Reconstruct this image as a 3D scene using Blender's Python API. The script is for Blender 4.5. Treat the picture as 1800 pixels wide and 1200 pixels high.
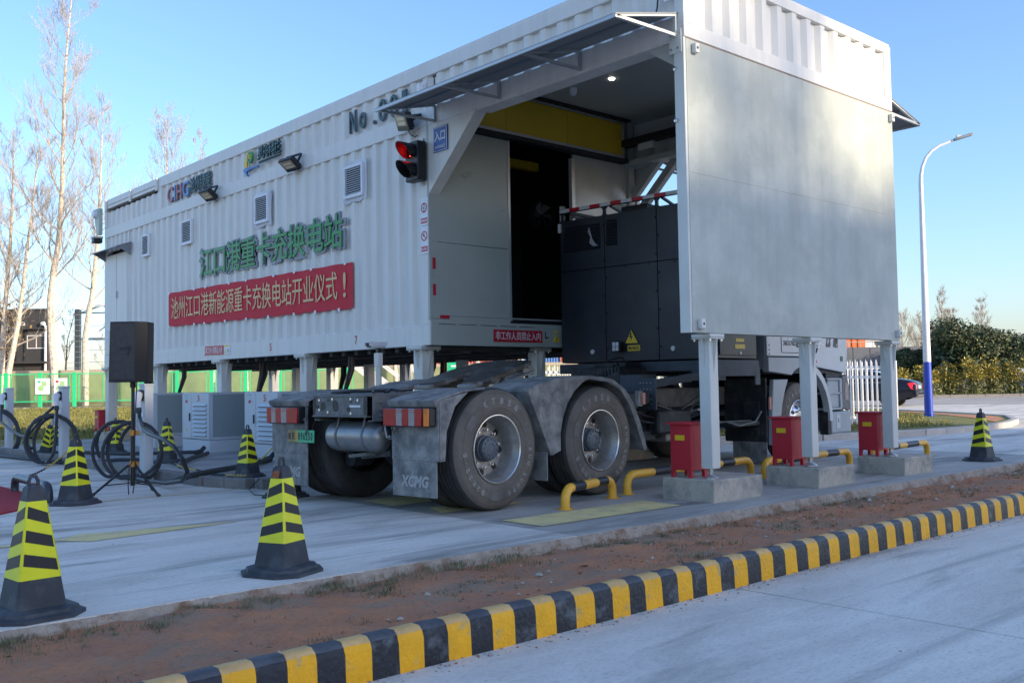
import bpy, math, random
from mathutils import Vector, Matrix, noise as mn
R=math.radians; PI=math.pi
S=bpy.context.scene
for o in list(bpy.data.objects): bpy.data.objects.remove(o)
C=S.collection
# ------------------------------------------------------------------ camera
cam_d=bpy.data.cameras.new('camera'); cam=bpy.data.objects.new('camera',cam_d); C.objects.link(cam)
cam_d.lens=33.93; cam_d.sensor_width=36; cam_d.clip_end=3000; cam_d.clip_start=.05
m=Matrix(((.746,-.018,-.666,0),(-.666,-.045,-.745,0),(-.016,.999,-.045,0),(0,0,0,1)))
q=m.to_quaternion(); cam.rotation_mode='QUATERNION'; cam.rotation_quaternion=q; cam.location=(0,0,1.1)
S.camera=cam
# ------------------------------------------------------------------ world, sun, exposure
SUN_EL=16.0; SUN_DIR=Vector((.30,-.95,0)).normalized()      # towards the sun, flat
W=bpy.data.worlds.new('World'); S.world=W; W.use_nodes=True
nt=W.node_tree; nt.nodes.clear()
sky=nt.nodes.new('ShaderNodeTexSky'); sky.sky_type='NISHITA'; sky.sun_disc=False
sky.sun_elevation=R(SUN_EL); sky.sun_rotation=math.atan2(SUN_DIR.x,SUN_DIR.y)
sky.air_density=1.1; sky.dust_density=1.2; sky.ozone_density=6.0; sky.altitude=0
bg=nt.nodes.new('ShaderNodeBackground'); bg.inputs['Strength'].default_value=.15
out=nt.nodes.new('ShaderNodeOutputWorld')
gm=nt.nodes.new('ShaderNodeGamma'); gm.inputs[1].default_value=1.0; tn=nt.nodes.new('ShaderNodeVectorMath'); tn.operation='MULTIPLY'; tn.inputs[1].default_value=(.90,.74,.68)
nt.links.new(sky.outputs[0],gm.inputs[0]); nt.links.new(gm.outputs[0],tn.inputs[0]); nt.links.new(tn.outputs[0],bg.inputs[0]); nt.links.new(bg.outputs[0],out.inputs[0])
sd=bpy.data.lights.new('sun','SUN'); sd.energy=2.0; sd.angle=R(1.5); sd.color=(1,.84,.58)
sun=bpy.data.objects.new('sun',sd); C.objects.link(sun)
dv=Vector((SUN_DIR.x*math.cos(R(SUN_EL)),SUN_DIR.y*math.cos(R(SUN_EL)),math.sin(R(SUN_EL))))
sun.rotation_euler=dv.to_track_quat('Z','Y').to_euler()
S.view_settings.view_transform='Standard'; S.view_settings.look='None'; S.view_settings.gamma=1
S.view_settings.use_curve_mapping=False; S.view_settings.exposure=1.78
S.render.engine='CYCLES'

# ------------------------------------------------------------------ materials
MATS={}
def mat(name,col,rough=.5,metal=0.,var=.12,vs=3.,bump=0.,bs=60.,col2=None,c2s=2.,c2a=.5,c2w=.12,stretch=None,emit=0,rvar=0.,streak=0.,spec=None):
    if name in MATS: return MATS[name]
    M=bpy.data.materials.new(name); M.use_nodes=True; n=M.node_tree; N=n.nodes; L=n.links
    b=N['Principled BSDF']; b.inputs['Roughness'].default_value=rough; b.inputs['Metallic'].default_value=metal
    if spec is not None: b.inputs['Specular IOR Level'].default_value=spec
    tc=N.new('ShaderNodeTexCoord'); v=tc.outputs['Object']
    if stretch:
        mp=N.new('ShaderNodeMapping'); mp.inputs['Scale'].default_value=stretch; L.new(v,mp.inputs[0]); v=mp.outputs[0]
    no=N.new('ShaderNodeTexNoise'); no.inputs['Scale'].default_value=vs; no.inputs['Detail'].default_value=6; no.inputs['Roughness'].default_value=.62; L.new(v,no.inputs['Vector'])
    mx=N.new('ShaderNodeMix'); mx.data_type='RGBA'
    mx.inputs[6].default_value=tuple(c*(1-var) for c in col)+(1,); mx.inputs[7].default_value=tuple(min(1,c*(1+var)) for c in col)+(1,)
    cr=N.new('ShaderNodeMapRange'); cr.inputs[1].default_value=.3; cr.inputs[2].default_value=.7; L.new(no.outputs[0],cr.inputs[0]); L.new(cr.outputs[0],mx.inputs[0])
    co=mx.outputs[2]
    if col2:
        n2=N.new('ShaderNodeTexNoise'); n2.inputs['Scale'].default_value=c2s; n2.inputs['Detail'].default_value=8; n2.inputs['Roughness'].default_value=.65; L.new(v,n2.inputs['Vector'])
        r2=N.new('ShaderNodeMapRange'); r2.inputs[1].default_value=c2a-c2w; r2.inputs[2].default_value=c2a+c2w; L.new(n2.outputs[0],r2.inputs[0])
        m2=N.new('ShaderNodeMix'); m2.data_type='RGBA'; L.new(co,m2.inputs[6]); m2.inputs[7].default_value=tuple(col2)+(1,); L.new(r2.outputs[0],m2.inputs[0]); co=m2.outputs[2]
    if streak:
        mp3=N.new('ShaderNodeMapping'); mp3.inputs['Scale'].default_value=(9,9,.7); L.new(tc.outputs['Object'],mp3.inputs[0])
        n3=N.new('ShaderNodeTexNoise'); n3.inputs['Scale'].default_value=1.; n3.inputs['Detail'].default_value=5; L.new(mp3.outputs[0],n3.inputs['Vector'])
        r3=N.new('ShaderNodeMapRange'); r3.inputs[1].default_value=.45; r3.inputs[2].default_value=.75; r3.inputs[3].default_value=0; r3.inputs[4].default_value=streak; L.new(n3.outputs[0],r3.inputs[0])
        m3=N.new('ShaderNodeMix'); m3.data_type='RGBA'; L.new(co,m3.inputs[6]); m3.inputs[7].default_value=tuple(c*.55 for c in col)+(1,); L.new(r3.outputs[0],m3.inputs[0]); co=m3.outputs[2]
    L.new(co,b.inputs['Base Color'])
    if rvar:
        rr=N.new('ShaderNodeMapRange'); rr.inputs[1].default_value=.35; rr.inputs[2].default_value=.65; rr.inputs[3].default_value=max(.05,rough-rvar); rr.inputs[4].default_value=min(1,rough+rvar); L.new(no.outputs[0],rr.inputs[0]); L.new(rr.outputs[0],b.inputs['Roughness'])
    if bump:
        nb=N.new('ShaderNodeTexNoise'); nb.inputs['Scale'].default_value=bs; nb.inputs['Detail'].default_value=6; L.new(v,nb.inputs['Vector'])
        bp=N.new('ShaderNodeBump'); bp.inputs['Strength'].default_value=min(1,bump); bp.inputs['Distance'].default_value=.02; L.new(nb.outputs[0],bp.inputs['Height']); L.new(bp.outputs[0],b.inputs['Normal'])
    if emit:
        b.inputs['Emission Color'].default_value=tuple(col)+(1,); b.inputs['Emission Strength'].default_value=emit
    MATS[name]=M; return M
WHITE=mat('painted_steel',(.70,.68,.64),.5,0,.06,1.3,.05,8,streak=.24,rvar=.08)
PANEL=mat('panel_paint',(.41,.435,.40),.62,0,.12,1.5,.22,1.6,rvar=.10,col2=(.53,.55,.50),c2s=1.7,c2a=.54,c2w=.12,streak=.20)  # paler blotches put the sheet's uneven reflections into its colour
CEIL=mat('ceiling_sheet',(.42,.44,.43),.5,0,.05,1.)
INNER=mat('inner_panel',(.40,.43,.40),.5,0,.06,1.2,col2=(.26,.28,.26),c2s=1.7,c2a=.66,c2w=.03)
LEG=mat('leg_paint',(.62,.62,.58),.45,0,.06,3.,.05,20,streak=.08)
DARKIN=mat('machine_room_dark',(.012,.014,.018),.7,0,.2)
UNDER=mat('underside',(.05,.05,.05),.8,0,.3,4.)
YEL=mat('yellow_sheet',(.55,.36,.015),.45,0,.08,2)
TRIM=mat('aluminium_trim',(.45,.46,.47),.4,.4,.05)
BLACK=mat('black_plastic',(.012,.013,.015),.45,0,.2,8)
RUB=mat('rubber',(.030,.028,.026),.75,0,.25,5,.2,60,col2=(.07,.068,.062),c2s=3,c2a=.55,c2w=.15)
SIDEW=mat('tyre_sidewall',(.085,.074,.062),.72,0,.25,6,.2,50,col2=(.16,.138,.112),c2s=2.6,c2a=.5,c2w=.18)
LETT=mat('tyre_letter',(.24,.24,.23),.7,0,.2,20)
STEELW=mat('wheel_steel',(.36,.35,.33),.38,.55,.15,9,col2=(.22,.2,.17),c2s=5,c2a=.58,c2w=.1)
CHROME=mat('bright_rim',(.62,.62,.62),.25,.8,.05)
HUBG=mat('hub_grey',(.10,.12,.14),.5,.2,.2,9)
DUST=mat('dusty_plastic',(.125,.125,.125),.75,0,.25,5,.1,50,col2=(.30,.295,.28),c2s=7,c2a=.52,c2w=.14,streak=.35)
CHAS=mat('dusty_chassis',(.13,.13,.125),.6,.1,.3,7,.15,40,col2=(.17,.18,.19),c2s=9,c2a=.55,c2w=.1)
CHASD=mat('chassis_dark',(.02,.024,.03),.6,.1,.4,6,.2,40,col2=(.06,.06,.055),c2s=6,c2a=.6,c2w=.1)
NAVY=mat('battery_panel',(.014,.017,.026),.42,0,.2,1.6,.05,300,rvar=.06,col2=(.022,.026,.036),c2s=2,c2a=.55,c2w=.1)
NAVYD=mat('battery_seam',(.005,.007,.01),.6)
CABW=mat('cab_paint',(.50,.54,.57),.3,0,.06,2,rvar=.05)
CABG=mat('cab_trim_grey',(.33,.37,.40),.45,0,.08,3)
GLASS=mat('dark_glass',(.02,.025,.03),.06,0,.05)
RED=mat('red_paint',(.48,.02,.035),.5,0,.1,4,.1,80)
BAN=mat('banner_cloth',(.58,.010,.030),.7,0,.07,2,.15,3)
GOLD=mat('banner_gold',(.72,.50,.25),.6,0,.05)
SIGR=mat('sign_red',(.50,.012,.03),.4,0,.05)
SIGW=mat('sign_white',(.72,.73,.76),.45,0,.05)
SIGB=mat('sign_blue',(.02,.06,.28),.35,0,.05)
SIGY=mat('sign_yellow',(.75,.50,.02),.4,0,.05)
GREENC=mat('green_letter',(.02,.24,.055),.45,0,.15,4)
GREYC=mat('letter_back_grey',(.20,.22,.25),.45,0,.1,3)
TEALC=mat('teal_letter',(.015,.06,.06),.4,0,.1)
BLUEC=mat('letter_blue',(.05,.16,.42),.4)
LRED=mat('tail_lens_red',(.34,.004,.008),.18,0,.15,14)
LWHT=mat('tail_lens_clear',(.29,.26,.26),.2,0,.15,20)
LORG=mat('side_lens_orange',(.75,.20,.01),.3)
LPNK=mat('marker_faded',(.55,.22,.18),.4)
REFW=mat('reflector_white',(.62,.63,.66),.35,0,.1,30)
PLG=mat('plate_green',(.06,.42,.22),.4,0,.1)
PLY=mat('plate_dusty_yellow',(.30,.22,.10),.6,0,.2,20)
SILVER=mat('air_tank_paint',(.24,.25,.26),.35,.6,.15,6,col2=(.32,.31,.29),c2s=5,c2a=.55,c2w=.12)
CYL=mat('cone_yellow',(.74,.74,.015),.4,0,.08,6)
CBK=mat('cone_stripe_black',(.012,.012,.015),.45,0,.3,8)
CRB=mat('cone_rubber',(.035,.042,.052),.65,0,.25,6,.1,50,col2=(.09,.10,.11),c2s=5,c2a=.6,c2w=.1)
PYEL=mat('pipe_yellow',(.80,.42,.04),.38,0,.12,6,col2=(.35,.2,.06),c2s=14,c2a=.68,c2w=.04)
PBLK=mat('pipe_black',(.015,.017,.022),.4,0,.1,6)
CONB=mat('block_concrete',(.48,.43,.35),.85,0,.15,6,.5,30,col2=(.20,.20,.19),c2s=3.5,c2a=.58,c2w=.12)
GRASSB=mat('grass_blade',(.20,.19,.05),.7,0,.4,3)
TUFT=mat('tuft_blade',(.17,.165,.085),.7,0,.4,6)
BARK=mat('pale_bark',(.58,.50,.42),.85,0,.25,4,col2=(.20,.15,.11),c2s=6,c2a=.6,c2w=.1)
BARK2=mat('twig_bark',(.40,.345,.29),.85,0,.2,4)
BARKD=mat('dead_bark',(.07,.045,.04),.85,0,.2,4)
LEAFD=mat('evergreen_leaf',(.05,.075,.035),.6,0,.45,.6)
LEAFD2=mat('evergreen_leaf_pale',(.12,.13,.06),.6,0,.45,.6)
LEAFY=mat('hedge_leaf_yellow',(.38,.29,.03),.6,0,.4,.8)
LEAFG=mat('hedge_leaf_green',(.15,.155,.04),.6,0,.4,.8)
LEAFB=mat('dry_leaf',(.32,.20,.08),.7,0,.3,9)
CABLE=mat('cable_black',(.016,.018,.022),.45,0,.2,9)
HOSE=mat('hose_dusty',(.03,.036,.045),.6,0,.2,9)
WARMC=mat('cable_brown',(.10,.03,.02),.5,0,.2,9)
GUNW=mat('connector_white',(.62,.64,.68),.35)
CABI=mat('cabinet_paint',(.47,.52,.57),.45,0,.04,2)
CABS=mat('cabinet_side',(.24,.30,.32),.5,0,.05,2)  # darker copy of the cabinet paint, side shade put into the colour
LAMPW=mat('lamp_post_white',(.72,.72,.74),.35)
LAMPB=mat('lamp_post_blue',(.01,.05,.42),.35)
FGRN=mat('fence_green',(.03,.55,.22),.45,0,.05)
FWALL=mat('wall_plaster_green',(.30,.33,.17),.9,0,.12,.6,col2=(.20,.21,.13),c2s=.5,c2a=.58,c2w=.15)
FCAP=mat('wall_cap',(.42,.36,.28),.9)
WFEN=mat('white_fence',(.78,.78,.80),.4)
GREYB=mat('dark_render',(.045,.043,.045),.8,0,.1,1)
CARB=mat('car_paint',(.018,.018,.026),.12,.2,.05)
CARTL=mat('car_lamp_red',(.55,.01,.02),.2,emit=.25)
EXTL=mat('signal_red_light',(1,.03,.01),.3,emit=6)
CLIGHT=mat('ceiling_lamp_light',(1,.95,.85),.3,emit=4)
SIGRD=mat('signal_visor_inside',(.16,.004,.01),.5)  # red glow of the lit lens put into the visor colour
ORB=mat('orange_cladding',(.55,.14,.04),.7,0,.1,.4)
ASPH=mat('gravel_road',(.22,.20,.18),.9,0,.1,.5)
CARPET=mat('red_carpet',(.36,.015,.03),.95,0,.1,6,.3,200)

def concrete(name,base,lo,hi,stain,sc=1.,rust=True,groove=0.,dust=None):
    M=bpy.data.materials.new(name); M.use_nodes=True; n=M.node_tree; N=n.nodes; L=n.links; b=N['Principled BSDF']
    tc=N.new('ShaderNodeNewGeometry'); v=tc.outputs['Position']
    def noise(scale,st,det=8,ro=.65,dist=0):
        mp=N.new('ShaderNodeMapping'); mp.inputs['Scale'].default_value=st; mp.inputs['Rotation'].default_value=(0,0,R(6)); L.new(v,mp.inputs[0])
        t=N.new('ShaderNodeTexNoise'); t.inputs['Scale'].default_value=scale; t.inputs['Detail'].default_value=det; t.inputs['Roughness'].default_value=ro; t.inputs['Distortion'].default_value=dist; L.new(mp.outputs[0],t.inputs['Vector']); return t.outputs[0]
    def rng(s,a,c,d=0,e=1):
        r=N.new('ShaderNodeMapRange'); r.inputs[1].default_value=a; r.inputs[2].default_value=c; r.inputs[3].default_value=d; r.inputs[4].default_value=e; L.new(s,r.inputs[0]); return r.outputs[0]
    def mix(a,c,f):
        mx=N.new('ShaderNodeMix'); mx.data_type='RGBA'
        for i,x in ((6,a),(7,c)):
            if isinstance(x,tuple): mx.inputs[i].default_value=x+(1,)
            else: L.new(x,mx.inputs[i])
        L.new(f,mx.inputs[0]); return mx.outputs[2]
    c=mix(lo,hi,rng(noise(1.1*sc,(.35,1.3,1),9,.7,.6),.34,.66))
    c=mix(c,hi,rng(noise(3.2*sc,(.25,1.7,1),8,.7,.8),.5,.68,0,.75))
    c=mix(c,stain,rng(noise(.8*sc,(.3,2.0,1),8,.68,1.),.52,.64,0,.8)); c=mix(c,stain,rng(noise(1.0,(.05,3.2,1),6,.6,.25),.60,.68,0,.55)); c=mix(c,tuple(x*.4 for x in base),rng(noise(55,(1,1,1),2,.5),.72,.76,0,.6))
    c=mix(c,tuple(x*.55 for x in base),rng(noise(75,(.35,1,1),3,.8),.50,.68,0,.45)); c=mix(c,tuple(min(.9,x*1.6) for x in base),rng(noise(95,(1,1,1),2,.8),.60,.72,0,.4))
    if rust: c=mix(c,(.22,.11,.07),rng(noise(2.7,(.6,2.2,1),8,.7),.655,.70,0,.75))
    if dust: c=mix(c,dust,rng(noise(.5,(1,1,1),4,.6),.55,.7,0,.6))
    L.new(c,b.inputs['Base Color'])
    L.new(rng(noise(2.,(.4,1.5,1)),.3,.7,.55,.9),b.inputs['Roughness'])
    bp=N.new('ShaderNodeBump'); bp.inputs['Strength'].default_value=.55; bp.inputs['Distance'].default_value=.006; L.new(noise(38,(.6,1.6,1),6,.75),bp.inputs['Height'])
    if groove:
        wv=N.new('ShaderNodeTexWave'); wv.bands_direction='X'; wv.inputs['Scale'].default_value=9; wv.inputs['Distortion'].default_value=1.2; wv.inputs['Detail'].default_value=2; wv.inputs['Detail Scale'].default_value=2; L.new(v,wv.inputs[0])
        b2=N.new('ShaderNodeBump'); b2.inputs['Distance'].default_value=.004
        L.new(rng(noise(.7,(1,1,1),3),.45,.62,0,groove),b2.inputs['Strength'])
        L.new(wv.outputs[0],b2.inputs['Height']); L.new(bp.outputs[0],b2.inputs['Normal']); L.new(b2.outputs[0],b.inputs['Normal'])
    else: L.new(bp.outputs[0],b.inputs['Normal'])
    MATS[name]=M; return M
SLAB=concrete('apron_concrete',(.60,.55,.48),(.52,.475,.415),(.80,.74,.65),(.22,.205,.18),1.,True,.9)
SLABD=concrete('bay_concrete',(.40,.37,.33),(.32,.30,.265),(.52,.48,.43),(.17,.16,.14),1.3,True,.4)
ROADC=concrete('road_concrete',(.66,.60,.52),(.60,.545,.475),(.84,.78,.69),(.34,.315,.28),1.,True,0)
ROADF=concrete('far_road_concrete',(.40,.36,.30),(.33,.29,.25),(.47,.43,.38),(.25,.22,.20),.5,False,0)
PLATC=concrete('platform_concrete',(.34,.33,.31),(.26,.25,.235),(.42,.41,.40),(.10,.10,.095),1.5,False,0)

def soilmat(name,a,bb,c3,g,rock=.6,amt=.6):
    M=bpy.data.materials.new(name); M.use_nodes=True; n=M.node_tree; N=n.nodes; L=n.links; b=N['Principled BSDF']; b.inputs['Roughness'].default_value=.95
    v=N.new('ShaderNodeNewGeometry').outputs['Position']
    def noise(s,d=8,ro=.65):
        t=N.new('ShaderNodeTexNoise'); t.inputs['Scale'].default_value=s; t.inputs['Detail'].default_value=d; t.inputs['Roughness'].default_value=ro; L.new(v,t.inputs['Vector']); return t.outputs[0]
    def ramp(s,lo,hi,x=1.):
        r=N.new('ShaderNodeMapRange'); r.inputs[1].default_value=lo; r.inputs[2].default_value=hi; r.inputs[4].default_value=x; L.new(s,r.inputs[0]); return r.outputs[0]
    def mix(p,q_,f):
        mx=N.new('ShaderNodeMix'); mx.data_type='RGBA'
        for i,x in ((6,p),(7,q_)):
            if isinstance(x,tuple): mx.inputs[i].default_value=x+(1,)
            else: L.new(x,mx.inputs[i])
        L.new(f,mx.inputs[0]); return mx.outputs[2]
    c=mix(a,bb,ramp(noise(2.2),.38,.62)); c=mix(c,c3,ramp(noise(7.),.5,.7,.7)); c=mix(c,g,ramp(noise(1.3,9,.7),.5,.6,amt))
    c=mix(c,tuple(x*.5 for x in a),ramp(noise(40.,5,.7),.5,.7,.5)); L.new(c,b.inputs['Base Color'])
    bp=N.new('ShaderNodeBump'); bp.inputs['Strength'].default_value=.8; bp.inputs['Distance'].default_value=.03; L.new(noise(22.,8,.75),bp.inputs['Height']); L.new(bp.outputs[0],b.inputs['Normal'])
    MATS[name]=M; return M
SOIL=soilmat('red_soil',(.46,.21,.115),(.64,.26,.115),(.40,.25,.16),(.28,.25,.18),amt=.6)
GRND=soilmat('lawn_ground',(.24,.20,.06),(.34,.26,.09),(.16,.16,.05),(.10,.085,.05))
LAWN=soilmat('island_ground',(.17,.17,.045),(.24,.23,.06),(.11,.13,.04),(.11,.08,.05))

# ------------------------------------------------------------------ mesh building
FX=Matrix(((0,0,-1,0),(-1,0,0,0),(0,1,0,0),(0,0,0,1)))    # drawing plane facing -x
FY=Matrix(((1,0,0,0),(0,0,-1,0),(0,1,0,0),(0,0,0,1)))     # drawing plane facing -y
class MB:
    def __init__(s): s.v=[]; s.f=[]; s.m=[]
    def add(s,vs,fs,mi=0):
        k=len(s.v); s.v+=[tuple(x) for x in vs]; s.f+=[tuple(i+k for i in f) for f in fs]; s.m+=[mi]*len(fs); return s
    def box(s,x0,x1,y0,y1,z0,z1,mi=0):
        if x0>x1:x0,x1=x1,x0
        if y0>y1:y0,y1=y1,y0
        if z0>z1:z0,z1=z1,z0
        return s.add([(x0,y0,z0),(x1,y0,z0),(x1,y1,z0),(x0,y1,z0),(x0,y0,z1),(x1,y0,z1),(x1,y1,z1),(x0,y1,z1)],
          [(0,3,2,1),(4,5,6,7),(0,1,5,4),(1,2,6,5),(2,3,7,6),(3,0,4,7)],mi)
    def bar(s,p,q,w,h,mi=0,up=(0,0,1)):
        p=Vector(p);q=Vector(q);d=(q-p).normalized();up=Vector(up)
        if abs(d.dot(up))>.98: up=Vector((1,0,0))
        a=d.cross(up).normalized()*(w/2); b=a.cross(d).normalized()*(h/2)
        vs=[p-a-b,p+a-b,p+a+b,p-a+b,q-a-b,q+a-b,q+a+b,q-a+b]
        return s.add(vs,[(0,3,2,1),(4,5,6,7),(0,1,5,4),(1,2,6,5),(2,3,7,6),(3,0,4,7)][::1],mi)
    def prism(s,poly,a,b,ax='y',mi=0):
        def P(p,t):
            if ax=='y': return (p[0],t,p[1])
            if ax=='x': return (t,p[0],p[1])
            return (p[0],p[1],t)
        n=len(poly); vs=[P(p,a) for p in poly]+[P(p,b) for p in poly]
        fs=[tuple(range(n-1,-1,-1)),tuple(range(n,2*n))]+[(i,(i+1)%n,(i+1)%n+n,i+n) for i in range(n)]
        return s.add(vs,fs,mi)
    def tube(s,pts,r,n=8,mi=0,cap=True):
        pts=[Vector(p) for p in pts]; rs=r if isinstance(r,(list,tuple)) else [r]*len(pts); vs=[];prev=None
        for i,p in enumerate(pts):
            d=(pts[min(i+1,len(pts)-1)]-pts[max(i-1,0)])
            d=d.normalized() if d.length>1e-9 else Vector((0,0,1))
            if prev is None:
                a=d.cross(Vector((0,0,1))); 
                if a.length<.05: a=d.cross(Vector((1,0,0)))
            else: a=prev-d*prev.dot(d)
            a.normalize(); prev=a; b=d.cross(a)
            vs+=[p+(a*math.cos(2*PI*k/n)+b*math.sin(2*PI*k/n))*rs[i] for k in range(n)]
        fs=[(i*n+k,i*n+(k+1)%n,(i+1)*n+(k+1)%n,(i+1)*n+k) for i in range(len(pts)-1) for k in range(n)]
        if cap: fs+=[tuple(range(n-1,-1,-1)),tuple(range((len(pts)-1)*n,len(pts)*n))]
        return s.add(vs,fs,mi)
    def lathe(s,prof,n=32,ax='y',c=(0,0,0),mi=0,mis=None,a0=0,a1=2*PI):
        full=abs(a1-a0-2*PI)<1e-6; m_=n if full else n+1; vs=[]
        for (r,t) in prof:
            for k in range(m_):
                a=a0+(a1-a0)*k/n
                if ax=='y': vs.append((c[0]+r*math.cos(a),c[1]+t,c[2]+r*math.sin(a)))
                elif ax=='z': vs.append((c[0]+r*math.cos(a),c[1]+r*math.sin(a),c[2]+t))
                else: vs.append((c[0]+t,c[1]+r*math.cos(a),c[2]+r*math.sin(a)))
        for i in range(len(prof)-1):
            fs=[(i*m_+k,i*m_+(k+1)%m_,(i+1)*m_+(k+1)%m_,(i+1)*m_+k) for k in range(n)]
            k0=len(s.v) if i==0 else k0
            if i==0: s.v+=vs
            s.f+=[tuple(x+k0 for x in f) for f in fs]; s.m+=[(mis[i] if mis else mi)]*len(fs)
        return s
    def build(s,name,mats,parent=None,world=True,smooth=True,bevel=0,loc=None,angle=35):
        off=Vector((0,0,0))
        if loc is not None: off=Vector(loc)
        elif parent is not None and world: off=wloc(parent)
        me=bpy.data.meshes.new(name); me.from_pydata([tuple(Vector(v)-off) for v in s.v] if off.length else s.v,[],s.f)
        if not isinstance(mats,(list,tuple)): mats=[mats]
        for x in mats: me.materials.append(x)
        me.polygons.foreach_set('material_index',s.m)
        import bmesh
        bm=bmesh.new(); bm.from_mesh(me); bmesh.ops.recalc_face_normals(bm,faces=bm.faces) if len(bm.faces)<60000 else None; bm.to_mesh(me); bm.free()
        if smooth:
            me.polygons.foreach_set('use_smooth',[True]*len(me.polygons)); me.set_sharp_from_angle(angle=R(angle))
        o=bpy.data.objects.new(name,me); C.objects.link(o)
        if parent is not None: o.parent=parent
        if loc is not None: o.location=loc
        if bevel:
            b=o.modifiers.new('bevel','BEVEL'); b.width=bevel; b.segments=2; b.limit_method='ANGLE'; b.angle_limit=R(40); b.harden_normals=False
        return o
def wloc(o):
    l=Vector((0,0,0)); 
    while o is not None: l+=o.location; o=o.parent
    return l
def tag(o,label=None,cat=None,group=None,kind=None):
    if label:o['label']=label
    if cat:o['category']=cat
    if group:o['group']=group
    if kind:o['kind']=kind
    return o
def thing(name,label,cat,loc=(0,0,0),rz=0,group=None):
    o=bpy.data.objects.new(name,None); C.objects.link(o); o.location=loc; o.rotation_euler=(0,0,rz); o.empty_display_size=.2
    return tag(o,label,cat,group)
def kids(o): return [x for x in bpy.data.objects if x.parent==o]
def copy_tree(o,parent=None):
    c=o.copy(); C.objects.link(c); c.parent=parent
    for ch in kids(o): copy_tree(ch,c)
    return c
def dup(o,loc,rz=None,label=None,sc=None):
    c=copy_tree(o); c.location=loc
    if rz is not None: c.rotation_euler=(0,0,rz)
    if label: c['label']=label
    if sc: c.scale=sc
    return c
def text_mesh(s,offset=0.,extrude=.01,res=3,shear=0):
    cu=bpy.data.curves.new('t','FONT'); cu.body=s; cu.extrude=extrude; cu.offset=offset; cu.resolution_u=res; cu.shear=shear
    o=bpy.data.objects.new('t',cu); C.objects.link(o)
    dg=bpy.context.evaluated_depsgraph_get(); me=bpy.data.meshes.new_from_object(o.evaluated_get(dg))
    bpy.data.objects.remove(o); bpy.data.curves.remove(cu); return me
_ref=text_mesh('国'); _x=[v.co.x for v in _ref.vertices]; _y=[v.co.y for v in _ref.vertices]
RX0,RX1,RY0,RY1=min(_x),max(_x),min(_y),max(_y)
def glyph(name,ch,frame,pos,w,h,d,mt,parent,offset=0.,fit=False,world=True,shear=0,rot=0):
    """one drawn string, centred at pos on a plane frame; cell w x h"""
    me=text_mesh(ch,offset,1.,3,shear); me.name=name
    if fit or not me.vertices:
        xs=[v.co.x for v in me.vertices]; ys=[v.co.y for v in me.vertices]; x0,x1,y0,y1=min(xs),max(xs),min(ys),max(ys)
    else: x0,x1,y0,y1=RX0,RX1,RY0,RY1
    M=frame.to_3x3()
    off=Vector(pos)-(wloc(parent) if (parent is not None and world) else Vector((0,0,0)))
    rm=Matrix.Rotation(rot,3,'Z')
    for v in me.vertices:
        p=Vector(((v.co.x-(x0+x1)/2)*w/(x1-x0),(v.co.y-(y0+y1)/2)*h/(y1-y0),v.co.z*d/2))
        v.co=M@(rm@p)+off
    me.materials.clear(); me.materials.append(mt)
    o=bpy.data.objects.new(name,me); C.objects.link(o); o.parent=parent; return o
def row(name,chars,frame,p0,p1,h,d,mt,parent,offset=0.,wf=.88,world=True,w0=None,w1=None):
    """characters spread evenly from p0 to p1"""
    p0=Vector(p0);p1=Vector(p1);n=len(chars);L_=(p1-p0).length/n
    for i,ch in enumerate(chars):
        if ch==' ': continue
        glyph(name,ch,frame,p0+(p1-p0)*((i+.5)/n),L_*wf,h,d,mt,parent,offset,world=world)
def join_row(name,chars,frame,p0,p1,h,d,mt,parent,offset=0.,wf=.85,world=True):
    p0=Vector(p0);p1=Vector(p1)
    return glyph(name,chars,frame,(p0+p1)/2,(p1-p0).length,h,d,mt,parent,offset,fit=True,world=world)
def G(s,d,z=0.):                                  # the ground beyond runs on a second, diagonal grid
    return Vector((d*.666+s*.746,d*.745-s*.666,z))
GR=math.atan2(-.666,.746)
rnd=random.Random(7)

# ================================================================== SETTING
def sheet(name,poly,z,mt,kind='structure',parent=None,label=None):
    mb=MB(); mb.add([(p[0],p[1],z) for p in poly],[tuple(range(len(poly)))]); o=mb.build(name,mt,parent,smooth=False)
    if kind: o['kind']=kind
    if label:o['label']=label
    return o
sheet('ground',[(-900,-900),(900,-900),(900,900),(-900,900)],-.17,GRND)
# near road (0.15 lower than the apron) in two concrete bays with a sawn joint
rd=thing('road',None,None); rd['kind']='structure'
for a,b in ((-30,4.93),(4.945,40)):
    MB().box(a,b,-14,3.545,-.30,-.15).build('road_slab',ROADC,rd,smooth=False)
MB().box(4.9,4.99,-14,3.54,-.29,-.158).build('joint_filler',CHASD,rd,smooth=False)
# apron
ap=thing('concrete_apron',None,None); ap['kind']='structure'
def slab(x0,x1,y0,y1,z,mt,parent,th=.16,name='slab'):
    return MB().box(x0,x1,y0,y1,z-th,z).build(name,mt,parent,smooth=False)
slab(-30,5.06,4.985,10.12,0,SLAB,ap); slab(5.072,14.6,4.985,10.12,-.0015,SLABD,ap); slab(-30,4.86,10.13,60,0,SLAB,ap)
slab(14.61,60,4.985,26,-.001,SLAB,ap); slab(7.0,14.6,10.2,24,-.004,SLABD,ap)
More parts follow.
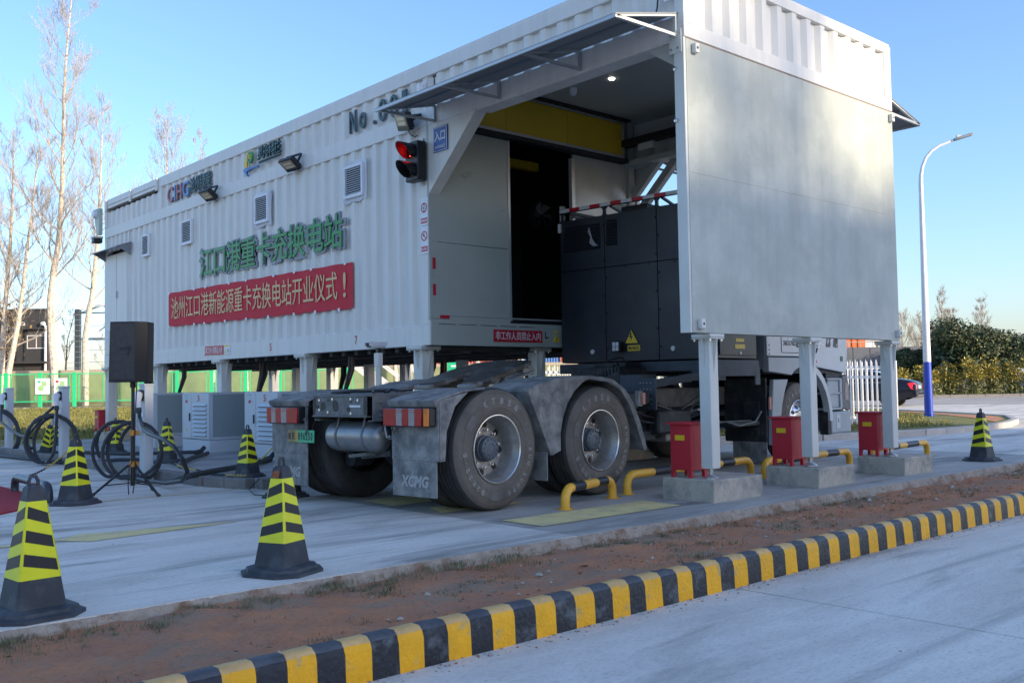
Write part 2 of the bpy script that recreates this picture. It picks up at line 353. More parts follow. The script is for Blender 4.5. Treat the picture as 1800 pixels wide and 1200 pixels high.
# broken front edge of the apron
mb=MB(); nx=1100; x0=-3.; dx=29/nx; prof_=((4.990,-.003),(4.978,-.006),(4.966,-.030),(4.958,-.065),(4.950,-.13))
for i in range(nx+1):
    x=x0+i*dx; chip=max(0,mn.noise(Vector((x*2.3,0,0)))-.12)*.10+.012*abs(mn.noise(Vector((x*11,2,0)))); 
    for j,(y,z) in enumerate(prof_):
        e=.010*mn.noise(Vector((x*16,j*2.1,1)))+.006*mn.noise(Vector((x*45,j*3,4)))
        mb.v.append((x,y-(chip*.5 if j in (2,3) else 0)-(e if j else 0)-(.25*chip if j==1 else 0),z-(chip*.35 if 0<j<4 else 0)+(e*.7 if 0<j<4 else 0)))
for i in range(nx):
    for j in range(4): k=i*5+j; mb.f.append((k,k+5,k+6,k+1)); mb.m.append(0)
o=mb.build('crumbled_edge',mat('edge_concrete',(.40,.33,.26),.9,0,.2,9,.9,50,col2=(.26,.16,.10),c2s=5,c2a=.56,c2w=.06),ap,smooth=False); o['kind']='stuff'
# raised platform under the station with kerb stones
pf=thing('raised_platform',None,None); pf['kind']='structure'
MB().prism([(4.86,10.75),(5.08,9.98),(12.6,9.98),(12.6,21.6),(7.2,21.6),(5.2,20.1),(4.86,20.1)],-.1,.10,'z').build('platform_slab',PLATC,pf,smooth=False)
def kerbrow(p,q,z0,z1,w,L_,mt,parent,gap=.008,name='kerb_stone'):
    p=Vector(p);q=Vector(q);n=max(1,round((q-p).length/L_)); d=(q-p)/n
    for i in range(n):
        a=p+d*i; b=a+d-d.normalized()*gap
        MB().bar((a.x,a.y,(z0+z1)/2),(b.x,b.y,(z0+z1)/2),w,z1-z0).build(name,mt,parent,smooth=False,bevel=.012)
KST=mat('kerb_stone',(.20,.19,.18),.85,0,.15,4,.5,30)
kerbrow((4.80,20.1),(4.80,10.72),-.05,.115,.15,.6,KST,pf); kerbrow((4.81,10.66),(5.0,9.99),-.05,.115,.15,.35,KST,pf); kerbrow((5.06,9.91),(8.6,9.91),-.05,.115,.15,.5,KST,pf)
# soil strip
mb=MB(); nx,ny=520,34; X0s,X1s=-3.,24.
for i in range(nx+1):
    for j in range(ny+1):
        x=X0s+(X1s-X0s)*i/nx; t=j/ny; y=3.64+(4.97-3.64)*t
        z=-.03-(.014+.045*min(1,max(0,(x-2.2)/2.5)))*t+.030*mn.noise(Vector((x*1.1,y*1.3,0)))+.022*mn.noise(Vector((x*4,y*4,3)))+.014*mn.noise(Vector((x*13,y*13,5)))+.012*abs(mn.noise(Vector((x*26,y*26,8))))
        if j==0: z=-.06
        mb.v.append((x,y,z))
for i in range(nx):
    for j in range(ny):
        a=i*(ny+1)+j; mb.f.append((a,a+ny+1,a+ny+2,a+1)); mb.m.append(0)
tag(mb.build('soil_strip',SOIL),None,None,None,'structure')
# stones, leaves and tufts on the soil
mb=MB(); 
for i in range(1500):
    x=rnd.uniform(-.5,14); t=rnd.random()**.6; y=3.75+1.2*t; r=rnd.uniform(.004,.014)*(2.2 if rnd.random()<.06 else 1); z=-.03-.06*t
    vs=[(x+r*dx*rnd.uniform(.7,1.4),y+r*dy*rnd.uniform(.7,1.4),z+.01+r*dz*rnd.uniform(.5,1)) for dx,dy,dz in ((1,0,0),(-1,0,0),(0,1,0),(0,-1,0),(0,0,1),(0,0,-1))]
    mb.add(vs,[(0,2,4),(2,1,4),(1,3,4),(3,0,4),(2,0,5),(1,2,5),(3,1,5),(0,3,5)],rnd.choice((0,0,0,0,0,0,1,0,0,0,1,2)))
tag(mb.build('loose_stones',[SOIL,CONB,mat('pale_pebble',(.5,.46,.42),.8)],smooth=False),'small loose stones and clods scattered over the red soil strip','stones',None,'stuff')
def tufts(name,spots,n,h,spread,mt,label,cat,wid=.004):
    mb=MB(); r=random.Random(len(spots)*7+n)
    for (x,y,z,k) in spots:
        for i in range(int(n*k)):
            a=r.uniform(0,2*PI); d=abs(r.gauss(0,spread*k)); bx=x+d*math.cos(a); by=y+d*math.sin(a); hh=h*r.uniform(.4,1.1); la=r.uniform(0,2*PI); le=hh*r.uniform(.2,.9); w=wid*r.uniform(.7,1.5)
            dx,dy=-math.sin(la)*w,math.cos(la)*w; mx_,my_=bx+le*.4*math.cos(la),by+le*.4*math.sin(la); ex,ey=bx+le*math.cos(la),by+le*math.sin(la)
            mb.add([(bx-dx,by-dy,z),(bx+dx,by+dy,z),(mx_+dx*.8,my_+dy*.8,z+hh*.65),(mx_-dx*.8,my_-dy*.8,z+hh*.65),(ex,ey,z+hh)],[(0,1,2,3),(3,2,4)])
    return tag(mb.build(name,mt,smooth=False),label,cat,None,'stuff')
sp=[]
for i in range(330):
    x=rnd.uniform(-.3,13); y=3.8+rnd.random()*1.1; 
    if mn.noise(Vector((x*.8,y*1.2,9)))>.02: sp.append((x,y,-.04-.055*(y-3.64)/1.33,rnd.uniform(.4,1.3)))
for i in range(55):
    x=rnd.uniform(.8,4.5); y=4.95-abs(rnd.gauss(0,.22)); sp.append((x,y,-.045,rnd.uniform(.5,1.3)))
for i in range(90):
    x=rnd.uniform(0,9.5); sp.append((x,4.90-rnd.random()*.15,-.05 if x<3 else -.08,rnd.uniform(.2,.6)))
tufts('grass_tufts',sp,50,.034,.085,TUFT,'sparse dull green grass tufts growing in the red soil strip','grass',.0018)
mb=MB()
for i in range(420):
    x=rnd.uniform(-1,16); y=rnd.choice((rnd.uniform(3.75,4.95),rnd.uniform(3.75,4.95),rnd.uniform(.8,3.4),rnd.uniform(5,8)))
    z=-.03-.055*(y-3.64)/1.33+.02 if 3.6<y<4.98 else (-.144 if y<3.6 else .006)
    a=rnd.uniform(0,PI); l=rnd.uniform(.008,.026)*(1 if 3.6<y<4.98 else .5); w=l*rnd.uniform(.15,.5)
    c,s_=math.cos(a),math.sin(a)
    mb.add([(x+l*c,y+l*s_,z),(x-w*s_,y+w*c,z+.006),(x-l*c,y-l*s_,z),(x+w*s_,y-w*c,z+.004)],[(0,1,2,3)],rnd.choice((0,1,1)))
tag(mb.build('leaf_litter',[LEAFB,mat('brown_bit',(.13,.07,.04),.9)],smooth=False),'scattered dry leaf bits and crumbs on soil and concrete','litter',None,'stuff')
mb=MB()
for i in range(700):
    x=rnd.uniform(1,13); y=3.53-abs(rnd.gauss(0,.05)); r=rnd.uniform(.003,.011); z=-.149
    mb.add([(x+r*dx*rnd.uniform(.6,1.4),y+r*dy*rnd.uniform(.6,1.4),z+r*dz*.6) for dx,dy,dz in ((1,0,0),(-1,0,0),(0,1,0),(0,-1,0),(0,0,1),(0,0,-1))],[(0,2,4),(2,1,4),(1,3,4),(3,0,4)],rnd.choice((0,1,1)))
tag(mb.build('kerb_foot_grit',[SOIL,CONB],smooth=False),'fine grit and soil crumbs along the foot of the striped kerb','grit',None,'stuff')
# striped kerb
kb=thing('striped_kerb',None,None,(0,3.6,0)); kb['kind']='structure'
KY=mat('kerb_yellow',(.90,.42,.0),.55,0,.10,7,.35,45,col2=(.42,.34,.16),c2s=11,c2a=.66,c2w=.07)
KB=mat('kerb_black',(.013,.015,.020),.5,0,.25,7,.35,45,col2=(.11,.12,.13),c2s=9,c2a=.62,c2w=.09)
KYP=mat('kerb_yellow_worn',(.68,.42,.16),.65,0,.15,10,.35,45); KBP=mat('kerb_black_worn',(.075,.08,.09),.6,0,.3,10,.35,45)
x=-1.2; i=0; rk=random.Random(5)
x=2.32-.137*26
while x<14.5:
    L_=.1375+rk.uniform(-.006,.006); j=[rk.uniform(-.004,.004) for _ in range(8)]; pr=[(3.53,-.16),(3.538,-.02),(3.548,.012),(3.575,.032),(3.63,.030),(3.648,.012),(3.648,-.15)]
    mb=MB(); n=len(pr); st=6
    for q_ in range(st+1):
        xx=x+L_*q_/st
        for k,p in enumerate(pr):
            e=.0035*mn.noise(Vector((xx*9,k*1.7,2)))+.002*mn.noise(Vector((xx*38,k*2.3,7))); chip=max(0,mn.noise(Vector((xx*5.3,3,k*.2)))-.42)*.035 if 1<=k<=3 else 0
            mb.v.append((xx+(.004*mn.noise(Vector((k*2.,i*3.1,q_//st))) if q_ in (0,st) else 0),p[0]+e+chip,p[1]+e*.6-chip*.6))
    for q_ in range(st):
        for k in range(n-1): mb.f.append((q_*n+k,(q_+1)*n+k,(q_+1)*n+k+1,q_*n+k+1)); mb.m.append(1 if k in (2,3,4) else 0)
    mb.build('kerb_stone',[KY,KYP] if i%2 else [KB,KBP],kb,angle=50)
    x+=L_; i+=1
# far side: island, road, lawn
isl=[(12.6,12.2),(14.2,10.6),(16.05,9.5),(18.5,8.75),(20.7,8.55),(22.5,8.75),(24.2,9.2),(26.4,10.2),(28.5,12.6),(31,16.0),(33,20),(33,30),(16,34),(12.6,30)]
MB().prism(isl,-.1,.09,'z').build('grass_island',LAWN,smooth=False)['kind']='structure'
ik=thing('island_kerb',None,None); ik['kind']='structure'
KS2=mat('light_kerb',(.42,.40,.37),.85,0,.12,4,.4,30)
for a,b in zip(isl[:11],isl[1:11]): kerbrow((a[0],a[1],0),(b[0],b[1],0),-.05,.12,.16,.75,KS2,ik)
# soil patch at tip of island
sheet('bare_soil_patch',[(22.8,9.1),(24.2,9.45),(26.2,10.4),(28.2,12.9),(29.6,15),(28.6,14.2),(26.6,11.9),(24.6,10.3)],.1,SOIL)
fr=sheet('far_road',[G(-2,44),G(60,34),G(70,55.2),G(-2,55.2)],.006,ROADF)
fk=thing('far_kerb',None,None); fk['kind']='structure'
a=G(18,55.4);b=G(48,55.4); kerbrow((a.x,a.y,0),(b.x,b.y,0),-.05,.16,.2,1.,KST,fk)
mb=MB(); mb.add([G(14,55.5,.05),G(60,55.5,.05),G(60,75,.05),G(14,75,.05)],[(0,1,2,3)]); mb.build('verge',LAWN,smooth=False)['kind']='structure'
# lawn at the left beyond the platform
sheet('lawn',[(4.75,20.2),(5.2,20.25),(7.3,21.8),(12.7,21.8),(12.7,36),(60,45),(20,140),(-40,140),(4.75,30)],.05,GRND)
mb=MB(); mb.add([G(-50,66,.07),G(-8,66,.07),G(-8,71,.07),G(-50,71,.07)],[(0,1,2,3)]); mb.build('footpath',mat('path_grey',(.17,.17,.18),.9),smooth=False)['kind']='structure'
sp=[]
for i in range(2600):
    d=rnd.uniform(22,64); s=d*rnd.uniform(-.56,-.32); p=G(s,d)
    if p.y>21.5 : sp.append((p.x,p.y,.05,rnd.uniform(.6,1.4)))
tufts('lawn_grass',sp,16,.13,.32,[GRASSB][0],'short yellow green lawn grass beyond the platform at the left','grass',.011)
sp=[]
for i in range(1500):
    x=rnd.uniform(14,31); y=rnd.uniform(9,20)
    if y>9.2+abs(x-20.5)*.28 and not (x>21 and y<8+(x-20)*.75): sp.append((x,y,.09,rnd.uniform(.6,1.3)))
tufts('island_grass',sp,22,.08,.16,[LEAFG,GRASSB][1],'short green grass on the kerbed island by the lamp post','grass',.007)

# painted patches and arrow
PAINT=mat('faded_yellow_paint',(.72,.58,.26),.8,0,.15,5,col2=(.45,.42,.36),c2s=6,c2a=.62,c2w=.10)
for pl in ([(5.2,5.5),(6.92,5.5),(6.96,5.98),(5.2,5.98)],[(5.16,7.48),(6.4,7.48),(6.4,8.05),(5.2,8.05)],[(5.15,6.72),(6.1,6.72),(6.1,7.1),(5.3,7.1)]):
    sheet('painted_patch',pl,.004,PAINT)
sheet('painted_arrow',[(-.5,7.62),(2.3,7.62),(2.44,7.42),(3.7,7.6),(2.5,7.86),(2.32,7.72),(-.5,7.72)],.004,PAINT)
sheet('painted_line',[(-6,10.02),(5.04,10.02),(5.04,10.06),(-6,10.06)],.004,PAINT)
CAR=MB().prism([(-2.6,9.6),(2.3,9.6),(2.66,9.95),(2.95,10.6),(3.1,11.3),(3.1,12.8),(-2.6,12.8)],.002,.014,'z').build('red_carpet',CARPET,smooth=False)
tag(CAR,'bright red carpet lying on the concrete at the left edge','carpet')

# ================================================================== SWAP STATION
X0=7.0; XB=10.9; YR=5.4; YI=9.3; YL=20.46; ZB=1.6; ZT=5.03
ST=thing('battery_swap_station','long white corrugated steel station raised on legs with a drive-through bay at its near end','building',(7.0,12.9,0))
def P_(mb,name,mt,**k): return mb.build(name,mt,ST,**k)
def corr_x(y0,y1,z0,z1,pitch=.262,dep=.036,x=X0+.004,hood=True):
    """trapezoid corrugated sheet facing -x"""
    n=max(1,round((y1-y0)/pitch)); p=(y1-y0)/n; mb=MB(); pts=[]
    for i in range(n):
        b=y0+i*p; pts+=[(b,0),(b+p*.30,0),(b+p*.50,dep),(b+p*.80,dep)]
    pts.append((y1,0))
    vs=[(x+d,y,z0) for y,d in pts]+[(x+d,y,z1) for y,d in pts]; k=len(pts)
    mb.add(vs,[(i,i+1,i+1+k,i+k) for i in range(k-1)]); return mb
def corr_y(x0,x1,z0,z1,pitch=.277,dep=.045,y=YR+.004):
    n=max(1,round((x1-x0)/pitch)); p=(x1-x0)/n; mb=MB(); pts=[]
    for i in range(n):
        b=x0+i*p; pts+=[(b,0),(b+p*.30,0),(b+p*.50,dep),(b+p*.80,dep)]
    pts.append((x1,0)); k=len(pts)
    mb.add([(a,y+d,z0) for a,d in pts]+[(a,y+d,z1) for a,d in pts],[(i,i+1,i+1+k,i+k) for i in range(k-1)]); return mb
# lower wall sheets, in sections between posts
secs=[(9.40,12.27),(12.27,15.02),(15.02,17.47),(17.47,19.14)]
for a,b in secs: P_(corr_x(a,b,1.845,4.275),'wall_panel',WHITE,angle=20)
P_(corr_x(19.12,20.32,3.96,4.275),'wall_panel',WHITE,angle=20)
for a,b in ((5.42,9.30),(9.32,12.27),(12.27,15.02),(15.02,17.48)): P_(corr_x(a,b,4.47,4.872,pitch=.262),'upper_panel',WHITE,angle=20)
P_(corr_x(17.62,20.32,4.47,4.80),'upper_panel',WHITE,angle=20)
# rails: continuous top, middle and bottom
P_(MB().box(X0-.012,X0+.12,5.4,YL,4.87,ZT),'top_rail',WHITE,bevel=.008)
P_(MB().box(X0-.008,X0+.12,5.4,YL,4.27,4.47),'middle_rail',WHITE,bevel=.006)
P_(MB().box(X0-.008,X0+.12,YI+.0,YL,ZB,1.85),'bottom_rail',WHITE,bevel=.006)
for y in (9.30,17.5,20.33): 
    z0,z1=(1.85,4.27) if y!=17.5 else (4.47,4.87)
    P_(MB().box(X0-.006,X0+.12,y,y+.13,z0,z1),'corner_post',WHITE,bevel=.006)
for a_,b_ in ((9.30,9.32),(17.47,17.62),(20.33,20.46)): P_(MB().box(X0-.01,X0+.12,a_,b_,4.47,4.87),'upper_post',WHITE)
# end wall (far left, faces +y) back wall, roof and floor
P_(MB().box(X0+.1,XB,20.40,YL,ZB,ZT),'end_wall',WHITE)
P_(MB().box(XB-.06,XB,YI,YL,ZB,ZT),'back_wall',WHITE)
P_(MB().box(X0,XB,5.4,YL,ZT,ZT+.03),'roof',WHITE)
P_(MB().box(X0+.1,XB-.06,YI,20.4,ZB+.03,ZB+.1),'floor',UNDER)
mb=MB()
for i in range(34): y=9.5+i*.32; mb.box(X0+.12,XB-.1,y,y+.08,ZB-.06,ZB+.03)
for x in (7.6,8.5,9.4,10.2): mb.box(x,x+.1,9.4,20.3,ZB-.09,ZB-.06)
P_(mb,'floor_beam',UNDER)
# roof gear near far end: lifting rail with brackets
mb=MB().box(X0-.03,X0-.012,17.65,20.4,4.93,4.945).box(X0-.022,X0-.012,17.65,20.4,4.86,4.87)
for y in (17.62,18.95,20.3): mb.box(X0-.045,X0-.012,y,y+.07,4.82,5.05)
P_(mb,'shutter_rail',WHITE,bevel=.004)
# near side wall (faces -y)
SEAMC=mat('seam_line',(.26,.19,.15),.7)
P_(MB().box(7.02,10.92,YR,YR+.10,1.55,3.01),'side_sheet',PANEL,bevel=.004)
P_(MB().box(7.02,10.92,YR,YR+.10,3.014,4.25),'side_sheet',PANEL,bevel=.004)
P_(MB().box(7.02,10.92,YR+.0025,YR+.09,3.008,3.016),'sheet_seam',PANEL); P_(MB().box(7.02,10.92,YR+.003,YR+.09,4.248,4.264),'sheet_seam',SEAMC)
P_(MB().box(6.99,10.92,YR-.006,YR+.11,4.262,4.40),'side_rail',WHITE,bevel=.006)
P_(MB().box(6.99,10.92,YR-.006,YR+.11,4.94,ZT),'side_top_rail',WHITE,bevel=.006)
P_(corr_y(7.16,10.76,4.40,4.94),'side_corrugation',WHITE,angle=20)
P_(MB().box(6.99,7.16,YR-.004,YR+.1,4.40,4.94),'side_post',WHITE,bevel=.005); P_(MB().box(10.76,10.92,YR-.004,YR+.1,4.40,4.94),'side_post',WHITE,bevel=.005)
P_(MB().box(6.985,7.018,YR+.002,YR+.115,1.55,4.26),'edge_channel',LEG,bevel=.004)
for (x,z) in ((7.13,4.17),(10.86,4.17),(7.12,1.63),(10.86,1.63)):
    e=P_(MB().box(x-.03,x+.03,YR-.05,YR,z-.045,z+.045),'lug',WHITE,bevel=.008)
    MB().lathe([(.0,0),(.013,0),(.013,.02)],12,'y',(x,YR-.052,z)).build('lug_hole',BLACK,e)
mb=MB().box(6.975,6.985,5.42,5.56,4.12,4.34)
P_(mb,'corner_plate',LEG,bevel=.003)
mb=MB(); 
for z in (4.16,4.29):
    for y in (5.45,5.53): mb.lathe([(0,-.012),(.011,-.012),(.011,0)],8,'x',(6.974,y,z))
P_(mb,'bolt',CHROME)
for y,z in ((5.50,3.98),(5.50,3.50)): P_(MB().lathe([(0,-.02),(.02,-.015),(.022,0)],10,'x',(6.984,y,z)),'bolt',CHROME)
# bay: ceiling, inner sheets, header, haunches, back frame
P_(MB().box(7.12,XB-.12,5.52,9.28,4.90,4.93),'ceiling_panel',CEIL)
P_(MB().box(X0+.125,X0+.145,5.5,9.3,4.27,4.9),'header_lining',CEIL)
P_(MB().box(X0-.006,X0+.2,5.52,8.37,4.245,4.268),'header_flange',WHITE)
P_(MB().prism([(9.3,3.45),(9.3,4.268),(8.40,4.268)],X0-.004,X0+.03,'x'),'haunch_plate',WHITE)
P_(MB().bar((X0+.075,9.30,3.44),(X0+.075,8.39,4.262),.16,.02,up=(0,.67,.74)),'haunch_flange',WHITE)
P_(MB().prism([(5.5,4.0),(5.5,4.268),(5.9,4.268)],X0+.03,X0+.06,'x'),'haunch_plate',CEIL)
# bay side of the machine room (y = 9.3)
P_(MB().box(X0,XB,YI-.012,YI+.1,ZB,1.90),'bay_sill_beam',INNER,bevel=.004)
mb=MB(); 
for i in range(5): mb.box(7.12+i*.33,7.38+i*.33,YI-.016,YI-.011,1.855,1.862)
P_(mb,'weld_slot',BLACK)
P_(MB().box(X0-.009,8.29,YI-.006,YI+.03,2.86,4.34),'bay_sheet',INNER,bevel=.003)
P_(MB().box(X0-.009,8.29,YI-.005,YI+.03,1.96,2.855),'bay_sheet',INNER,bevel=.003)
P_(MB().box(X0-.009,8.29,YI-.003,YI+.03,1.90,1.957),'bay_sheet',INNER)
P_(MB().box(8.27,8.31,YI-.015,YI+.03,1.93,4.34),'opening_jamb',TRIM)
P_(MB().box(8.3,9.5,YI-.02,YI+.06,1.95,1.97),'opening_sill',TRIM)
P_(MB().box(8.3,9.5,YI-.01,YI+.06,1.90,1.948),'sill_recess',BLACK)
P_(MB().box(9.50,10.62,YI-.004,YI+.03,1.90,4.30),'bay_sheet',mat('inner_panel_light',(.42,.42,.38),.22,0,.10,3,.3,3))
P_(MB().box(9.44,9.50,YI-.03,YI+.03,1.90,4.22),'opening_jamb',TRIM)
for a,b in ((7.04,8.18),(8.185,9.30),(9.305,10.42)): P_(MB().box(a,b,YI-.10,YI-.07,4.38,4.84),'yellow_header_panel',YEL,bevel=.003)
P_(MB().box(7.04,10.44,YI-.12,YI-.06,4.335,4.375).box(7.04,10.44,YI-.12,YI-.06,4.845,4.868).box(10.42,10.45,YI-.12,YI-.06,4.375,4.845),'header_trim',TRIM)
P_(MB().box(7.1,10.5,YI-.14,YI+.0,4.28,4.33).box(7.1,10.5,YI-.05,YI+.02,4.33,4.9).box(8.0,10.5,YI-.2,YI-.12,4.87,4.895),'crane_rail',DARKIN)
# dark machine room behind the opening
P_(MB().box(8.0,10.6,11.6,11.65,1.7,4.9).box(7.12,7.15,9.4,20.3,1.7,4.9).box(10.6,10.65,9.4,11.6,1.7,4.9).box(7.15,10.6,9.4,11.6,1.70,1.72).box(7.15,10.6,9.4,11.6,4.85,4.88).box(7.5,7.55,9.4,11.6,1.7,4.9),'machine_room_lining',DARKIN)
mb=MB(); 
for i in range(4): mb.box(8.2+i*.5,8.58+i*.5,11.0,11.5,1.8,3.9)
P_(mb,'battery_rack',mat('rack_dark',(.02,.022,.028),.5),bevel=.01)
P_(MB().box(8.3,9.6,10.1,10.2,4.20,4.32),'crane_beam',YEL)
f=P_(MB().lathe([(.20,-.06),(.215,0),(.215,.06),(.20,.06)],28,'y',(9.32,9.75,3.47)),'fan_ring',BLACK)
mb=MB()
for k in range(6):
    a=k*PI/3; c,s_=math.cos(a),math.sin(a)
    mb.add([(9.32+.03*c,9.75,3.47+.03*s_),(9.32+.19*math.cos(a-.3),9.72,3.47+.19*math.sin(a-.3)),(9.32+.19*math.cos(a+.25),9.78,3.47+.19*math.sin(a+.25)),(9.32+.03*math.cos(a+.8),9.77,3.47+.03*math.sin(a+.8))],[(0,1,2,3)])
mb.build('fan_blade',mat('fan_grey',(.06,.065,.07),.5),f)
P_(MB().box(9.36,9.43,9.40,9.44,3.30,3.56).box(9.37,9.42,9.40,9.44,2.9,3.1),'control_plate',SIGW)
# back frame of the bay
P_(MB().box(XB-.12,XB,5.5,9.3,4.30,ZT),'back_beam',CEIL)
P_(MB().box(XB-.35,XB-.12,5.5,9.3,4.25,4.33),'back_flange',CEIL)
P_(MB().box(XB-.5,XB-.36,5.5,9.3,4.50,4.60),'cable_tray',BLACK)
for a,b in (((10.75,9.28,3.50),(10.75,8.42,4.30)),((10.75,9.28,3.84),(10.75,8.78,4.30))): P_(MB().bar(a,b,.10,.11),'back_brace',CEIL,bevel=.01)
P_(MB().prism([(9.3,3.9),(9.3,4.28),(8.9,4.28)],XB-.04,XB-.01,'x'),'back_gusset',CEIL)
for y in (8.65,7.85,7.05,6.25):
    mb=MB().prism([(XB-.12,4.32),(XB-.12,4.58),(XB-.46,4.52),(XB-.42,4.42)],y,y+.02,'y').prism([(XB-.12,4.32),(XB-.12,4.58),(XB-.46,4.52),(XB-.42,4.42)],y+.26,y+.28,'y').bar((XB-.44,y,4.47),(XB-.44,y+.28,4.47),.03,.12)
    P_(mb,'corbel',LEG)
P_(MB().box(10.62,10.74,9.26,9.42,ZB,4.9),'back_post',CEIL)
for (x,y) in ((8.89,8.0),(8.8,6.3),(10.1,7.2)):
    c=P_(MB().lathe([(0,-.012),(.034,-.012),(.038,0)],20,'z',(x,y,4.90)),'ceiling_lamp',CLIGHT)
P_(MB().lathe([(0,-.10),(.03,-.095),(.05,-.06),(.05,0)],16,'z',(8.79,8.58,4.90)),'smoke_detector',SIGW)
P_(MB().prism([(9.6,4.3),(9.6,4.6),(9.3,4.72),(9.1,4.5)],5.52,5.9,'y'),'camera_hood',CEIL,bevel=.02)
# legs with cap plates, gussets and levelling feet
def leg(x,y,zt,w=.17,z0=.30,dark=False,foot=.205,gus=1):
    l=P_(MB().box(x-w/2,x+w/2,y-w/2,y+w/2,z0,zt),'leg',LEG if not dark else WHITE,bevel=.008)
    MB().box(x-w*.85,x+w*.85,y-w*.85,y+w*.85,zt-.035,zt-.003).box(x-w*.85,x+w*.85,y-w*.85,y+w*.85,zt-.05,zt-.038).build('cap_plate',LEG,l,bevel=.004)
    mb=MB()
    if gus: mb.prism([(y-w/2,zt-.36),(y-w/2,zt-.05),(y-w*.85,zt-.05)],x-.006,x+.006,'x').prism([(x+w/2,zt-.36),(x+w/2,zt-.05),(x+w*.9,zt-.05)],y-.006,y+.006,'y').prism([(x-w/2,zt-.30),(x-w/2,zt-.05),(x-w*.8,zt-.05)],y-.006,y+.006,'y')
    if mb.v: mb.build('gusset',LEG,l,smooth=False)
    MB().lathe([(.075,foot),(.075,foot+.012),(.035,foot+.035),(.022,foot+.04),(.022,z0)],18,'z',(x,y,0)).build('levelling_foot',CHROME,l)
    mb=MB()
    for sx in (-1,1):
        for sy in (-1,1): mb.lathe([(0,-.02),(.012,-.02),(.012,0)],6,'z',(x+sx*w*.68,y+sy*w*.68,zt-.05))
    mb.build('bolt',CHROME,l)
    return l
RL=[(7.37,5.50),(9.08,5.50),(10.82,5.50)]
for x,y in RL: leg(x,y,1.55,.128)
LY=[9.58,12.37,15.12,17.80,20.36]
for y in LY: leg(7.10,y,ZB,.18,.39,False,.28)
for y in LY[:4]: leg(9.95,y,ZB,.15,.39,False,.2,0)
for y in LY: leg(10.78,y,ZB,.18,.39,False,.2)
leg(8.95,9.52,ZB,.17,.39,False,.2)
# vents
def vent(y,z,w=.44,h=.44,patch=True):
    v=P_(MB().box(X0-.045,X0+.0,y-w/2,y-w/2+.035,z-h/2,z+h/2).box(X0-.045,X0,y+w/2-.035,y+w/2,z-h/2,z+h/2).box(X0-.045,X0,y-w/2+.035,y+w/2-.035,z+h/2-.035,z+h/2).box(X0-.045,X0,y-w/2+.035,y+w/2-.035,z-h/2,z-h/2+.045),'vent',SIGW,bevel=.003)
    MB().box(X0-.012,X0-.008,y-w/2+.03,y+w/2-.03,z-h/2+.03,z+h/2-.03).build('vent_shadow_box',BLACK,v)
    n=12; zz=(h-.09)/n; me=None
    for i in range(n):
        zc=z-h/2+.05+zz*(i+.5)
        if me is None:
            sl=MB().add([(X0-.040,y-w/2+.035,zc-.012),(X0-.040,y+w/2-.035,zc-.012),(X0-.016,y+w/2-.035,zc+.008),(X0-.016,y-w/2+.035,zc+.008),(X0-.040,y-w/2+.035,zc-.008),(X0-.040,y+w/2-.035,zc-.008)],[(0,1,2,3),(4,5,1,0),(4,3,2,5)]).build('slat',SIGW,v,smooth=False,loc=None); me=sl; z00=zc
        else:
            c=me.copy(); C.objects.link(c); c.parent=v; c.location=(0,0,zc-z00)
    if patch:
        pts=[]; rr=random.Random(int(y*10)); N=26
        for k in range(N):
            t=k/N*4; a=w/2+.045+rr.uniform(-.012,.02); b=h/2+.045+rr.uniform(-.012,.025)
            if t<1: pts.append((y-a+2*a*t,z-b))
            elif t<2: pts.append((y+a,z-b+2*b*(t-1)))
            elif t<3: pts.append((y+a-2*a*(t-2),z+b))
            else: pts.append((y-a,z+b-2*b*(t-3)))
        MB().prism(pts,X0-.008,X0-.001,'x').build('sealant_patch',mat('sealant_white',(.60,.61,.66),.6),v,smooth=False)
vent(10.93,3.86,.46,.44); vent(13.54,3.87,.44,.44); vent(16.32,3.87,.44,.43,False); vent(18.2,3.86,.36,.42,False)
# service door with louvres and canopy
dr=P_(MB().box(X0-.006,X0+.04,19.14,20.34,1.86,3.88),'door',WHITE,bevel=.004)
MB().box(X0-.016,X0-.006,19.19,19.74,1.92,3.82).build('door_leaf',WHITE,dr,bevel=.003); MB().box(X0-.016,X0-.006,19.76,20.30,1.92,3.82).build('door_leaf',WHITE,dr,bevel=.003)
for yy in (19.30,19.88):
    for i in range(5):
        z=2.05+i*.07
        MB().add([(X0-.018,yy,z),(X0-.018,yy+.32,z),(X0-.055,yy+.32,z-.005),(X0-.055,yy,z-.005),(X0-.018,yy+.32,z+.045),(X0-.018,yy,z+.045)],[(0,1,2,3),(3,2,4,5),(0,3,5),(1,4,2)]).build('door_louvre',WHITE,dr,smooth=False)
MB().box(X0-.045,X0-.016,19.70,19.735,2.98,3.12).build('door_handle',TRIM,dr,bevel=.005)
mb=MB(); mb.add([(X0,19.0,4.04),(X0,20.45,4.04),(X0-.30,20.45,3.93),(X0-.30,19.0,3.93),(X0,19.0,4.02),(X0,20.45,4.02),(X0-.30,20.45,3.91),(X0-.30,19.0,3.91)],[(0,1,2,3),(7,6,5,4),(3,2,6,7),(0,3,7,4),(1,5,6,2)]).prism([(X0,3.78),(X0,4.02),(X0-.26,3.93)],19.02,19.035,'y').prism([(X0,3.78),(X0,4.02),(X0-.26,3.93)],20.41,20.425,'y')
P_(mb,'door_canopy',GREYC)
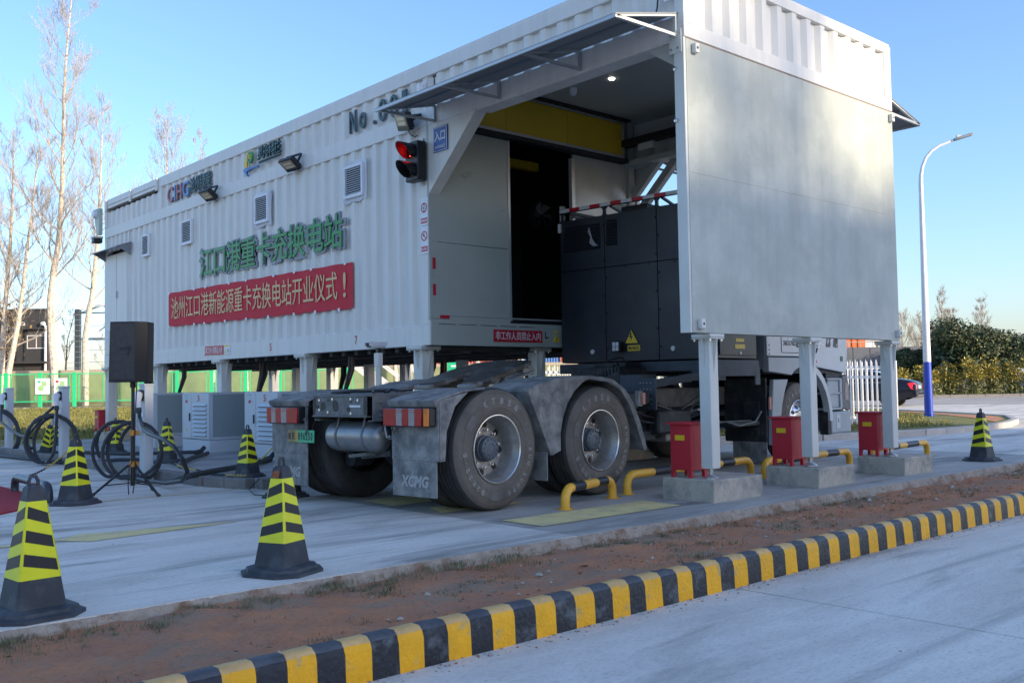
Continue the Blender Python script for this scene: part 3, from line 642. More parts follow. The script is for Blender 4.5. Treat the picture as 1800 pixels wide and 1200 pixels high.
# entrance awning (front) and exit awning (back)
def awning(xw,sgn):
    tip=xw+sgn*.86
    a=P_(MB().add([(xw,5.46,4.50),(xw,9.17,4.50),(tip,9.17,4.285),(tip,5.46,4.285),(xw,5.46,4.488),(xw,9.17,4.488),(tip,9.17,4.270),(tip,5.46,4.270)],[(0,3,2,1),(4,5,6,7),(3,7,6,2),(0,4,7,3),(1,2,6,5)]),'awning',mat('awning_sheet',(.22,.23,.24),.55,0,.1,1.),smooth=False)
    for y in (5.48,6.70,7.95,9.14):
        t=.028
        MB().bar((xw+sgn*.02,y,4.27),(xw+sgn*.02,y,4.50),t,t).bar((xw+sgn*.034,y,4.284),(tip,y,4.268),t,t).bar((xw+sgn*.034,y,4.468),(tip,y,4.268),t,t*.8).build('awning_bracket',LEG if y<6 else TRIM,a)
    MB().bar((tip-sgn*.012,5.46,4.262),(tip-sgn*.012,9.17,4.262),.025,.03).build('awning_edge',TRIM,a)
    MB().bar((xw+sgn*.45,5.50,4.362),(xw+sgn*.45,9.12,4.362),.03,.025).build('awning_purlin',GREYC,a)
awning(X0-.008,-1); awning(10.92,1)
# roof corner clip and winch plate
P_(MB().box(6.96,6.985,9.30,9.42,4.62,4.80).box(6.90,6.96,9.33,9.39,4.66,4.78),'bracket_plate',SIGW,bevel=.004)
P_(MB().box(6.955,6.985,5.52,5.6,4.62,4.72),'bracket_plate',SIGW,bevel=.01)
mb=MB().tube([(6.97,5.62,4.72),(6.95,5.66,4.66),(6.965,5.68,4.60),(6.96,5.70,4.53)],.008,6); P_(mb,'cable',BLACK)
# numbers on the rail
for y,ch in ((18.1,'1'),(15.45+.15,'3'),(13.30,'5'),(10.93,'7')):
    glyph('rail_number',ch,FX,(X0-.011,y,1.735),.06,.11,.002,SIGR,ST,.01,fit=True)
# reflective stickers on the bay side
for (x0,x1,z0,z1) in ((7.035,7.075,2.52,2.66),(7.035,7.075,2.20,2.34),(7.13,7.28,1.925,1.965)):
    P_(MB().box(x0,x1,YI-.019,YI-.013,z0,z1),'reflector_sticker',SIGR)
for (x0,x1,z0,z1) in ((7.035,7.075,2.42,2.52),(7.035,7.075,2.10,2.20),(7.02,7.13,1.925,1.965)):
    P_(MB().box(x0,x1,YI-.019,YI-.013,z0,z1),'reflector_sticker',INNER)
# underside cable bundles
def cabletree(y,x,seed,col=0):
    r=random.Random(seed); 
    for k in range(5):
        dx=r.uniform(-.05,.05); dy=r.uniform(-.07,.07)
        MB().tube([(x+dx,y+dy,1.6),(x+dx*1.2,y+dy*.7,1.35),(x+dx*.5-.05,y+dy*.4+.06,1.1),(x+dx-.08,y+dy*.3+.10,.85),(x-.1+dx,y+dy*.4+.1,.62)],.022,6).build('cable_bundle',CABLE if k%3 else WARMC,ST)
for i,(y,x) in enumerate(((17.35,7.35),(14.4,7.45),(11.55,7.3),(9.75,7.35),(13.2,10.2),(11.0,10.2),(16.2,10.1))): cabletree(y,x,i)

# blocks, red boxes
def block(x0,x1,y0,y1,z0,z1,label,group):
    o=MB().box(x0,x1,y0,y1,z0,z1).build('concrete_block',CONB,None,smooth=False,bevel=.012,loc=((x0+x1)/2,(y0+y1)/2,z0))
    return tag(o,label,'concrete block','concrete footing blocks under the station legs')
block(7.25,8.03,5.385,5.985,-.01,.205,'concrete footing block under the near side wall leg closest to the truck wheels','')
block(8.93,9.66,5.32,5.95,-.01,.20,'concrete footing block under the middle leg of the near side wall','')
block(10.70,11.40,5.28,5.86,-.01,.20,'concrete footing block under the far right leg of the near side wall','')
for i,y in enumerate(LY):
    block(6.86,7.46,y-.3,y+.3,.09,.28,['concrete footing block hidden behind the truck at the bay corner','concrete footing block behind the truck tail beside the cabinet numbered five','concrete footing block between the cabinets numbered three and five','concrete footing block behind the black speaker','concrete footing block at the far left end of the station'][i],'')
for x in (9.95,10.78):
    for i,y in enumerate(LY):
        o=block(x-.3,x+.3,y-.3,y+.3,-.01,.20,'footing block in the %s, %s counted from the bay'%('third leg row under the station' if x<10 else 'rearmost leg row of the station',['nearest','second','third','fourth','fifth'][i]),'')
block(8.68,9.25,9.25,9.80,-.01,.20,'concrete footing block under the leg beside the rear truck fender','')
def redbox(x,y,z,h,label):
    t=thing('red_equipment_box',label,'metal box',(x,y,z),0,'red steel boxes beside the station legs')
    L2=lambda mb,n,mt,**k: mb.build(n,mt,t,world=False,**k)
    b=L2(MB().box(-.12,.12,-.12,.12,.07,h-.02),'body',RED,bevel=.004)
    MB().box(-.1,.1,-.121,-.119,.10,h-.06).build('door',RED,b)
    L2(MB().box(-.15,.15,-.15,.15,h-.02,h),'lid',RED,bevel=.003)
    for sx in (-1,1):
        for sy in (-1,1): L2(MB().box(sx*.12,sx*.085,sy*.12,sy*.085,0,.07),'foot',RED)
    s_=L2(MB().box(-.126,-.1205,-.05,.06,h-.17,h-.12),'notice_label',SIGY)
    MB().box(-.1265,-.1262,-.04,.05,h-.155,h-.135).build('print_line',CHASD,s_)
    return t
redbox(7.40,5.78,.205,.52,'red steel box beside the leg nearest the truck wheels')
redbox(9.11,5.78,.20,.52,'red steel box beside the middle wall leg in front of the truck front wheel')
redbox(10.86,5.74,.20,.52,'red steel box beside the far right wall leg before the white fence')
redbox(7.05,20.72,.28,.45,'small red steel box behind the leg at the far left end of the station')
redbox(9.4,9.75,.2,.62,'dull red steel box under the machine room behind the rear fender')

# ------------------------------------------------------------------ signs and lettering
def sign(name,label,cat,loc,group=None): return thing(name,label,cat,loc,0,group)
bt=sign('banner','long red cloth banner with gold Chinese characters taped below the green characters','banner',(X0,14.0,2.2))
mb=MB(); n=150; rr=random.Random(2)
for i in range(n+1):
    y=17.11-(17.11-10.97)*i/n
    zt=2.86-.08*(i/n)+.003*math.sin(i*.42); zb=2.255-.095*(i/n)+.007*math.sin(i*.42+1)
    for j in range(5):
        f_=j/4; mb.v.append((X0-.020-.003*math.sin(i*.42)-.003*math.sin(i*.13+j*.5),y,zb+(zt-zb)*f_))
for i in range(n):
    for j in range(4): a=i*5+j; mb.f.append((a,a+5,a+6,a+1)); mb.m.append(0)
ob=mb.build('cloth',BAN,bt,angle=30)
txt='池州江口港新能源重卡充换电站开业仪式！'
row('character',txt[:-1],FX,(X0-.032,16.98,2.565),(X0-.032,11.35,2.49),.37,.003,GOLD,bt,.002,.84)
glyph('character','!',FX,(X0-.032,11.17,2.49),.07,.34,.003,GOLD,bt,.01,fit=True)
for i in range(9):
    for zz in (0,1):
        y=16.9-i*.72+rr.uniform(-.2,.2); z=(2.86-.08*(17.11-y)/6.14 if zz else 2.255-.095*(17.11-y)/6.14)
        MB().box(X0-.036,X0-.030,y-.03,y+.02,z-.025,z+.02).build('tape_tab',SIGW,bt)
gs=sign('station_name_sign','large green Chinese characters on grey backing above the red banner','sign',(X0,13.5,3.2))
row('letter_backing','江口港重卡充换电站',FX,(X0-.012,15.78,3.24),(X0-.012,11.18,3.23),.45,.012,GREYC,gs,.060,.94)
row('character','江口港重卡充换电站',FX,(X0-.028,15.76,3.245),(X0-.028,11.20,3.235),.45,.014,GREENC,gs,.008,.84)
no=sign('station_number_sign','dark raised lettering No.001 high on the wall beside the awning','sign',(X0,10.3,4.6))
for ch,y,w,z,h in (('N',10.93,.16,4.66,.29),('o',10.69,.15,4.63,.21),('.',10.42,.045,4.545,.045),('0',10.23,.16,4.66,.29),('0',9.98,.16,4.66,.29),('1',9.74,.09,4.66,.29)):
    glyph('letter_side',ch,FX,(X0-.018,y,z),w+.012,h+.012,.02,GREYC,no,.01,fit=True)
    glyph('letter',ch,FX,(X0-.034,y,z),w,h,.012,TEALC,no,.005,fit=True)
cg=sign('company_sign','red and blue raised letters CIHG with small Chinese characters, upper left of wall','sign',(X0,16.3,4.6))
LR=mat('letter_red',(.36,.05,.06),.4)
for ch,y,w,mt in (('C',17.02,.24,LR),('I',16.80,.055,BLUEC),('H',16.62,.22,LR),('G',16.34,.26,BLUEC)):
    glyph('letter_side',ch,FX,(X0-.018,y,4.64),w+.016,.285,.02,GREYC,cg,.02,fit=True); glyph('letter',ch,FX,(X0-.034,y,4.64),w,.27,.012,mt,cg,.015,fit=True)
row('character_side','池州绿能',FX,(X0-.015,16.18,4.655),(X0-.015,15.32,4.655),.26,.015,GREYC,cg,.03,.88); row('character','池州绿能',FX,(X0-.028,16.18,4.655),(X0-.028,15.32,4.655),.24,.015,TEALC,cg,.004,.85)
lg=sign('partner_sign','small logo with dark Chinese characters and fine print high in the middle of the wall','sign',(X0,13.5,4.66))
glyph('logo_ring','O',FX,(X0-.045,13.86,4.73),.18,.19,.03,GREENC,lg,.03,fit=True); glyph('logo_core','Q',FX,(X0-.05,13.86,4.73),.08,.09,.03,SIGY,lg,.02,fit=True)
MB().prism([(13.98,4.58),(13.98,4.66),(13.90,4.83),(13.97,4.83),(14.07,4.70),(14.07,4.60)],X0-.05,X0-.02,'x').build('logo_sail',SIGY,lg)
MB().prism([(14.12,4.56),(14.0,4.585),(13.62,4.57),(13.62,4.54),(13.86,4.545),(14.0,4.52),(13.95,4.44)],X0-.05,X0-.02,'x').build('logo_wave',BLUEC,lg)
row('character','灵舟科技',FX,(X0-.05,13.60,4.73),(X0-.05,12.87,4.72),.19,.03,TEALC,lg,.008,.9)
join_row('fine_print','LINGZHOU TECHNOLOGY',FX,(X0-.045,13.58,4.595),(X0-.045,12.88,4.59),.035,.02,TEALC,lg,.01)
# entrance sign
en=sign('entrance_sign','blue sign reading 入口 ENTRANCE on the slanted gusset by the bay','sign',(X0,9.03,4.05))
MB().box(X0-.022,X0-.010,8.90,9.17,3.90,4.20).build('panel',SIGB,en)
MB().box(X0-.0235,X0-.022,8.908,8.914,3.908,4.192).box(X0-.0235,X0-.022,9.156,9.162,3.908,4.192).box(X0-.0235,X0-.022,8.914,9.156,4.186,4.192).box(X0-.0235,X0-.022,8.914,9.156,3.908,3.914).build('border',SIGW,en)
row('character','入口',FX,(X0-.024,9.145,4.085),(X0-.024,8.925,4.085),.115,.002,SIGW,en,.015,.85); join_row('lettering','ENTRANCE',FX,(X0-.024,9.13,3.955),(X0-.024,8.94,3.955),.04,.002,SIGW,en,.01)
# prohibition signs
def proh(z,label,ch,bar):
    s_=sign('prohibition_sign',label,'sign',(X0,9.37,z),'prohibition signs on the corner post')
    MB().box(X0-.02,X0-.010,9.30,9.45,z-.175,z+.16).build('panel',SIGW,s_)
    MB().lathe([(.047,-.0225),(.062,-.0225),(.062,-.0205),(.047,-.0205),(.047,-.0225)],28,'x',(X0,9.375,z+.04)).build('ring',SIGR,s_)
    if bar: MB().bar((X0-.0235,9.375+.036,z+.076),(X0-.0235,9.375-.036,z+.004),.010,.0015,up=(1,0,0)).build('slash',SIGR,s_); MB().bar((X0-.0225,9.35,z+.02),(X0-.0225,9.40,z+.05),.012,.001,up=(1,0,0)).box(X0-.0228,X0-.022,9.372,9.385,z+.03,z+.07).build('pictogram',BLACK,s_)
    else:
        glyph('number','4.3',FX,(X0-.022,9.375,z+.04),.055,.05,.001,BLACK,s_,.01,fit=True)
        MB().prism([(9.36,z+.087),(9.39,z+.087),(9.375,z+.07)],X0-.0235,X0-.021,'x').prism([(9.36,z-.007),(9.39,z-.007),(9.375,z+.01)],X0-.0235,X0-.021,'x').build('arrow_mark',BLACK,s_)
    MB().box(X0-.0215,X0-.020,9.31,9.44,z-.15,z-.085).build('caption_field',SIGR,s_)
    row('caption',ch,FX,(X0-.0225,9.435,z-.118),(X0-.0225,9.315,z-.118),.028,.001,SIGW,s_,.01,.9)
proh(3.23,'white height limit 4.3 sign with red ring, upper of two on the corner post','限制高度',False); proh(2.885,'white sign with red slashed ring, lower of two on the corner post','禁止烟火',True)
def warn(name,label,frame,p0,p1,h,loc,grp='red warning strips on the bottom beams'):
    s_=sign(name,label,'sign',loc,grp); p0=Vector(p0);p1=Vector(p1);n=frame.to_3x3()@Vector((0,0,1)); c=(p0+p1)/2
    d=(p1-p0)
    MB().add([tuple(p0-Vector((0,0,h/2))),tuple(p1-Vector((0,0,h/2))),tuple(p1+Vector((0,0,h/2))),tuple(p0+Vector((0,0,h/2))),tuple(p0-Vector((0,0,h/2))-n*.008),tuple(p1-Vector((0,0,h/2))-n*.008),tuple(p1+Vector((0,0,h/2))-n*.008),tuple(p0+Vector((0,0,h/2))-n*.008)],[(0,1,2,3),(7,6,5,4),(0,4,5,1),(1,5,6,2),(2,6,7,3),(3,7,4,0)]).build('panel',SIGR,s_,smooth=False)
    row('character','非工作人员禁止入内',frame,p0+n*.002+d*.03,p1+n*.002-d*.03,h*.66,.002,SIGW,s_,.006,.86)
    return s_
warn('warning_strip','red strip sign with white characters on the bay beam beside the battery box',FY,(7.985,YI-.024,1.735),(8.832,YI-.024,1.735),.155,(8.4,YI,1.73))
warn('warning_strip','faded red strip sign with white characters on the bottom rail left of number 5',FX,(X0-.022,15.58,1.765),(X0-.022,14.90,1.755),.15,(X0,15.2,1.76))
s_=sign('caution_sticker','white and yellow caution sticker right of the faded red strip on the bottom rail','sign',(X0,14.77,1.76))
MB().box(X0-.018,X0-.010,14.65,14.88,1.68,1.83).build('panel',SIGW,s_); MB().box(X0-.0195,X0-.018,14.66,14.87,1.80,1.825).build('heading_field',SIGY,s_); MB().prism([(14.86,1.70),(14.79,1.70),(14.825,1.77)],X0-.0195,X0-.018,'x').build('triangle_mark',SIGY,s_)
for k in range(3): MB().box(X0-.0192,X0-.018,14.67,14.76,1.70+k*.025,1.71+k*.025).build('print_line',BLACK,s_)
s_=sign('seat_sticker','small grey sticker with black pictogram right of the red strip on the bay beam','sign',(8.93,YI,1.75))
MB().box(8.87,9.0,YI-.022,YI-.013,1.68,1.82).build('panel',INNER,s_); MB().box(8.885,8.90,YI-.024,YI-.022,1.73,1.80).box(8.885,8.95,YI-.024,YI-.022,1.715,1.735).build('pictogram',BLACK,s_)
s_=sign('hazard_sticker','yellow triangle sticker on the bay beam next to the battery box','sign',(9.1,YI,1.75))
MB().prism([(9.04,1.67),(9.16,1.67),(9.10,1.77)],YI-.022,YI-.013,'y').prism([(9.06,1.785),(9.14,1.785),(9.10,1.83)],YI-.022,YI-.013,'y').build('panel',SIGY,s_); MB().box(9.095,9.105,YI-.024,YI-.022,1.69,1.735).build('mark',BLACK,s_)
# floodlights
def flood(loc,rx,ry,rz,label,s=1.):
    t=thing('floodlight',label,'floodlight',loc,0,'floodlights on the long wall'); t.rotation_euler=(rx,ry,rz); t.scale=(s,s,s)
    h=MB().box(-.03,.03,-.16,.16,-.11,.11).build('housing',BLACK,t,world=False,bevel=.01)
    MB().box(-.034,-.030,-.13,.13,-.05,.085).build('lens',mat('flood_lens',(.42,.33,.24),.25,0,.2,14),h,world=False)
    for z in (-.02,.035): MB().box(-.036,-.034,-.09,.09,z-.018,z+.018).build('led_plate',mat('led_plate',(.62,.52,.36),.3,0,.1),h,world=False)
    MB().bar((.03,-.17,0),(.16,-.17,.03),.02,.03).bar((.03,.17,0),(.16,.17,.03),.02,.03).bar((.15,-.17,.03),(.15,.17,.03),.03,.02).build('yoke',BLACK,t,world=False)
    mb=MB(); 
    for i in range(9): mb.box(.03,.055,-.14+i*.035,-.135+i*.035,-.09,.09)
    mb.build('cooling_fin',BLACK,t,world=False)
    MB().tube([(.03,.02,-.10),(.04,.0,-.17),(.08,-.03,-.21),(.12,-.02,-.20)],.006,6).build('lead',BLACK,t,world=False)
    return t
flood((X0-.15,15.17,4.33),0,R(-52),R(6),'black floodlight below the red and blue letters on the wall'); flood((X0-.15,12.42,4.34),0,R(-52),R(6),'black floodlight on the wall below the small partner logo')
flood((X0-.15,9.60,4.38-.02),R(12),R(-22),R(-14),'black floodlight tilted outward under the left end of the awning, above the signal light',1.05)
# traffic signal
ts=thing('traffic_signal','black two-lamp traffic signal showing a red figure beside the bay entrance','traffic light',(X0,9.40,3.83))
MB().box(-.16,-.03,-.10,.16,-.24,.24).build('housing',BLACK,ts,world=False,bevel=.012)
MB().box(-.03,.0,-.03,.03,-.28,-.24).box(-.03,0,-.03,.03,.24,.29).box(-.03,0,-.08,.08,-.01,.01).build('mount',TRIM,ts,world=False)
for z,lit in ((.115,1),(-.115,0)):
    ln=MB().lathe([(0,-.172),(.05,-.170),(.088,-.162)],28,'x',(0,.03,z)).build('lens',mat('signal_lens_dark',(.012,.008,.008),.15) ,ts,world=False)
    n=24; mb=MB(); out_=[];
    for ri,(rad) in enumerate((.100,.094)):
        for k in range(n+1):
            a=R(-50)+R(280)*k/n; dep=.19 if True else 0
            # visor longer at top
            top=(1+math.sin(a))/2; L_=.045+.165*top
            mb.v.append((-.16,.03+rad*math.cos(a),z+rad*math.sin(a))); mb.v.append((-.16-L_,.03+rad*math.cos(a),z+rad*math.sin(a)))
    for k in range(n): mb.f.append((2*k,2*k+1,2*k+3,2*k+2)); mb.m.append(0)
    o_=2*(n+1)
    for k in range(n): mb.f.append((o_+2*k,o_+2*k+2,o_+2*k+3,o_+2*k+1)); mb.m.append(1)
    for k in range(n): mb.f.append((2*k+1,o_+2*k+1,o_+2*k+3,2*k+3)); mb.m.append(0)
    mb.build('visor',[BLACK,SIGRD if lit else BLACK],ts,world=False)  # only the lit lamp's visor gets the painted red glow inside
    if lit:
        mb=MB(); pts=[(0,.055),(-.004,.042),(.006,.03),(-.006,.018),(.008,.006),(-.004,-.006),(.006,-.018),(.0,-.03),(.010,-.042),(.024,-.052),(-.004,-.052),(.012,.03),(.014,.015),(.016,.0),(-.014,.02),(-.016,.0)]
        for (yy,zz) in pts: mb.lathe([(0,-.180),(.006,-.178),(.0065,-.172)],8,'x',(0,.03-yy*1.0,z+zz))
        mb.build('red_figure',EXTL,ln,world=False)
# horn / camera at the far upper corner, small dome camera
hc=thing('corner_floodlight','pale round lamp on bracket at the far top corner of the station','lamp',(X0-.05,20.6,4.72))
MB().prism([(-.02,-.35),(.10,-.35),(.26,.12),(.2,.2),(-.02,.2)],-.04,.04,'x').build('bracket',mat('pale_green_metal',(.42,.48,.42),.5),hc,world=False)
MB().lathe([(0,-.10),(.07,-.10),(.10,-.05),(.10,.05)],18,'x',(0,.16,.10)).build('lamp_bowl',GUNW,hc,world=False)
cc=thing('corner_camera','small black security camera on arm at the far end of the station','camera',(X0-.05,20.5,4.28))
MB().box(-.10,.08,.18,.36,-.07,.03).build('body',BLACK,cc,world=False,bevel=.02); MB().box(-.11,.09,.17,.37,.03,.07).build('hood',LEG,cc,world=False,bevel=.01); MB().tube([(0,.2,-.05),(0,.1,-.06),(0,0,0)],.015,8).build('arm',BLACK,cc,world=False)
# camera on a post in front of the station
pc=thing('camera_post','white bullet camera on a slim pale post between the truck and the bottom rail','camera post',(6.3,9.38,0))
MB().tube([(0,0,0),(0,0,1.38)],.036,14).build('post',LEG,pc,world=False)
MB().box(-.035,.035,-.045,.045,1.34,1.50).build('neck_plate',LEG,pc,world=False,bevel=.01)
hs=MB().box(-.13,.08,-.045,.045,1.555,1.615).build('camera_housing',GUNW,pc,world=False,bevel=.015); hs.location=(0,0,0)
MB().box(-.155,.10,-.052,.052,1.615,1.625).box(-.155,.09,.047,.052,1.58,1.615).box(-.155,.09,-.052,-.047,1.58,1.615).build('sunshield',GUNW,pc,world=False)
MB().box(-.134,-.129,-.04,.04,1.56,1.61).build('camera_glass',BLACK,hs,world=False); MB().box(-.02,.02,-.02,.02,1.5,1.555).build('swivel',BLACK,pc,world=False)

# ================================================================== TRUCK
TK=thing('tractor_truck','dusty grey tractor truck under the bay with dark battery box and bare rear frame','truck',(5.6,6.48,0),.1)
def T(mb,name,mt,parent=None,**k): return mb.build(name,mt,parent or TK,world=False,**k)
def plate_with_holes(w,h,holes,th):
    cu=bpy.data.curves.new('p','CURVE'); cu.dimensions='2D'; cu.fill_mode='BOTH'; cu.extrude=th/2
    def poly(pts):
        s_=cu.splines.new('POLY'); s_.points.add(len(pts)-1); s_.use_cyclic_u=True
        for i,p in enumerate(pts): s_.points[i].co=(p[0],p[1],0,1)
    poly([(-w/2,-h/2),(w/2,-h/2),(w/2,h/2),(-w/2,h/2)])
    for (cx,cy,rx,ry) in holes: poly([(cx+rx*math.cos(2*PI*k/16),cy+ry*math.sin(2*PI*k/16)) for k in range(16)])
    o=bpy.data.objects.new('p',cu); C.objects.link(o); dg=bpy.context.evaluated_depsgraph_get()
    me=bpy.data.meshes.new_from_object(o.evaluated_get(dg)); bpy.data.objects.remove(o); bpy.data.curves.remove(cu); return me
def raw(me,name,mt,parent,frame=None,pos=(0,0,0)):
    M=(frame or Matrix.Identity(4)).to_3x3()
    for v in me.vertices: v.co=M@v.co+Vector(pos)
    me.materials.clear(); me.materials.append(mt); o=bpy.data.objects.new(name,me); C.objects.link(o); o.parent=parent; return o
# chassis rails
def chan(v,s_): # web at v, flanges towards s_
    return [(v,.80),(v,1.03),(v+s_*.075,1.03),(v+s_*.075,1.022),(v+s_*.008,1.022),(v+s_*.008,.808),(v+s_*.075,.808),(v+s_*.075,.80)]
for v,s_ in ((.80,1),(1.66,-1)):
    r_=T(MB().prism(chan(v,s_),-.75,6.9,'x'),'chassis_rail',CHAS)
    mb=MB()
    for i in range(7):
        for z in (.85,.91,.97):
            if (i*3+int(z*100))%4: mb.lathe([(0,0),(.012,0),(.016,.002),(.016,.012)] if False else [(0,-.014),(.013,-.014),(.013,0)],6,'y',(-.66+i*.12,v-(.0 if s_>0 else -.014),z))
    tag(T(mb,'rail_bolt',CHROME,r_),kind='stuff')
rcp=T(MB().box(-.77,-.755,.87,1.65,.848,1.02),'rear_cross_plate',CHAS,bevel=.003)
for (vc,zc,rv,rz_) in ((1.50,.935,.028,.034),(1.585,.93,.011,.014),(1.31,.935,.035,.046),(1.12,.905,.020,.018),(1.08,.98,.007,.007),(1.42,.99,.007,.007),(1.42,.88,.007,.007)):
    vs=[(-.772,vc+rv*math.cos(2*PI*k/18),zc+rz_*math.sin(2*PI*k/18)) for k in range(18)]+[(-.7745,vc+(rv+.004)*math.cos(2*PI*k/18),zc+(rz_+.004)*math.sin(2*PI*k/18)) for k in range(18)]
    T(MB().add(vs,[tuple(range(18))]+[(k,(k+1)%18,(k+1)%18+18,k+18) for k in range(18)]),'punched_hole',BLACK,rcp,smooth=False)
for vv in (.885,1.635): T(MB().prism([(vv-.012,.86),(vv+.012,.86),(vv+.02,.935),(vv+.012,1.01),(vv-.012,1.01),(vv-.02,.935)],-.7745,-.7715,'x'),'end_notch',BLACK,rcp)
T(MB().box(-.78,-.7,.86,1.66,1.02,1.034).box(-.78,-.7,.86,1.66,.836,.848),'cross_plate_flange',CHAS,bevel=.002)
T(MB().box(-.775,-.768,.95,1.10,.925,.945),'part_label',REFW)
mb=MB()
for v,z in ((1.55,.99),(1.55,.90),(1.35,1.0),(1.42,.88),(1.08,1.0),(1.08,.87),(.98,.99)): mb.lathe([(0,-.012),(.013,-.012),(.014,0)],8,'x',(-.768,v,z))
tag(T(mb,'plate_bolt',CHROME),kind='stuff')
for u0,u1,z in ((-.72,-.35,1.045),(-.36,.12,1.052),(.10,.6,1.06)): T(MB().box(u0,u1,.86,1.62,1.03,z),'deck_plate',CHAS,bevel=.004)
for i in range(3): T(MB().tube([(-.66+.22*i,.9+.1*i,1.05),(-.5+.22*i,1.1,1.08),(-.45+.2*i,1.4,1.075),(-.6+.25*i,1.6,1.05)],.014,7),'air_hose',CABLE)
T(MB().bar((-.62,.62,1.085),(.75,.62,1.085),.03,.008),'side_rail_strip',CHAS)
T(MB().bar((-.62,1.82,1.085),(.75,1.82,1.085),.03,.008),'side_rail_strip',CHAS)
# fifth wheel
FWM=mat('greased_steel',(.03,.032,.035),.38,.4,.3,5,.1,30,col2=(.16,.165,.17),c2s=6,c2a=.6,c2w=.08)
fw=T(MB().add(*[[(0,0,0)],[]]),'fifth_wheel',FWM) if False else None
poly=[(.52,.80),(.60,.74),(1.05,.73),(1.38,.80),(1.45,1.0),(1.46,1.2),(1.45,1.4),(1.38,1.62),(1.05,1.69),(.60,1.68),(.52,1.60),(.56,1.42),(.86,1.25),(.92,1.21),(.86,1.17),(.56,1.0)]
def tz_(u): return 1.145+(u-.5)*.235
vs=[(u,v,tz_(u)+(-.02 if u<.62 else 0)) for u,v in poly]+[(u,v,tz_(u)-.045+(-.02 if u<.62 else 0)) for u,v in poly]; n=len(poly)
# split in convex strips
fw=T(MB().add(vs,[(0,1,2,13,14,15),(2,3,4,5,13),(5,6,7,8,13),(8,9,10,11,12,13)]+[tuple(x+n for x in reversed(f)) for f in [(0,1,2,13,14,15),(2,3,4,5,13),(5,6,7,8,13),(8,9,10,11,12,13)]]+[(i,(i+1)%n,(i+1)%n+n,i+n) for i in range(n)]),'fifth_wheel',FWM,smooth=False)
GREY5=mat('worn_steel_pale',(.22,.215,.20),.45,.3,.3,8)
for v0,v1 in ((.78,1.02),(1.42,1.66)): T(MB().prism([(.50,tz_(.5)-.075),(.50,tz_(.5)-.03),(.80,tz_(.8)-.046),(.80,tz_(.8)-.10)],v0,v1,'y'),'ramp_nose',GREY5,fw,bevel=.01)
for v in (.74,1.64): T(MB().prism([(.80,1.06),(1.30,1.06),(1.14,tz_(1.1)-.05),(.92,tz_(.95)-.05)],v,v+.05,'y'),'pivot_bracket',CHAS,fw)
T(MB().box(1.25,1.42,.80,.98,tz_(1.3)-.12,tz_(1.3)-.05).box(1.25,1.42,1.45,1.62,tz_(1.3)-.12,tz_(1.3)-.05),'end_stop',GREY5,fw,bevel=.01) 
T(MB().bar((.9,.66,tz_(.9)-.09),(1.3,.70,tz_(1.3)-.09),.05,.02),'release_handle',GREY5,fw)
T(MB().prism([(.62,1.035),(1.55,1.035),(1.55,1.065),(.62,1.065)],.70,1.74,'y'),'mounting_plate',CHAS,bevel=.004)
for i in range(5): T(MB().prism([(.74+i*.16,1.065),(.86+i*.16,1.065),(.80+i*.16,1.11)],.70,.76,'y'),'wedge',CHAS)
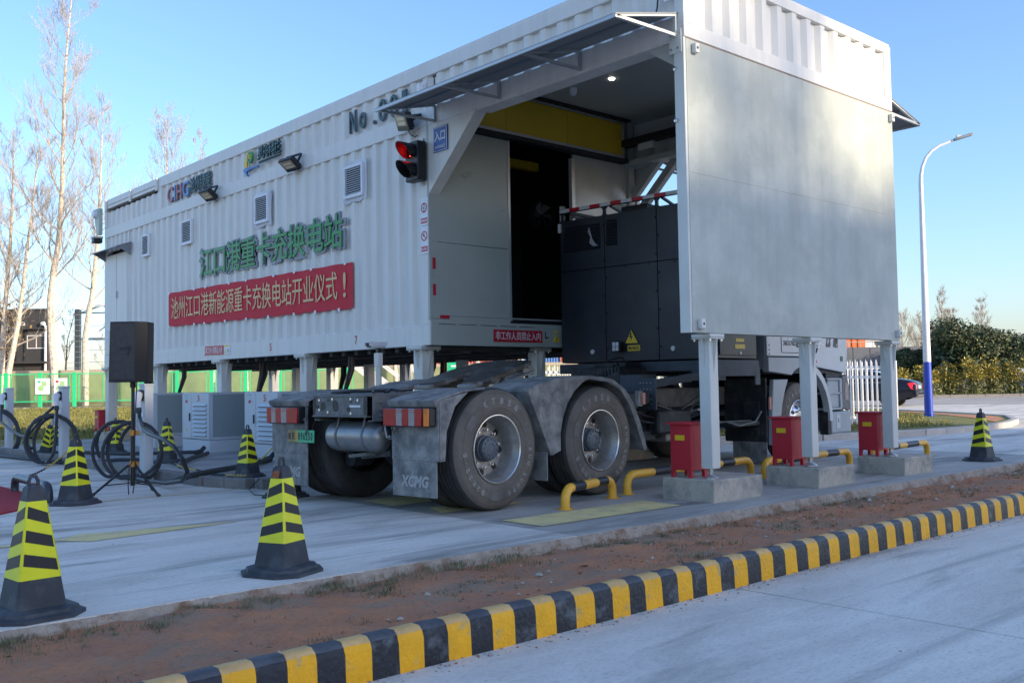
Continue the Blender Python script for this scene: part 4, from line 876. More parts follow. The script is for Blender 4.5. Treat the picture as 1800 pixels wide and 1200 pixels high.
# ---- wheels
def tyre_prof(w=.29):
    h=w
    tr=[]
    for g in (.075,.125,.165,.215): tr+=[(.541,g-.011),(.527,g-.006),(.527,g+.006),(.541,g+.011)]
    return [(.290,.03),(.296,.012),(.33,-.004),(.36,-.009),(.362,-.013),(.44,-.015),(.442,-.011),(.475,-.004),(.49,.001),(.492,-.002),(.508,.008),(.525,.022),(.536,.038)]+tr+[(.536,h-.038),(.525,h-.022),(.508,h-.008),(.47,h+.004),(.40,h+.01),(.33,h+.004),(.290,h-.02)]
def make_wheel(front=False):
    w=bpy.data.objects.new('wheel',None)
    if not front:
        prof=[(.292,.03),(.304,.012),(.303,.0),(.296,-.004),(.289,.004),(.284,.03),(.268,.045),(.262,.08),(.248,.11),(.247,.165),(.240,.182),(.190,.182),(.183,.172),(.12,.172)]
    else:
        prof=[(.292,.03),(.304,.012),(.303,.0),(.296,-.004),(.289,.004),(.284,.03),(.262,.05),(.245,.055),(.225,.03),(.19,.008),(.165,.0),(.12,.0)]
    MBw=MB().lathe(prof,56,'y'); o=MBw.build('wheel',CHROME if front else STEELW,TK,world=False,angle=50)
    tp=MB().lathe(tyre_prof(),72,'y'); L_=len(tyre_prof())-1; tp.m=[0]*0
    mis=[0]*11+[1]*(L_-11); tp=MB().lathe(tyre_prof(),72,'y',mis=mis); tp.build('tyre',[SIDEW,RUB],o,world=False,angle=28)
    if not front:
        MB().lathe([(.305,-.003),(.303,-.007),(.297,-.0075),(.290,.0)],56,'y').build('rim_edge',CHROME,o,world=False)
        tp=MB().lathe([(r,t+.335) for r,t in tyre_prof()],56,'y'); tp.build('inner_tyre',RUB,o,world=False,angle=28)
        MB().lathe([(.29,.36),(.25,.34),(.245,.19),(.1,.2)],32,'y').build('inner_rim',HUBG,o,world=False)
        h=MB().lathe([(.0,.085),(.045,.085),(.05,.078),(.092,.08),(.105,.09),(.108,.105),(.108,.13),(.118,.135),(.12,.175)],28,'y').build('hub',HUBG,o,world=False)
        mb=MB()
        for k in range(12): a=k*PI/6; mb.lathe([(0,.072),(.009,.072),(.010,.086)],6,'y',(.086*math.cos(a),0,.086*math.sin(a)))
        tag(mb.build('hub_bolt',HUBG,o,world=False),kind='stuff')
    else:
        MB().lathe([(0,-.05),(.03,-.05),(.05,-.04),(.075,-.02),(.09,0),(.12,.0)],28,'y').build('hub',CHROME,o,world=False)
    yd=.165 if not front else -.004; nut=None
    for k in range(10):
        a=(k+.5)*PI/5
        if nut is None:
            nut=MB().lathe([(0,-.032),(.012,-.032),(.013,-.012),(.0165,-.010),(.0165,.003)],6,'y').build('wheel_nut',CHROME,o,world=False)
            c=nut
        else: c=nut.copy(); C.objects.link(c); c.parent=o
        c.location=(.1675*math.cos(a),yd+.004,.1675*math.sin(a))
    hole=None
    for k in range(8 if not front else 10):
        a=k*2*PI/(8 if not front else 10); c_,s_=math.cos(a),math.sin(a)
        rr_=.2175
        y_=(.1805 if not front else .0195)
        if hole is None:
            hole=MB().lathe([(0,-.001),(.030,-.001),(.030,.004)],18,'y').build('hand_hole',BLACK,o,world=False); c=hole
        else: c=hole.copy(); C.objects.link(c); c.parent=o
        c.location=((.213 if not front else .207)*c_,(.180 if not front else .013),(.213 if not front else .207)*s_); c.rotation_euler=(0,-a,0)
        # tilt to follow the dish
        t_=0. if not front else math.atan2(.022,.035)
        c.rotation_mode='QUATERNION'; from_=Vector((0,1,0)); 
        nrm=Vector((-math.sin(-t_)*c_*-1 if False else (math.sin(t_)*-c_),math.cos(t_),math.sin(t_)*-s_)).normalized(); c.rotation_quaternion=from_.rotation_difference(nrm)
        if front: c.location.y=.0165
    # raised lettering
    def arc(s_,a0,a1,r,sz):
        n=len(s_)
        for i,ch in enumerate(s_):
            if ch==' ': continue
            a=R(a0+(a1-a0)*(i/(n-1))); y=-.0145
            glyph('tyre_letter',ch,FY,(r*math.cos(a),y,r*math.sin(a)),sz*(.35 if ch in '.1' and ch=='.' else .85),sz*(1.1 if ch!='.' else .3),.004,LETT,o,.035,fit=True,world=False,rot=a-PI/2)
    arc('KT858',118,62,.425,.052); arc('KUN LUN',2,-48,.42,.042); arc('昆仑',-57,-66,.42,.042); arc('12R22.5',246,190,.42,.042)
    mb=MB()
    def sector(a0,a1,r0,r1):
        n=6; k=len(mb.v)
        for i in range(n+1):
            a=R(a0+(a1-a0)*i/n); mb.v.append((r0*math.cos(a),-.0148,r0*math.sin(a))); mb.v.append((r1*math.cos(a),-.0155,r1*math.sin(a)))
        for i in range(n): mb.f.append((k+2*i,k+2*i+1,k+2*i+3,k+2*i+2)); mb.m.append(0)
    for a in (128,52,10,-70,-110,184,252,172): sector(a-.5,a+.5,.375,.455)
    sector(140,160,.375,.45); sector(-84,-100,.375,.455); sector(38,22,.375,.45)
    tag(mb.build('sidewall_mark',mat('sidewall_pale',(.12,.115,.105),.7,0,.2,20),o,world=False),kind='stuff')
    return o
wr=make_wheel(); wr.location=(0,0,.541); wr.rotation_euler=(0,R(6),0)
def cw(src,loc,rz,spin):
    c=src.copy(); C.objects.link(c); c.parent=TK; c.location=loc; c.rotation_euler=(0,spin,rz)
    for k in kids(src):
        d=k.copy(); C.objects.link(d); d.parent=c
cw(wr,(1.50,0,.541),0,R(-12)); cw(wr,(0,2.42,.541),PI,0); cw(wr,(1.50,2.42,.541),PI,R(40))
wf=make_wheel(True); wf.location=(5.97,.06,.541); wf.rotation_euler=(0,R(-30),0); cw(wf,(5.97,2.36,.541),PI,0)
# axles, suspension, tank
for u in (0,1.5,5.97):
    T(MB().tube([(u,.45,.54),(u,1.97,.54)],.085,14),'axle',CHASD)
for u in (0,1.5):
    T(MB().lathe([(0,-.25),(.10,-.24),(.19,-.15),(.22,0),(.19,.13),(.10,.22),(0,.24)],20,'x',(u,1.21,.54)),'differential',CHASD)
    for v in (.72,1.72):
        T(MB().lathe([(0,-.12),(.11,-.12),(.14,-.07),(.11,-.02),(.14,.04),(.11,.1),(0,.1)],16,'z',(u-.32,v,.60)),'air_spring',CHASD)
        T(MB().lathe([(0,-.14),(.08,-.13),(.08,.1),(.05,.14),(0,.15)],14,'x',(u-.22,v+(.08 if v<1 else -.08),.42)),'brake_chamber',CHASD)
        T(MB().lathe([(.20,.0),(.20,.16),(.1,.18)],24,'y',(u,.60 if v<1 else 1.66,.54)),'brake_drum',CHASD)
for v in (.84,1.58):
    for k in range(3): T(MB().bar((-.55,v,.70-.03*k),(2.05,v,.70-.03*k),.09,.022),'leaf_spring',CHASD)
T(MB().bar((-.45,.95,.72),(.05,1.3,.60),.04,.04).bar((-.45,1.5,.72),(.05,1.15,.60),.04,.04),'torque_rod',CHASD)
tk=T(MB().lathe([(0,-.37),(.05,-.368),(.10,-.345),(.132,-.30),(.14,-.26),(.14,.31),(.132,.35),(.10,.395),(.05,.418),(0,.42)],32,'y',(-.60,1.17,.655)),'air_tank',SILVER)
for v in (.98,1.36): T(MB().lathe([(.141,-.012),(.146,-.012),(.146,.012),(.141,.012)],32,'y',(-.60,v,.655)).bar((-.72,v,.72),(-.69,v,.85),.02,.006),'tank_strap',CHAS,tk)
T(MB().tube([(-.60,.76,.64),(-.66,.72,.66),(-.68,.72,.74),(-.62,.78,.80),(-.5,.8,.82)],.009,8),'tank_pipe',TRIM,tk); T(MB().lathe([(0,-.03),(.02,-.03),(.02,0)],10,'y',(-.60,.76,.655)),'tank_valve',TRIM,tk)
for i in range(6): T(MB().tube([(-.45,.82+i*.03,.80),(-.3,.6+i*.03,.75-.02*i),(-.1,.55+.02*i,.68),(.2,.6,.62)],.009,6),'air_hose',CABLE)
T(MB().bar((-.62,1.0,.50),(-.5,1.4,.46),.1,.03).bar((-.5,.9,.5),(-.3,1.5,.44),.05,.05),'tow_bracket',CHAS)
# ---- fenders with mudflaps; s=0 right side, 1 left side
def Vv(v,s): return v if s==0 else 2.42-v
for s in (0,1):
    top=[(-.74,.93),(-.76,.985),(-.62,1.02),(-.40,1.065),(-.15,1.085),(-.15,1.072),(-.40,1.05),(-.62,1.0),(-.70,.975),(-.70,.93)]
    f1=T(MB().prism(top,Vv(.0,s),Vv(.60,s),'y'),'fender',DUST,bevel=.004)
    T(MB().box(-.715,-.70,Vv(.0,s),Vv(.59,s),.475,.96),'rear_panel',DUST,f1,bevel=.004)
    T(MB().prism([(-.70,.475),(-.64,.475),(-.62,.72),(-.52,.93),(-.36,1.05),(-.62,1.0),(-.70,.975)],Vv(-.004,s),Vv(.012,s),'y'),'side_lip',DUST,f1)
    T(MB().lathe([(0,-.008),(.03,-.008),(.036,0)],16,'y',(-.60,Vv(-.004,s),.93)),'cap',DUST,f1)
    mf=T(MB().box(-.712,-.698,Vv(.03,s),Vv(.585,s),.17,.475),'mudflap',DUST,bevel=.003)
    if True: T_=glyph('mudflap_letter','XCMG',FX,(-.7145,Vv(.30,s),.30),.36,.10,.004,mat('faded_letter',(.36,.36,.35) if s==0 else (.19,.195,.195),.7),mf,.045,fit=True,world=False,shear=.2)
    mb=MB(); 
    for i in range(6): mb.lathe([(0,-.006),(.008,-.006),(.010,0)],8,'x',(-.715,Vv(.07+i*.095,s),.50))
    tag(T(mb,'flap_bolt',DUST,mf),kind='stuff')
    # drive axle fender arch
    ou=[(.42,1.065),(.60,1.115),(.90,1.165),(1.33,1.185),(1.70,1.15),(1.92,1.04),(2.06,.90),(2.17,.70),(2.25,.52),(2.29,.40)]
    inn=[(.42,1.03),(.60,1.08),(.90,1.13),(1.33,1.15),(1.68,1.115),(1.86,1.02),(1.99,.88),(2.10,.68),(2.18,.51),(2.23,.40)]
    mb=MB(); n=len(ou)
    a,b=Vv(-.01,s),Vv(.60,s)
    vs=[(u,a,z) for u,z in ou]+[(u,a,z) for u,z in inn]+[(u,b,z) for u,z in ou]+[(u,b,z) for u,z in inn]
    fs=[]
    for i in range(n-1): fs+=[(i,i+1,i+1+2*n,i+2*n),(n+i,n+i+3*n-n,0,0)] if False else [(i,i+1,i+1+2*n,i+2*n),(n+i,3*n+i,3*n+i+1,n+i+1),(i,n+i,n+i+1,i+1),(2*n+i,2*n+i+1,3*n+i+1,3*n+i)]
    fs+=[(0,2*n,3*n,n),(n-1,2*n-1,4*n-1,3*n-1)]
    f2=T(mb.add(vs,fs),'fender',DUST,angle=40)
    # side cheek between arch and wheel
    cx,cz,rr_=1.5,.56,.615
    arcp=[]
    for k in range(13):
        an=R(188-(188-12)*k/12); arcp.append((cx+rr_*math.cos(an),cz+rr_*math.sin(an)))
    ol=[(.74,.44),(.66,.62),(.55,.85),(.42,1.03)]
    out2=[(.80,.43)]; strip_o=[(.745,.44),(.70,.56),(.64,.72),(.60,.86),(.62,.98),(.80,1.09),(1.02,1.135),(1.33,1.15),(1.62,1.12),(1.84,1.03),(1.99,.88),(2.10,.68),(2.13,.60)]
    vs=[(u,Vv(-.008,s),z) for u,z in strip_o]+[(u,Vv(.012,s),z) for u,z in arcp]; m_=13
    T(MB().add(vs,[(i,i+1,m_+i+1,m_+i) for i in range(m_-1)]),'side_cheek',DUST,f2,angle=60)
    T(MB().add([(.42,Vv(-.008,s),1.065),(.42,Vv(-.008,s),1.03),(.735,Vv(-.006,s),.44),(.765,Vv(-.006,s),.44),(.64,Vv(-.006,s),.72),(.60,Vv(-.006,s),.86),(.62,Vv(-.008,s),.98),(.60,Vv(-.008,s),1.09)],[(0,1,6,7),(1,5,6),(1,2,4,5),(2,3,4)]),'rear_cheek',DUST,f2,smooth=False)
    T(MB().add([(.42,Vv(-.009,s),1.06),(.60,Vv(-.009,s),.86),(.70,Vv(-.009,s),.98),(.85,Vv(-.009,s),1.07),(1.10,Vv(-.009,s),1.15),(.9,Vv(-.009,s),1.16),(.60,Vv(-.009,s),1.11)],[(0,1,2,3,4,5,6)]),'corner_cheek',DUST,f2,smooth=False)
    T(MB().add([(.42,Vv(-.006,s),1.04),(.735,Vv(-.006,s),.44),(.735,Vv(.59,s),.44),(.42,Vv(.59,s),1.04),(.41,Vv(-.006,s),1.04),(.725,Vv(-.006,s),.44),(.725,Vv(.59,s),.44),(.41,Vv(.59,s),1.04)],[(0,1,2,3),(7,6,5,4),(0,4,5,1),(1,5,6,2),(2,6,7,3)]),'rear_panel',DUST,f2)
    T(MB().box(.69,.705,Vv(.02,s),Vv(.45,s),.20,.47),'mudflap',DUST,bevel=.003)
    for i in range(4): T(MB().box(.75+i*.2,.762+i*.2,Vv(.0,s),Vv(.59,s),1.150+.012*min(i,2),1.158+.014*min(i,2)),'rib',DUST,f2)
    T(MB().box(2.22,2.26,Vv(-.02,s),Vv(.0,s),.88,1.00),'side_marker',LPNK)
    T(MB().box(2.16,2.24,Vv(.0,s),Vv(.04,s),.86,1.02),'marker_bracket',DUST)
# tail lamps
def taillamp(v0,v1,segs,label=None):
    t=T(MB().box(-.80,-.70,min(v0,v1),max(v0,v1),.765,.925),'tail_lamp',BLACK,bevel=.012)
    if label: t['label']=label
    L_=v1-v0
    for a,b,mt in segs:
        T(MB().box(-.812,-.795,v0+L_*a+.001*(1 if L_>0 else -1),v0+L_*b-.001*(1 if L_>0 else -1),.772,.918),'lens',mt,t,bevel=.004)
    T(MB().box(-.8145,-.812,v0+L_*segs[0][0],v0+L_*segs[-1][1],.885,.889).box(-.8145,-.812,v0+L_*segs[0][0],v0+L_*segs[-1][1],.905,.908),'lens_rib',LRED,t)
taillamp(.59,.02,[(0,.29,LRED),(.29,.43,LWHT),(.43,.57,LRED),(.57,.71,LWHT),(.71,.86,LRED),(.90,1.,LORG)],'right tail lamp with orange side lens at its outer end')
taillamp(2.37,1.86,[(0,.15,LRED),(.15,.30,LWHT),(.30,.47,LRED),(.47,.66,LWHT),(.66,1.,LRED)],'left tail lamp without an orange lens, dusty')
T(MB().tube([(-.74,1.86,.80),(-.76,1.80,.82),(-.75,1.79,.72),(-.74,1.82,.66)],.010,7),'lamp_lead',CHAS)
T(MB().tube([(-.73,.50,.76),(-.745,.53,.70),(-.74,.56,.76)],.009,7),'lamp_lead',CHAS)
pl=T(MB().box(-.735,-.722,1.70,2.12,.585,.705),'licence_plate',PLG,bevel=.004)
T(MB().box(-.7365,-.7352,1.99,2.118,.588,.702),'plate_field',PLY,pl); T(MB().box(-.7365,-.7352,1.955,1.99,.588,.702),'plate_field_yellow',mat('plate_yellow',(.45,.30,.05),.5,0,.2,20),pl)
for i,ch in enumerate('皖R'): glyph('plate_letter',ch,FX,(-.7375,2.085-i*.062,.645),.045,.07,.001,BLACK,pl,.02,fit=True,world=False)
for i,ch in enumerate('096550'): glyph('plate_digit',ch,FX,(-.737,1.955-.022-i*.040,.645),.026,.075,.001,BLACK,pl,.02,fit=True,world=False)
# ---- battery box
B0,B1=3.80,4.75
T(MB().box(B0+.03,B1,.04,2.35,1.38,3.27),'battery_core',NAVYD)
cols=[(2.375,1.637),(1.628,.825),(.816,.03)]
for (a,b) in cols:
    T(MB().box(B0,B0+.03,b,a,1.385,2.605),'battery_panel',NAVY,bevel=.003)
    T(MB().box(B0,B0+.03,b,a,2.612,3.29),'battery_panel',NAVY,bevel=.003)
T(MB().box(B0+.03,B1,.015,.045,1.385,2.605),'battery_panel',NAVY,bevel=.003); T(MB().box(B0+.03,B1,.015,.045,2.612,3.29),'battery_panel',NAVY,bevel=.003)
T(MB().box(B0+.03,B1,2.345,2.375,1.385,3.29),'battery_panel',NAVY,bevel=.003); T(MB().box(B0+.02,B1,.03,2.36,3.27,3.29),'battery_lid',NAVY)
mb=MB()
for v in (1.632,.820):
    for i in range(8): mb.lathe([(0,-.012),(.012,-.012),(.014,0)],8,'x',(B0,v+(.02 if i%2 else -.02),1.55+i*.23))
for i in range(6): mb.lathe([(0,-.008),(.009,-.008),(.01,0)],8,'x',(B0,.2+i*.37,2.585))
tag(T(mb,'panel_bolt',NAVYD),kind='stuff')
def louv(v0,v1,z0,z1,n):
    b=T(MB().box(B0-.004,B0,v0,v1,z0,z1),'louvre_frame',NAVYD)
    for i in range(n):
        z=z0+(z1-z0)*(i+.5)/n
        T(MB().add([(B0-.006,v0,z+.012),(B0-.006,v1,z+.012),(B0-.022,v1,z-.010),(B0-.022,v0,z-.010)],[(0,1,2,3)]),'louvre_slat',NAVY,b,smooth=False)
louv(1.70,2.30,2.86,3.20,9); louv(1.43,1.59,2.88,3.22,9)
tl=T(MB().prism([(1.80,2.90),(1.86,2.95),(1.84,3.02),(1.88,3.10),(1.86,3.16),(1.83,3.08),(1.81,3.0),(1.76,2.93),(1.71,2.90)],B0-.026,B0-.024,'x'),'torn_sticker',mat('torn_paper',(.30,.31,.33),.6))
bar_=T(MB().box(B0-.02,B0+.03,-.02,2.36,3.40,3.45),'top_bar',NAVYD)
k=0; v=2.36
while v>-.0:
    w=.17; T(MB().box(B0-.026,B0-.0205,max(v-w,-.02),v-.003,3.402,3.448),'reflector_strip',REFW if k%2==0 else SIGR,bar_); v-=w; k+=1
for v in (1.632,.82,.05,2.33):
    T(MB().prism([(v-.05,3.40),(v+.05,3.40),(v+.02,3.37),(v+.02,3.31),(v+.04,3.29),(v-.04,3.29),(v-.02,3.31),(v-.02,3.37)],B0,B0+.03,'x'),'bar_post',NAVY)
T(MB().bar((B0+.1,2.3,3.42),(B1,2.3,3.42),.04,.04).bar((B0+.1,.08,3.42),(B1,.08,3.42),.04,.04).bar((B1,.05,3.42),(B1,2.35,3.42),.04,.04).bar((B0+.1,1.6,3.42),(B1,1.9,3.42),.03,.03).bar((B0+.1,.8,3.42),(B1,1.1,3.42),.03,.03),'top_frame',NAVYD)
T(MB().box(4.0,4.5,1.1,1.5,3.29,3.40),'top_connector_box',NAVY,bevel=.01)
T(MB().box(B0-.03,B0-.005,2.345,2.385,3.14,3.26),'side_reflector',REFW)
ts_=T(MB().prism([(1.34,1.60),(1.115,1.60),(1.228,1.79)],B0-.010,B0-.006,'x'),'warning_triangle',BLACK)
T(MB().prism([(1.323,1.609),(1.132,1.609),(1.228,1.773)],B0-.0125,B0-.010,'x'),'triangle_field',SIGY,ts_)
T(MB().prism([(1.24,1.745),(1.262,1.68),(1.235,1.685),(1.245,1.625),(1.205,1.70),(1.232,1.695),(1.222,1.745)],B0-.0145,B0-.0125,'x'),'lightning_bolt',BLACK,ts_)
T(MB().box(B0-.012,B0-.006,1.10,1.29,1.51,1.58),'caution_plate',SIGY,ts_); row('character','高电压',FX,(B0-.0135,1.28,1.545),(B0-.0135,1.11,1.545),.04,.001,CHASD,ts_,.02,.9,world=False)
wl=T(MB().box(B0-.12,B0-.06,1.34,1.46,1.50,1.64),'work_lamp',BLACK,bevel=.01); T(MB().box(B0-.125,B0-.12,1.355,1.445,1.515,1.625),'lamp_glass',REFW,wl); T(MB().box(B0-.127,B0-.125,1.397,1.403,1.515,1.625).box(B0-.127,B0-.125,1.355,1.445,1.567,1.573),'lamp_grid',CHASD,wl)
for v in (1.86,.62): T(MB().lathe([(0,-.006),(.03,-.006),(.032,0)],16,'x',(B0,v,1.52)).box(B0-.010,B0-.006,v-.02,v,1.50,1.54),'latch',REFW)
# side box panel with yellow notices
T(MB().box(B0+.05,B1-.02,.0,.012,1.42,1.8),'side_cover',NAVY,bevel=.004); T(MB().box(4.22,4.42,-.004,0,1.585,1.625).box(4.20,4.44,-.004,0,1.50,1.555),'caution_plate',SIGY); T(MB().lathe([(0,-.006),(.022,-.006),(.022,0)],12,'y',(4.33,0,1.45)),'latch',REFW)
# carrier frame under the battery
CF=mat('carrier_frame',(.055,.068,.085),.6,.1,.25,4,.1,40)
T(MB().box(B0-.03,B1+.02,-.01,2.40,1.24,1.365),'carrier_frame',CF,bevel=.006); T(MB().box(B0-.02,B1+.02,-.016,-.012,1.17,1.30).box(B1-.1,B1+.02,-.02,0.0,1.06,1.24),'carrier_edge',CF)
T(MB().box(B0-.6,B0+.2,1.0,1.75,1.06,1.30),'hose_bracket',CHASD,bevel=.01); T(MB().box(B0-.45,B0-.1,1.02,1.5,1.30,1.36),'junction_box',CHASD,bevel=.01)
mb=MB()
for (c0,c1,r_,n) in (((3.25,1.68,1.17),(3.25,1.02,1.30),.062,13),((3.32,1.60,1.13),(3.34,1.0,1.22),.055,12)):
    pts=[]
    for i in range(n*12+1):
        t=i/(n*12); a=t*n*2*PI; p=Vector(c0).lerp(Vector(c1),t); sag=-.05*math.sin(PI*t)
        pts.append((p.x+r_*math.cos(a),p.y+.01*math.cos(a),p.z+sag+r_*math.sin(a)))
    T(MB().tube(pts,.0075,5),'coil_hose',CABLE)
T(MB().tube([(3.25,1.68,1.12),(3.1,1.78,1.10),(2.9,1.75,1.08),(2.6,1.5,1.06)],.010,6).tube([(3.35,1.0,1.35),(3.4,1.1,1.42),(3.45,1.3,1.40),(3.5,1.5,1.33)],.010,6),'air_hose',CABLE)
T(MB().bar((2.95,.42,1.08),(3.75,.08,1.20),.07,.09),'outrigger',CF,bevel=.005); T(MB().box(3.7,4.0,.02,.3,1.12,1.24),'outrigger_foot',CF)
b_=T(MB().box(2.93,2.95,.30,.55,.80,1.16).box(2.93,3.3,.54,.80,.84,1.2),'bolted_bracket',CF,bevel=.004)
mb=MB()
for z in (.86,.92,1.03,1.10):
    for v in (.36,.41,.46,.50): mb.lathe([(0,-.014),(.011,-.014),(.011,0)],6,'x',(2.93,v,z))
tag(T(mb,'bracket_bolt',GREY5,b_),kind='stuff')
# under-body parts; dark boxes added to darken the space below the battery
T(MB().box(2.9,4.2,.62,1.80,.45,.80).box(3.2,3.9,.45,.62,.5,.78),'motor_housing',CHASD,bevel=.03)
T(MB().lathe([(0,-.35),(.20,-.33),(.24,-.2),(.24,.2),(.2,.33),(0,.35)],22,'x',(3.3,1.2,.60)),'drive_motor',CHASD)
T(MB().box(2.45,2.9,.35,.75,.86,1.0).box(2.5,2.85,1.65,2.1,.5,1.0),'equipment_case',CHASD,bevel=.02); T(MB().box(3.2,4.2,1.75,2.35,.38,1.1),'air_dryer_box',CHASD,bevel=.02)
for i in range(7):
    r_=random.Random(i); T(MB().tube([(2.5+r_.random(),.62,.95-.05*i),(3.0+r_.random()*.3,.52,.85-.05*i),(3.6+.2*r_.random(),.50,.75-.04*i),(4.3,.55,.95-.08*i)],.014,6),'hose',CABLE)
for i,(u,z) in enumerate(((3.0,.43),(3.5,.40),(3.9,.45))): T(MB().box(u,u+.28,.55,.8,z,z+.12),'casting',GREY5 if i==1 else CHASD,bevel=.02)
T(MB().tube([(1.6,1.2,.6),(3.0,1.2,.6)],.05,12),'drive_shaft',CHASD)
T(MB().tube([(3.95,.35,1.15),(3.98,.33,.85),(4.1,.30,.68),(4.3,.28,.60),(4.9,.2,.60)],.016,8).tube([(4.15,.12,.62),(4.4,.08,.56),(4.75,.05,.60),(4.92,.06,.72)],.012,8),'cable',CHAS)
mg=T(MB().box(4.98,5.01,.02,.62,.33,1.14),'wheel_guard',CHASD,bevel=.01)
T(MB().box(4.95,4.98,.10,.34,.62,.86).box(4.95,4.98,.12,.36,.40,.52),'guard_box',CHASD,mg,bevel=.01); T(MB().box(4.965,4.985,.02,.50,.06,.33),'mudflap',DUST,bevel=.003)
for i in range(3): T(MB().box(4.958,4.965,.10+i*.15,.11+i*.15,.08,.31),'flap_rib',DUST)
T(MB().box(4.3,4.95,.1,.5,.55,.60),'step_plate',CHASD)
T(MB().box(5.0,5.6,1.9,2.4,.33,1.14),'left_side_box',CHASD,bevel=.02)
# ---- cab
for s in (0,1):
    a,b=(0,.02) if s==0 else (2.42,2.40)
    cp=[(5.0,1.42),(6.30,1.42),(6.42,1.28),(7.38,1.20),(7.44,1.6),(7.36,2.1),(7.24,3.05),(7.0,3.45),(5.0,3.45)]
    side=T(MB().prism(cp,a,b,'y'),'cab_side',CABW,bevel=.01)
    aa,bb=(-.006,0) if s==0 else (2.426,2.42)
    T(MB().prism([(6.05,2.25),(7.15,2.15),(7.12,2.3),(6.98,2.95),(6.05,2.98)],aa,bb,'y'),'side_window',GLASS,side)
    T(MB().box(6.295,6.30,aa,bb,1.43,3.3).box(5.98,5.985,aa,bb,1.45,3.3),'door_gap',CHASD,side)
    T(MB().box(6.45,6.60,aa*1.5 if s==0 else 2.44,bb,1.95,2.0),'door_handle',BLACK,side,bevel=.006)
    T(MB().lathe([(0,-.05),(.05,-.045),(.09,-.02),(.10,0)],18,'y',(6.33,0 if s==0 else 2.42,1.55)) if s==0 else MB().lathe([(0,.05),(.05,.045),(.09,.02),(.10,0)],18,'y',(6.33,2.42,1.55)),'marker_pod',BLACK,side)
    if s==0: T(MB().box(6.28,6.40,-.056,-.045,1.585,1.60).box(6.28,6.40,-.056,-.045,1.545,1.56),'pod_strip',SIGW,side)
    a,b=(-.03,.06) if s==0 else (2.45,2.36)
    T(MB().prism([(4.98,1.405),(4.98,1.22),(5.10,1.215),(5.42,1.19),(5.60,1.175),(5.70,1.235),(5.85,1.28),(6.05,1.29),(6.22,1.26),(6.33,1.405)],a,b,'y'),'lower_trim',CABG,bevel=.008)
    n=14; mb=MB(); 
    for i in range(n+1):
        an=R(78-78*i/n-2); 
        for r_ in (.715,.80):
            for vv in (a,b): mb.v.append((5.97+r_*math.cos(an)*1.06,vv,.56+r_*math.sin(an)))
    for i in range(n): k_=i*4; mb.f+=[(k_,k_+4,k_+6,k_+2),(k_+1,k_+3,k_+7,k_+5),(k_+2,k_+6,k_+7,k_+3),(k_,k_+1,k_+5,k_+4)]; mb.m+=[0]*4
    T(mb,'front_wheel_arch',CABW)
    T(MB().prism([(5.04,.29),(5.25,.29),(5.285,.55),(5.345,.80),(5.43,.98),(5.52,1.12),(5.12,1.12),(5.07,.8)],-.02 if s==0 else 2.44,.04 if s==0 else 2.38,'y'),'wheel_arch_rear',CABG,bevel=.01)
    T(MB().box(5.0,5.045,-.02 if s==0 else 2.44,.0 if s==0 else 2.42,.74,.90),'side_marker',LPNK)
    # steps
    st_=T(MB().box(6.78,7.30,.04 if s==0 else 2.38,.30 if s==0 else 2.12,.70,1.20),'step_well',CHASD)
    for z in (.68,.90,1.10): T(MB().box(6.72,7.18,-.012 if s==0 else 2.432,.2 if s==0 else 2.22,z,z+.03),'step',CABG,st_,bevel=.005)
    T(MB().box(7.12,7.20,-.012 if s==0 else 2.432,.04 if s==0 else 2.38,.69,1.12).box(6.76,7.12,.01 if s==0 else 2.41,.04 if s==0 else 2.38,.71,1.1),'step_frame',CABG,st_,bevel=.01)
    T(MB().prism([(7.22,.70),(7.48,.66),(7.50,.9),(7.38,1.18),(7.24,1.15)],.0 if s==0 else 2.42,.05 if s==0 else 2.37,'y'),'headlamp_side',CHAS)
    T(MB().prism([(7.30,.82),(7.42,.80),(7.42,1.05),(7.32,1.06)],-.004 if s==0 else 2.424,.0 if s==0 else 2.42,'y'),'headlamp_glass',LWHT)
    T(MB().box(6.72,6.82,.0 if s==0 else 2.42,.12 if s==0 else 2.3,.34,.66),'bumper_return',CHASD)
    T(MB().box(6.82,7.48,-.008 if s==0 else 2.428,.1 if s==0 else 2.32,.35,.655),'bumper_corner',CABG,bevel=.02)
    T(MB().box(6.98,7.10,-.012 if s==0 else 2.432,-.008 if s==0 else 2.428,.42,.62),'bumper_hatch',CABW); 
    T(MB().box(7.03,7.05,-.014 if s==0 else 2.434,-.012 if s==0 else 2.432,.50,.56),'hatch_slot',BLACK)
    T(MB().tube([(7.3,-.02 if s==0 else 2.44,3.0),(7.35,-.18 if s==0 else 2.60,3.05),(7.35,-.2 if s==0 else 2.62,2.9)],.015,8).box(7.30,7.40,-.30 if s==0 else 2.5,-.12 if s==0 else 2.72,2.4,2.92),'mirror',BLACK,bevel=.01)
T(MB().box(4.985,5.0,.02,2.40,1.25,3.40),'cab_back',CABG,bevel=.01); T(MB().box(5.0,7.0,.0,2.42,3.45,3.47).add([(7.0,.0,3.45),(7.0,2.42,3.45),(7.24,2.42,3.05),(7.24,0,3.05)],[(0,1,2,3)]),'cab_roof',CABW)
T(MB().add([(7.24,.05,3.05),(7.24,2.37,3.05),(7.38,2.37,2.05),(7.38,.05,2.05)],[(0,3,2,1)]),'windscreen',GLASS,smooth=False)
T(MB().box(7.30,7.43,.02,2.40,1.2,2.05),'front_panel',CABW,bevel=.02); T(MB().box(7.30,7.48,.1,2.32,.66,1.2),'grille',BLACK,bevel=.02); T(MB().box(7.30,7.50,.1,2.32,.35,.66),'bumper',CABG,bevel=.03)
T(MB().box(5.02,7.2,.05,2.37,1.2,1.42),'cab_floor',CHASD)
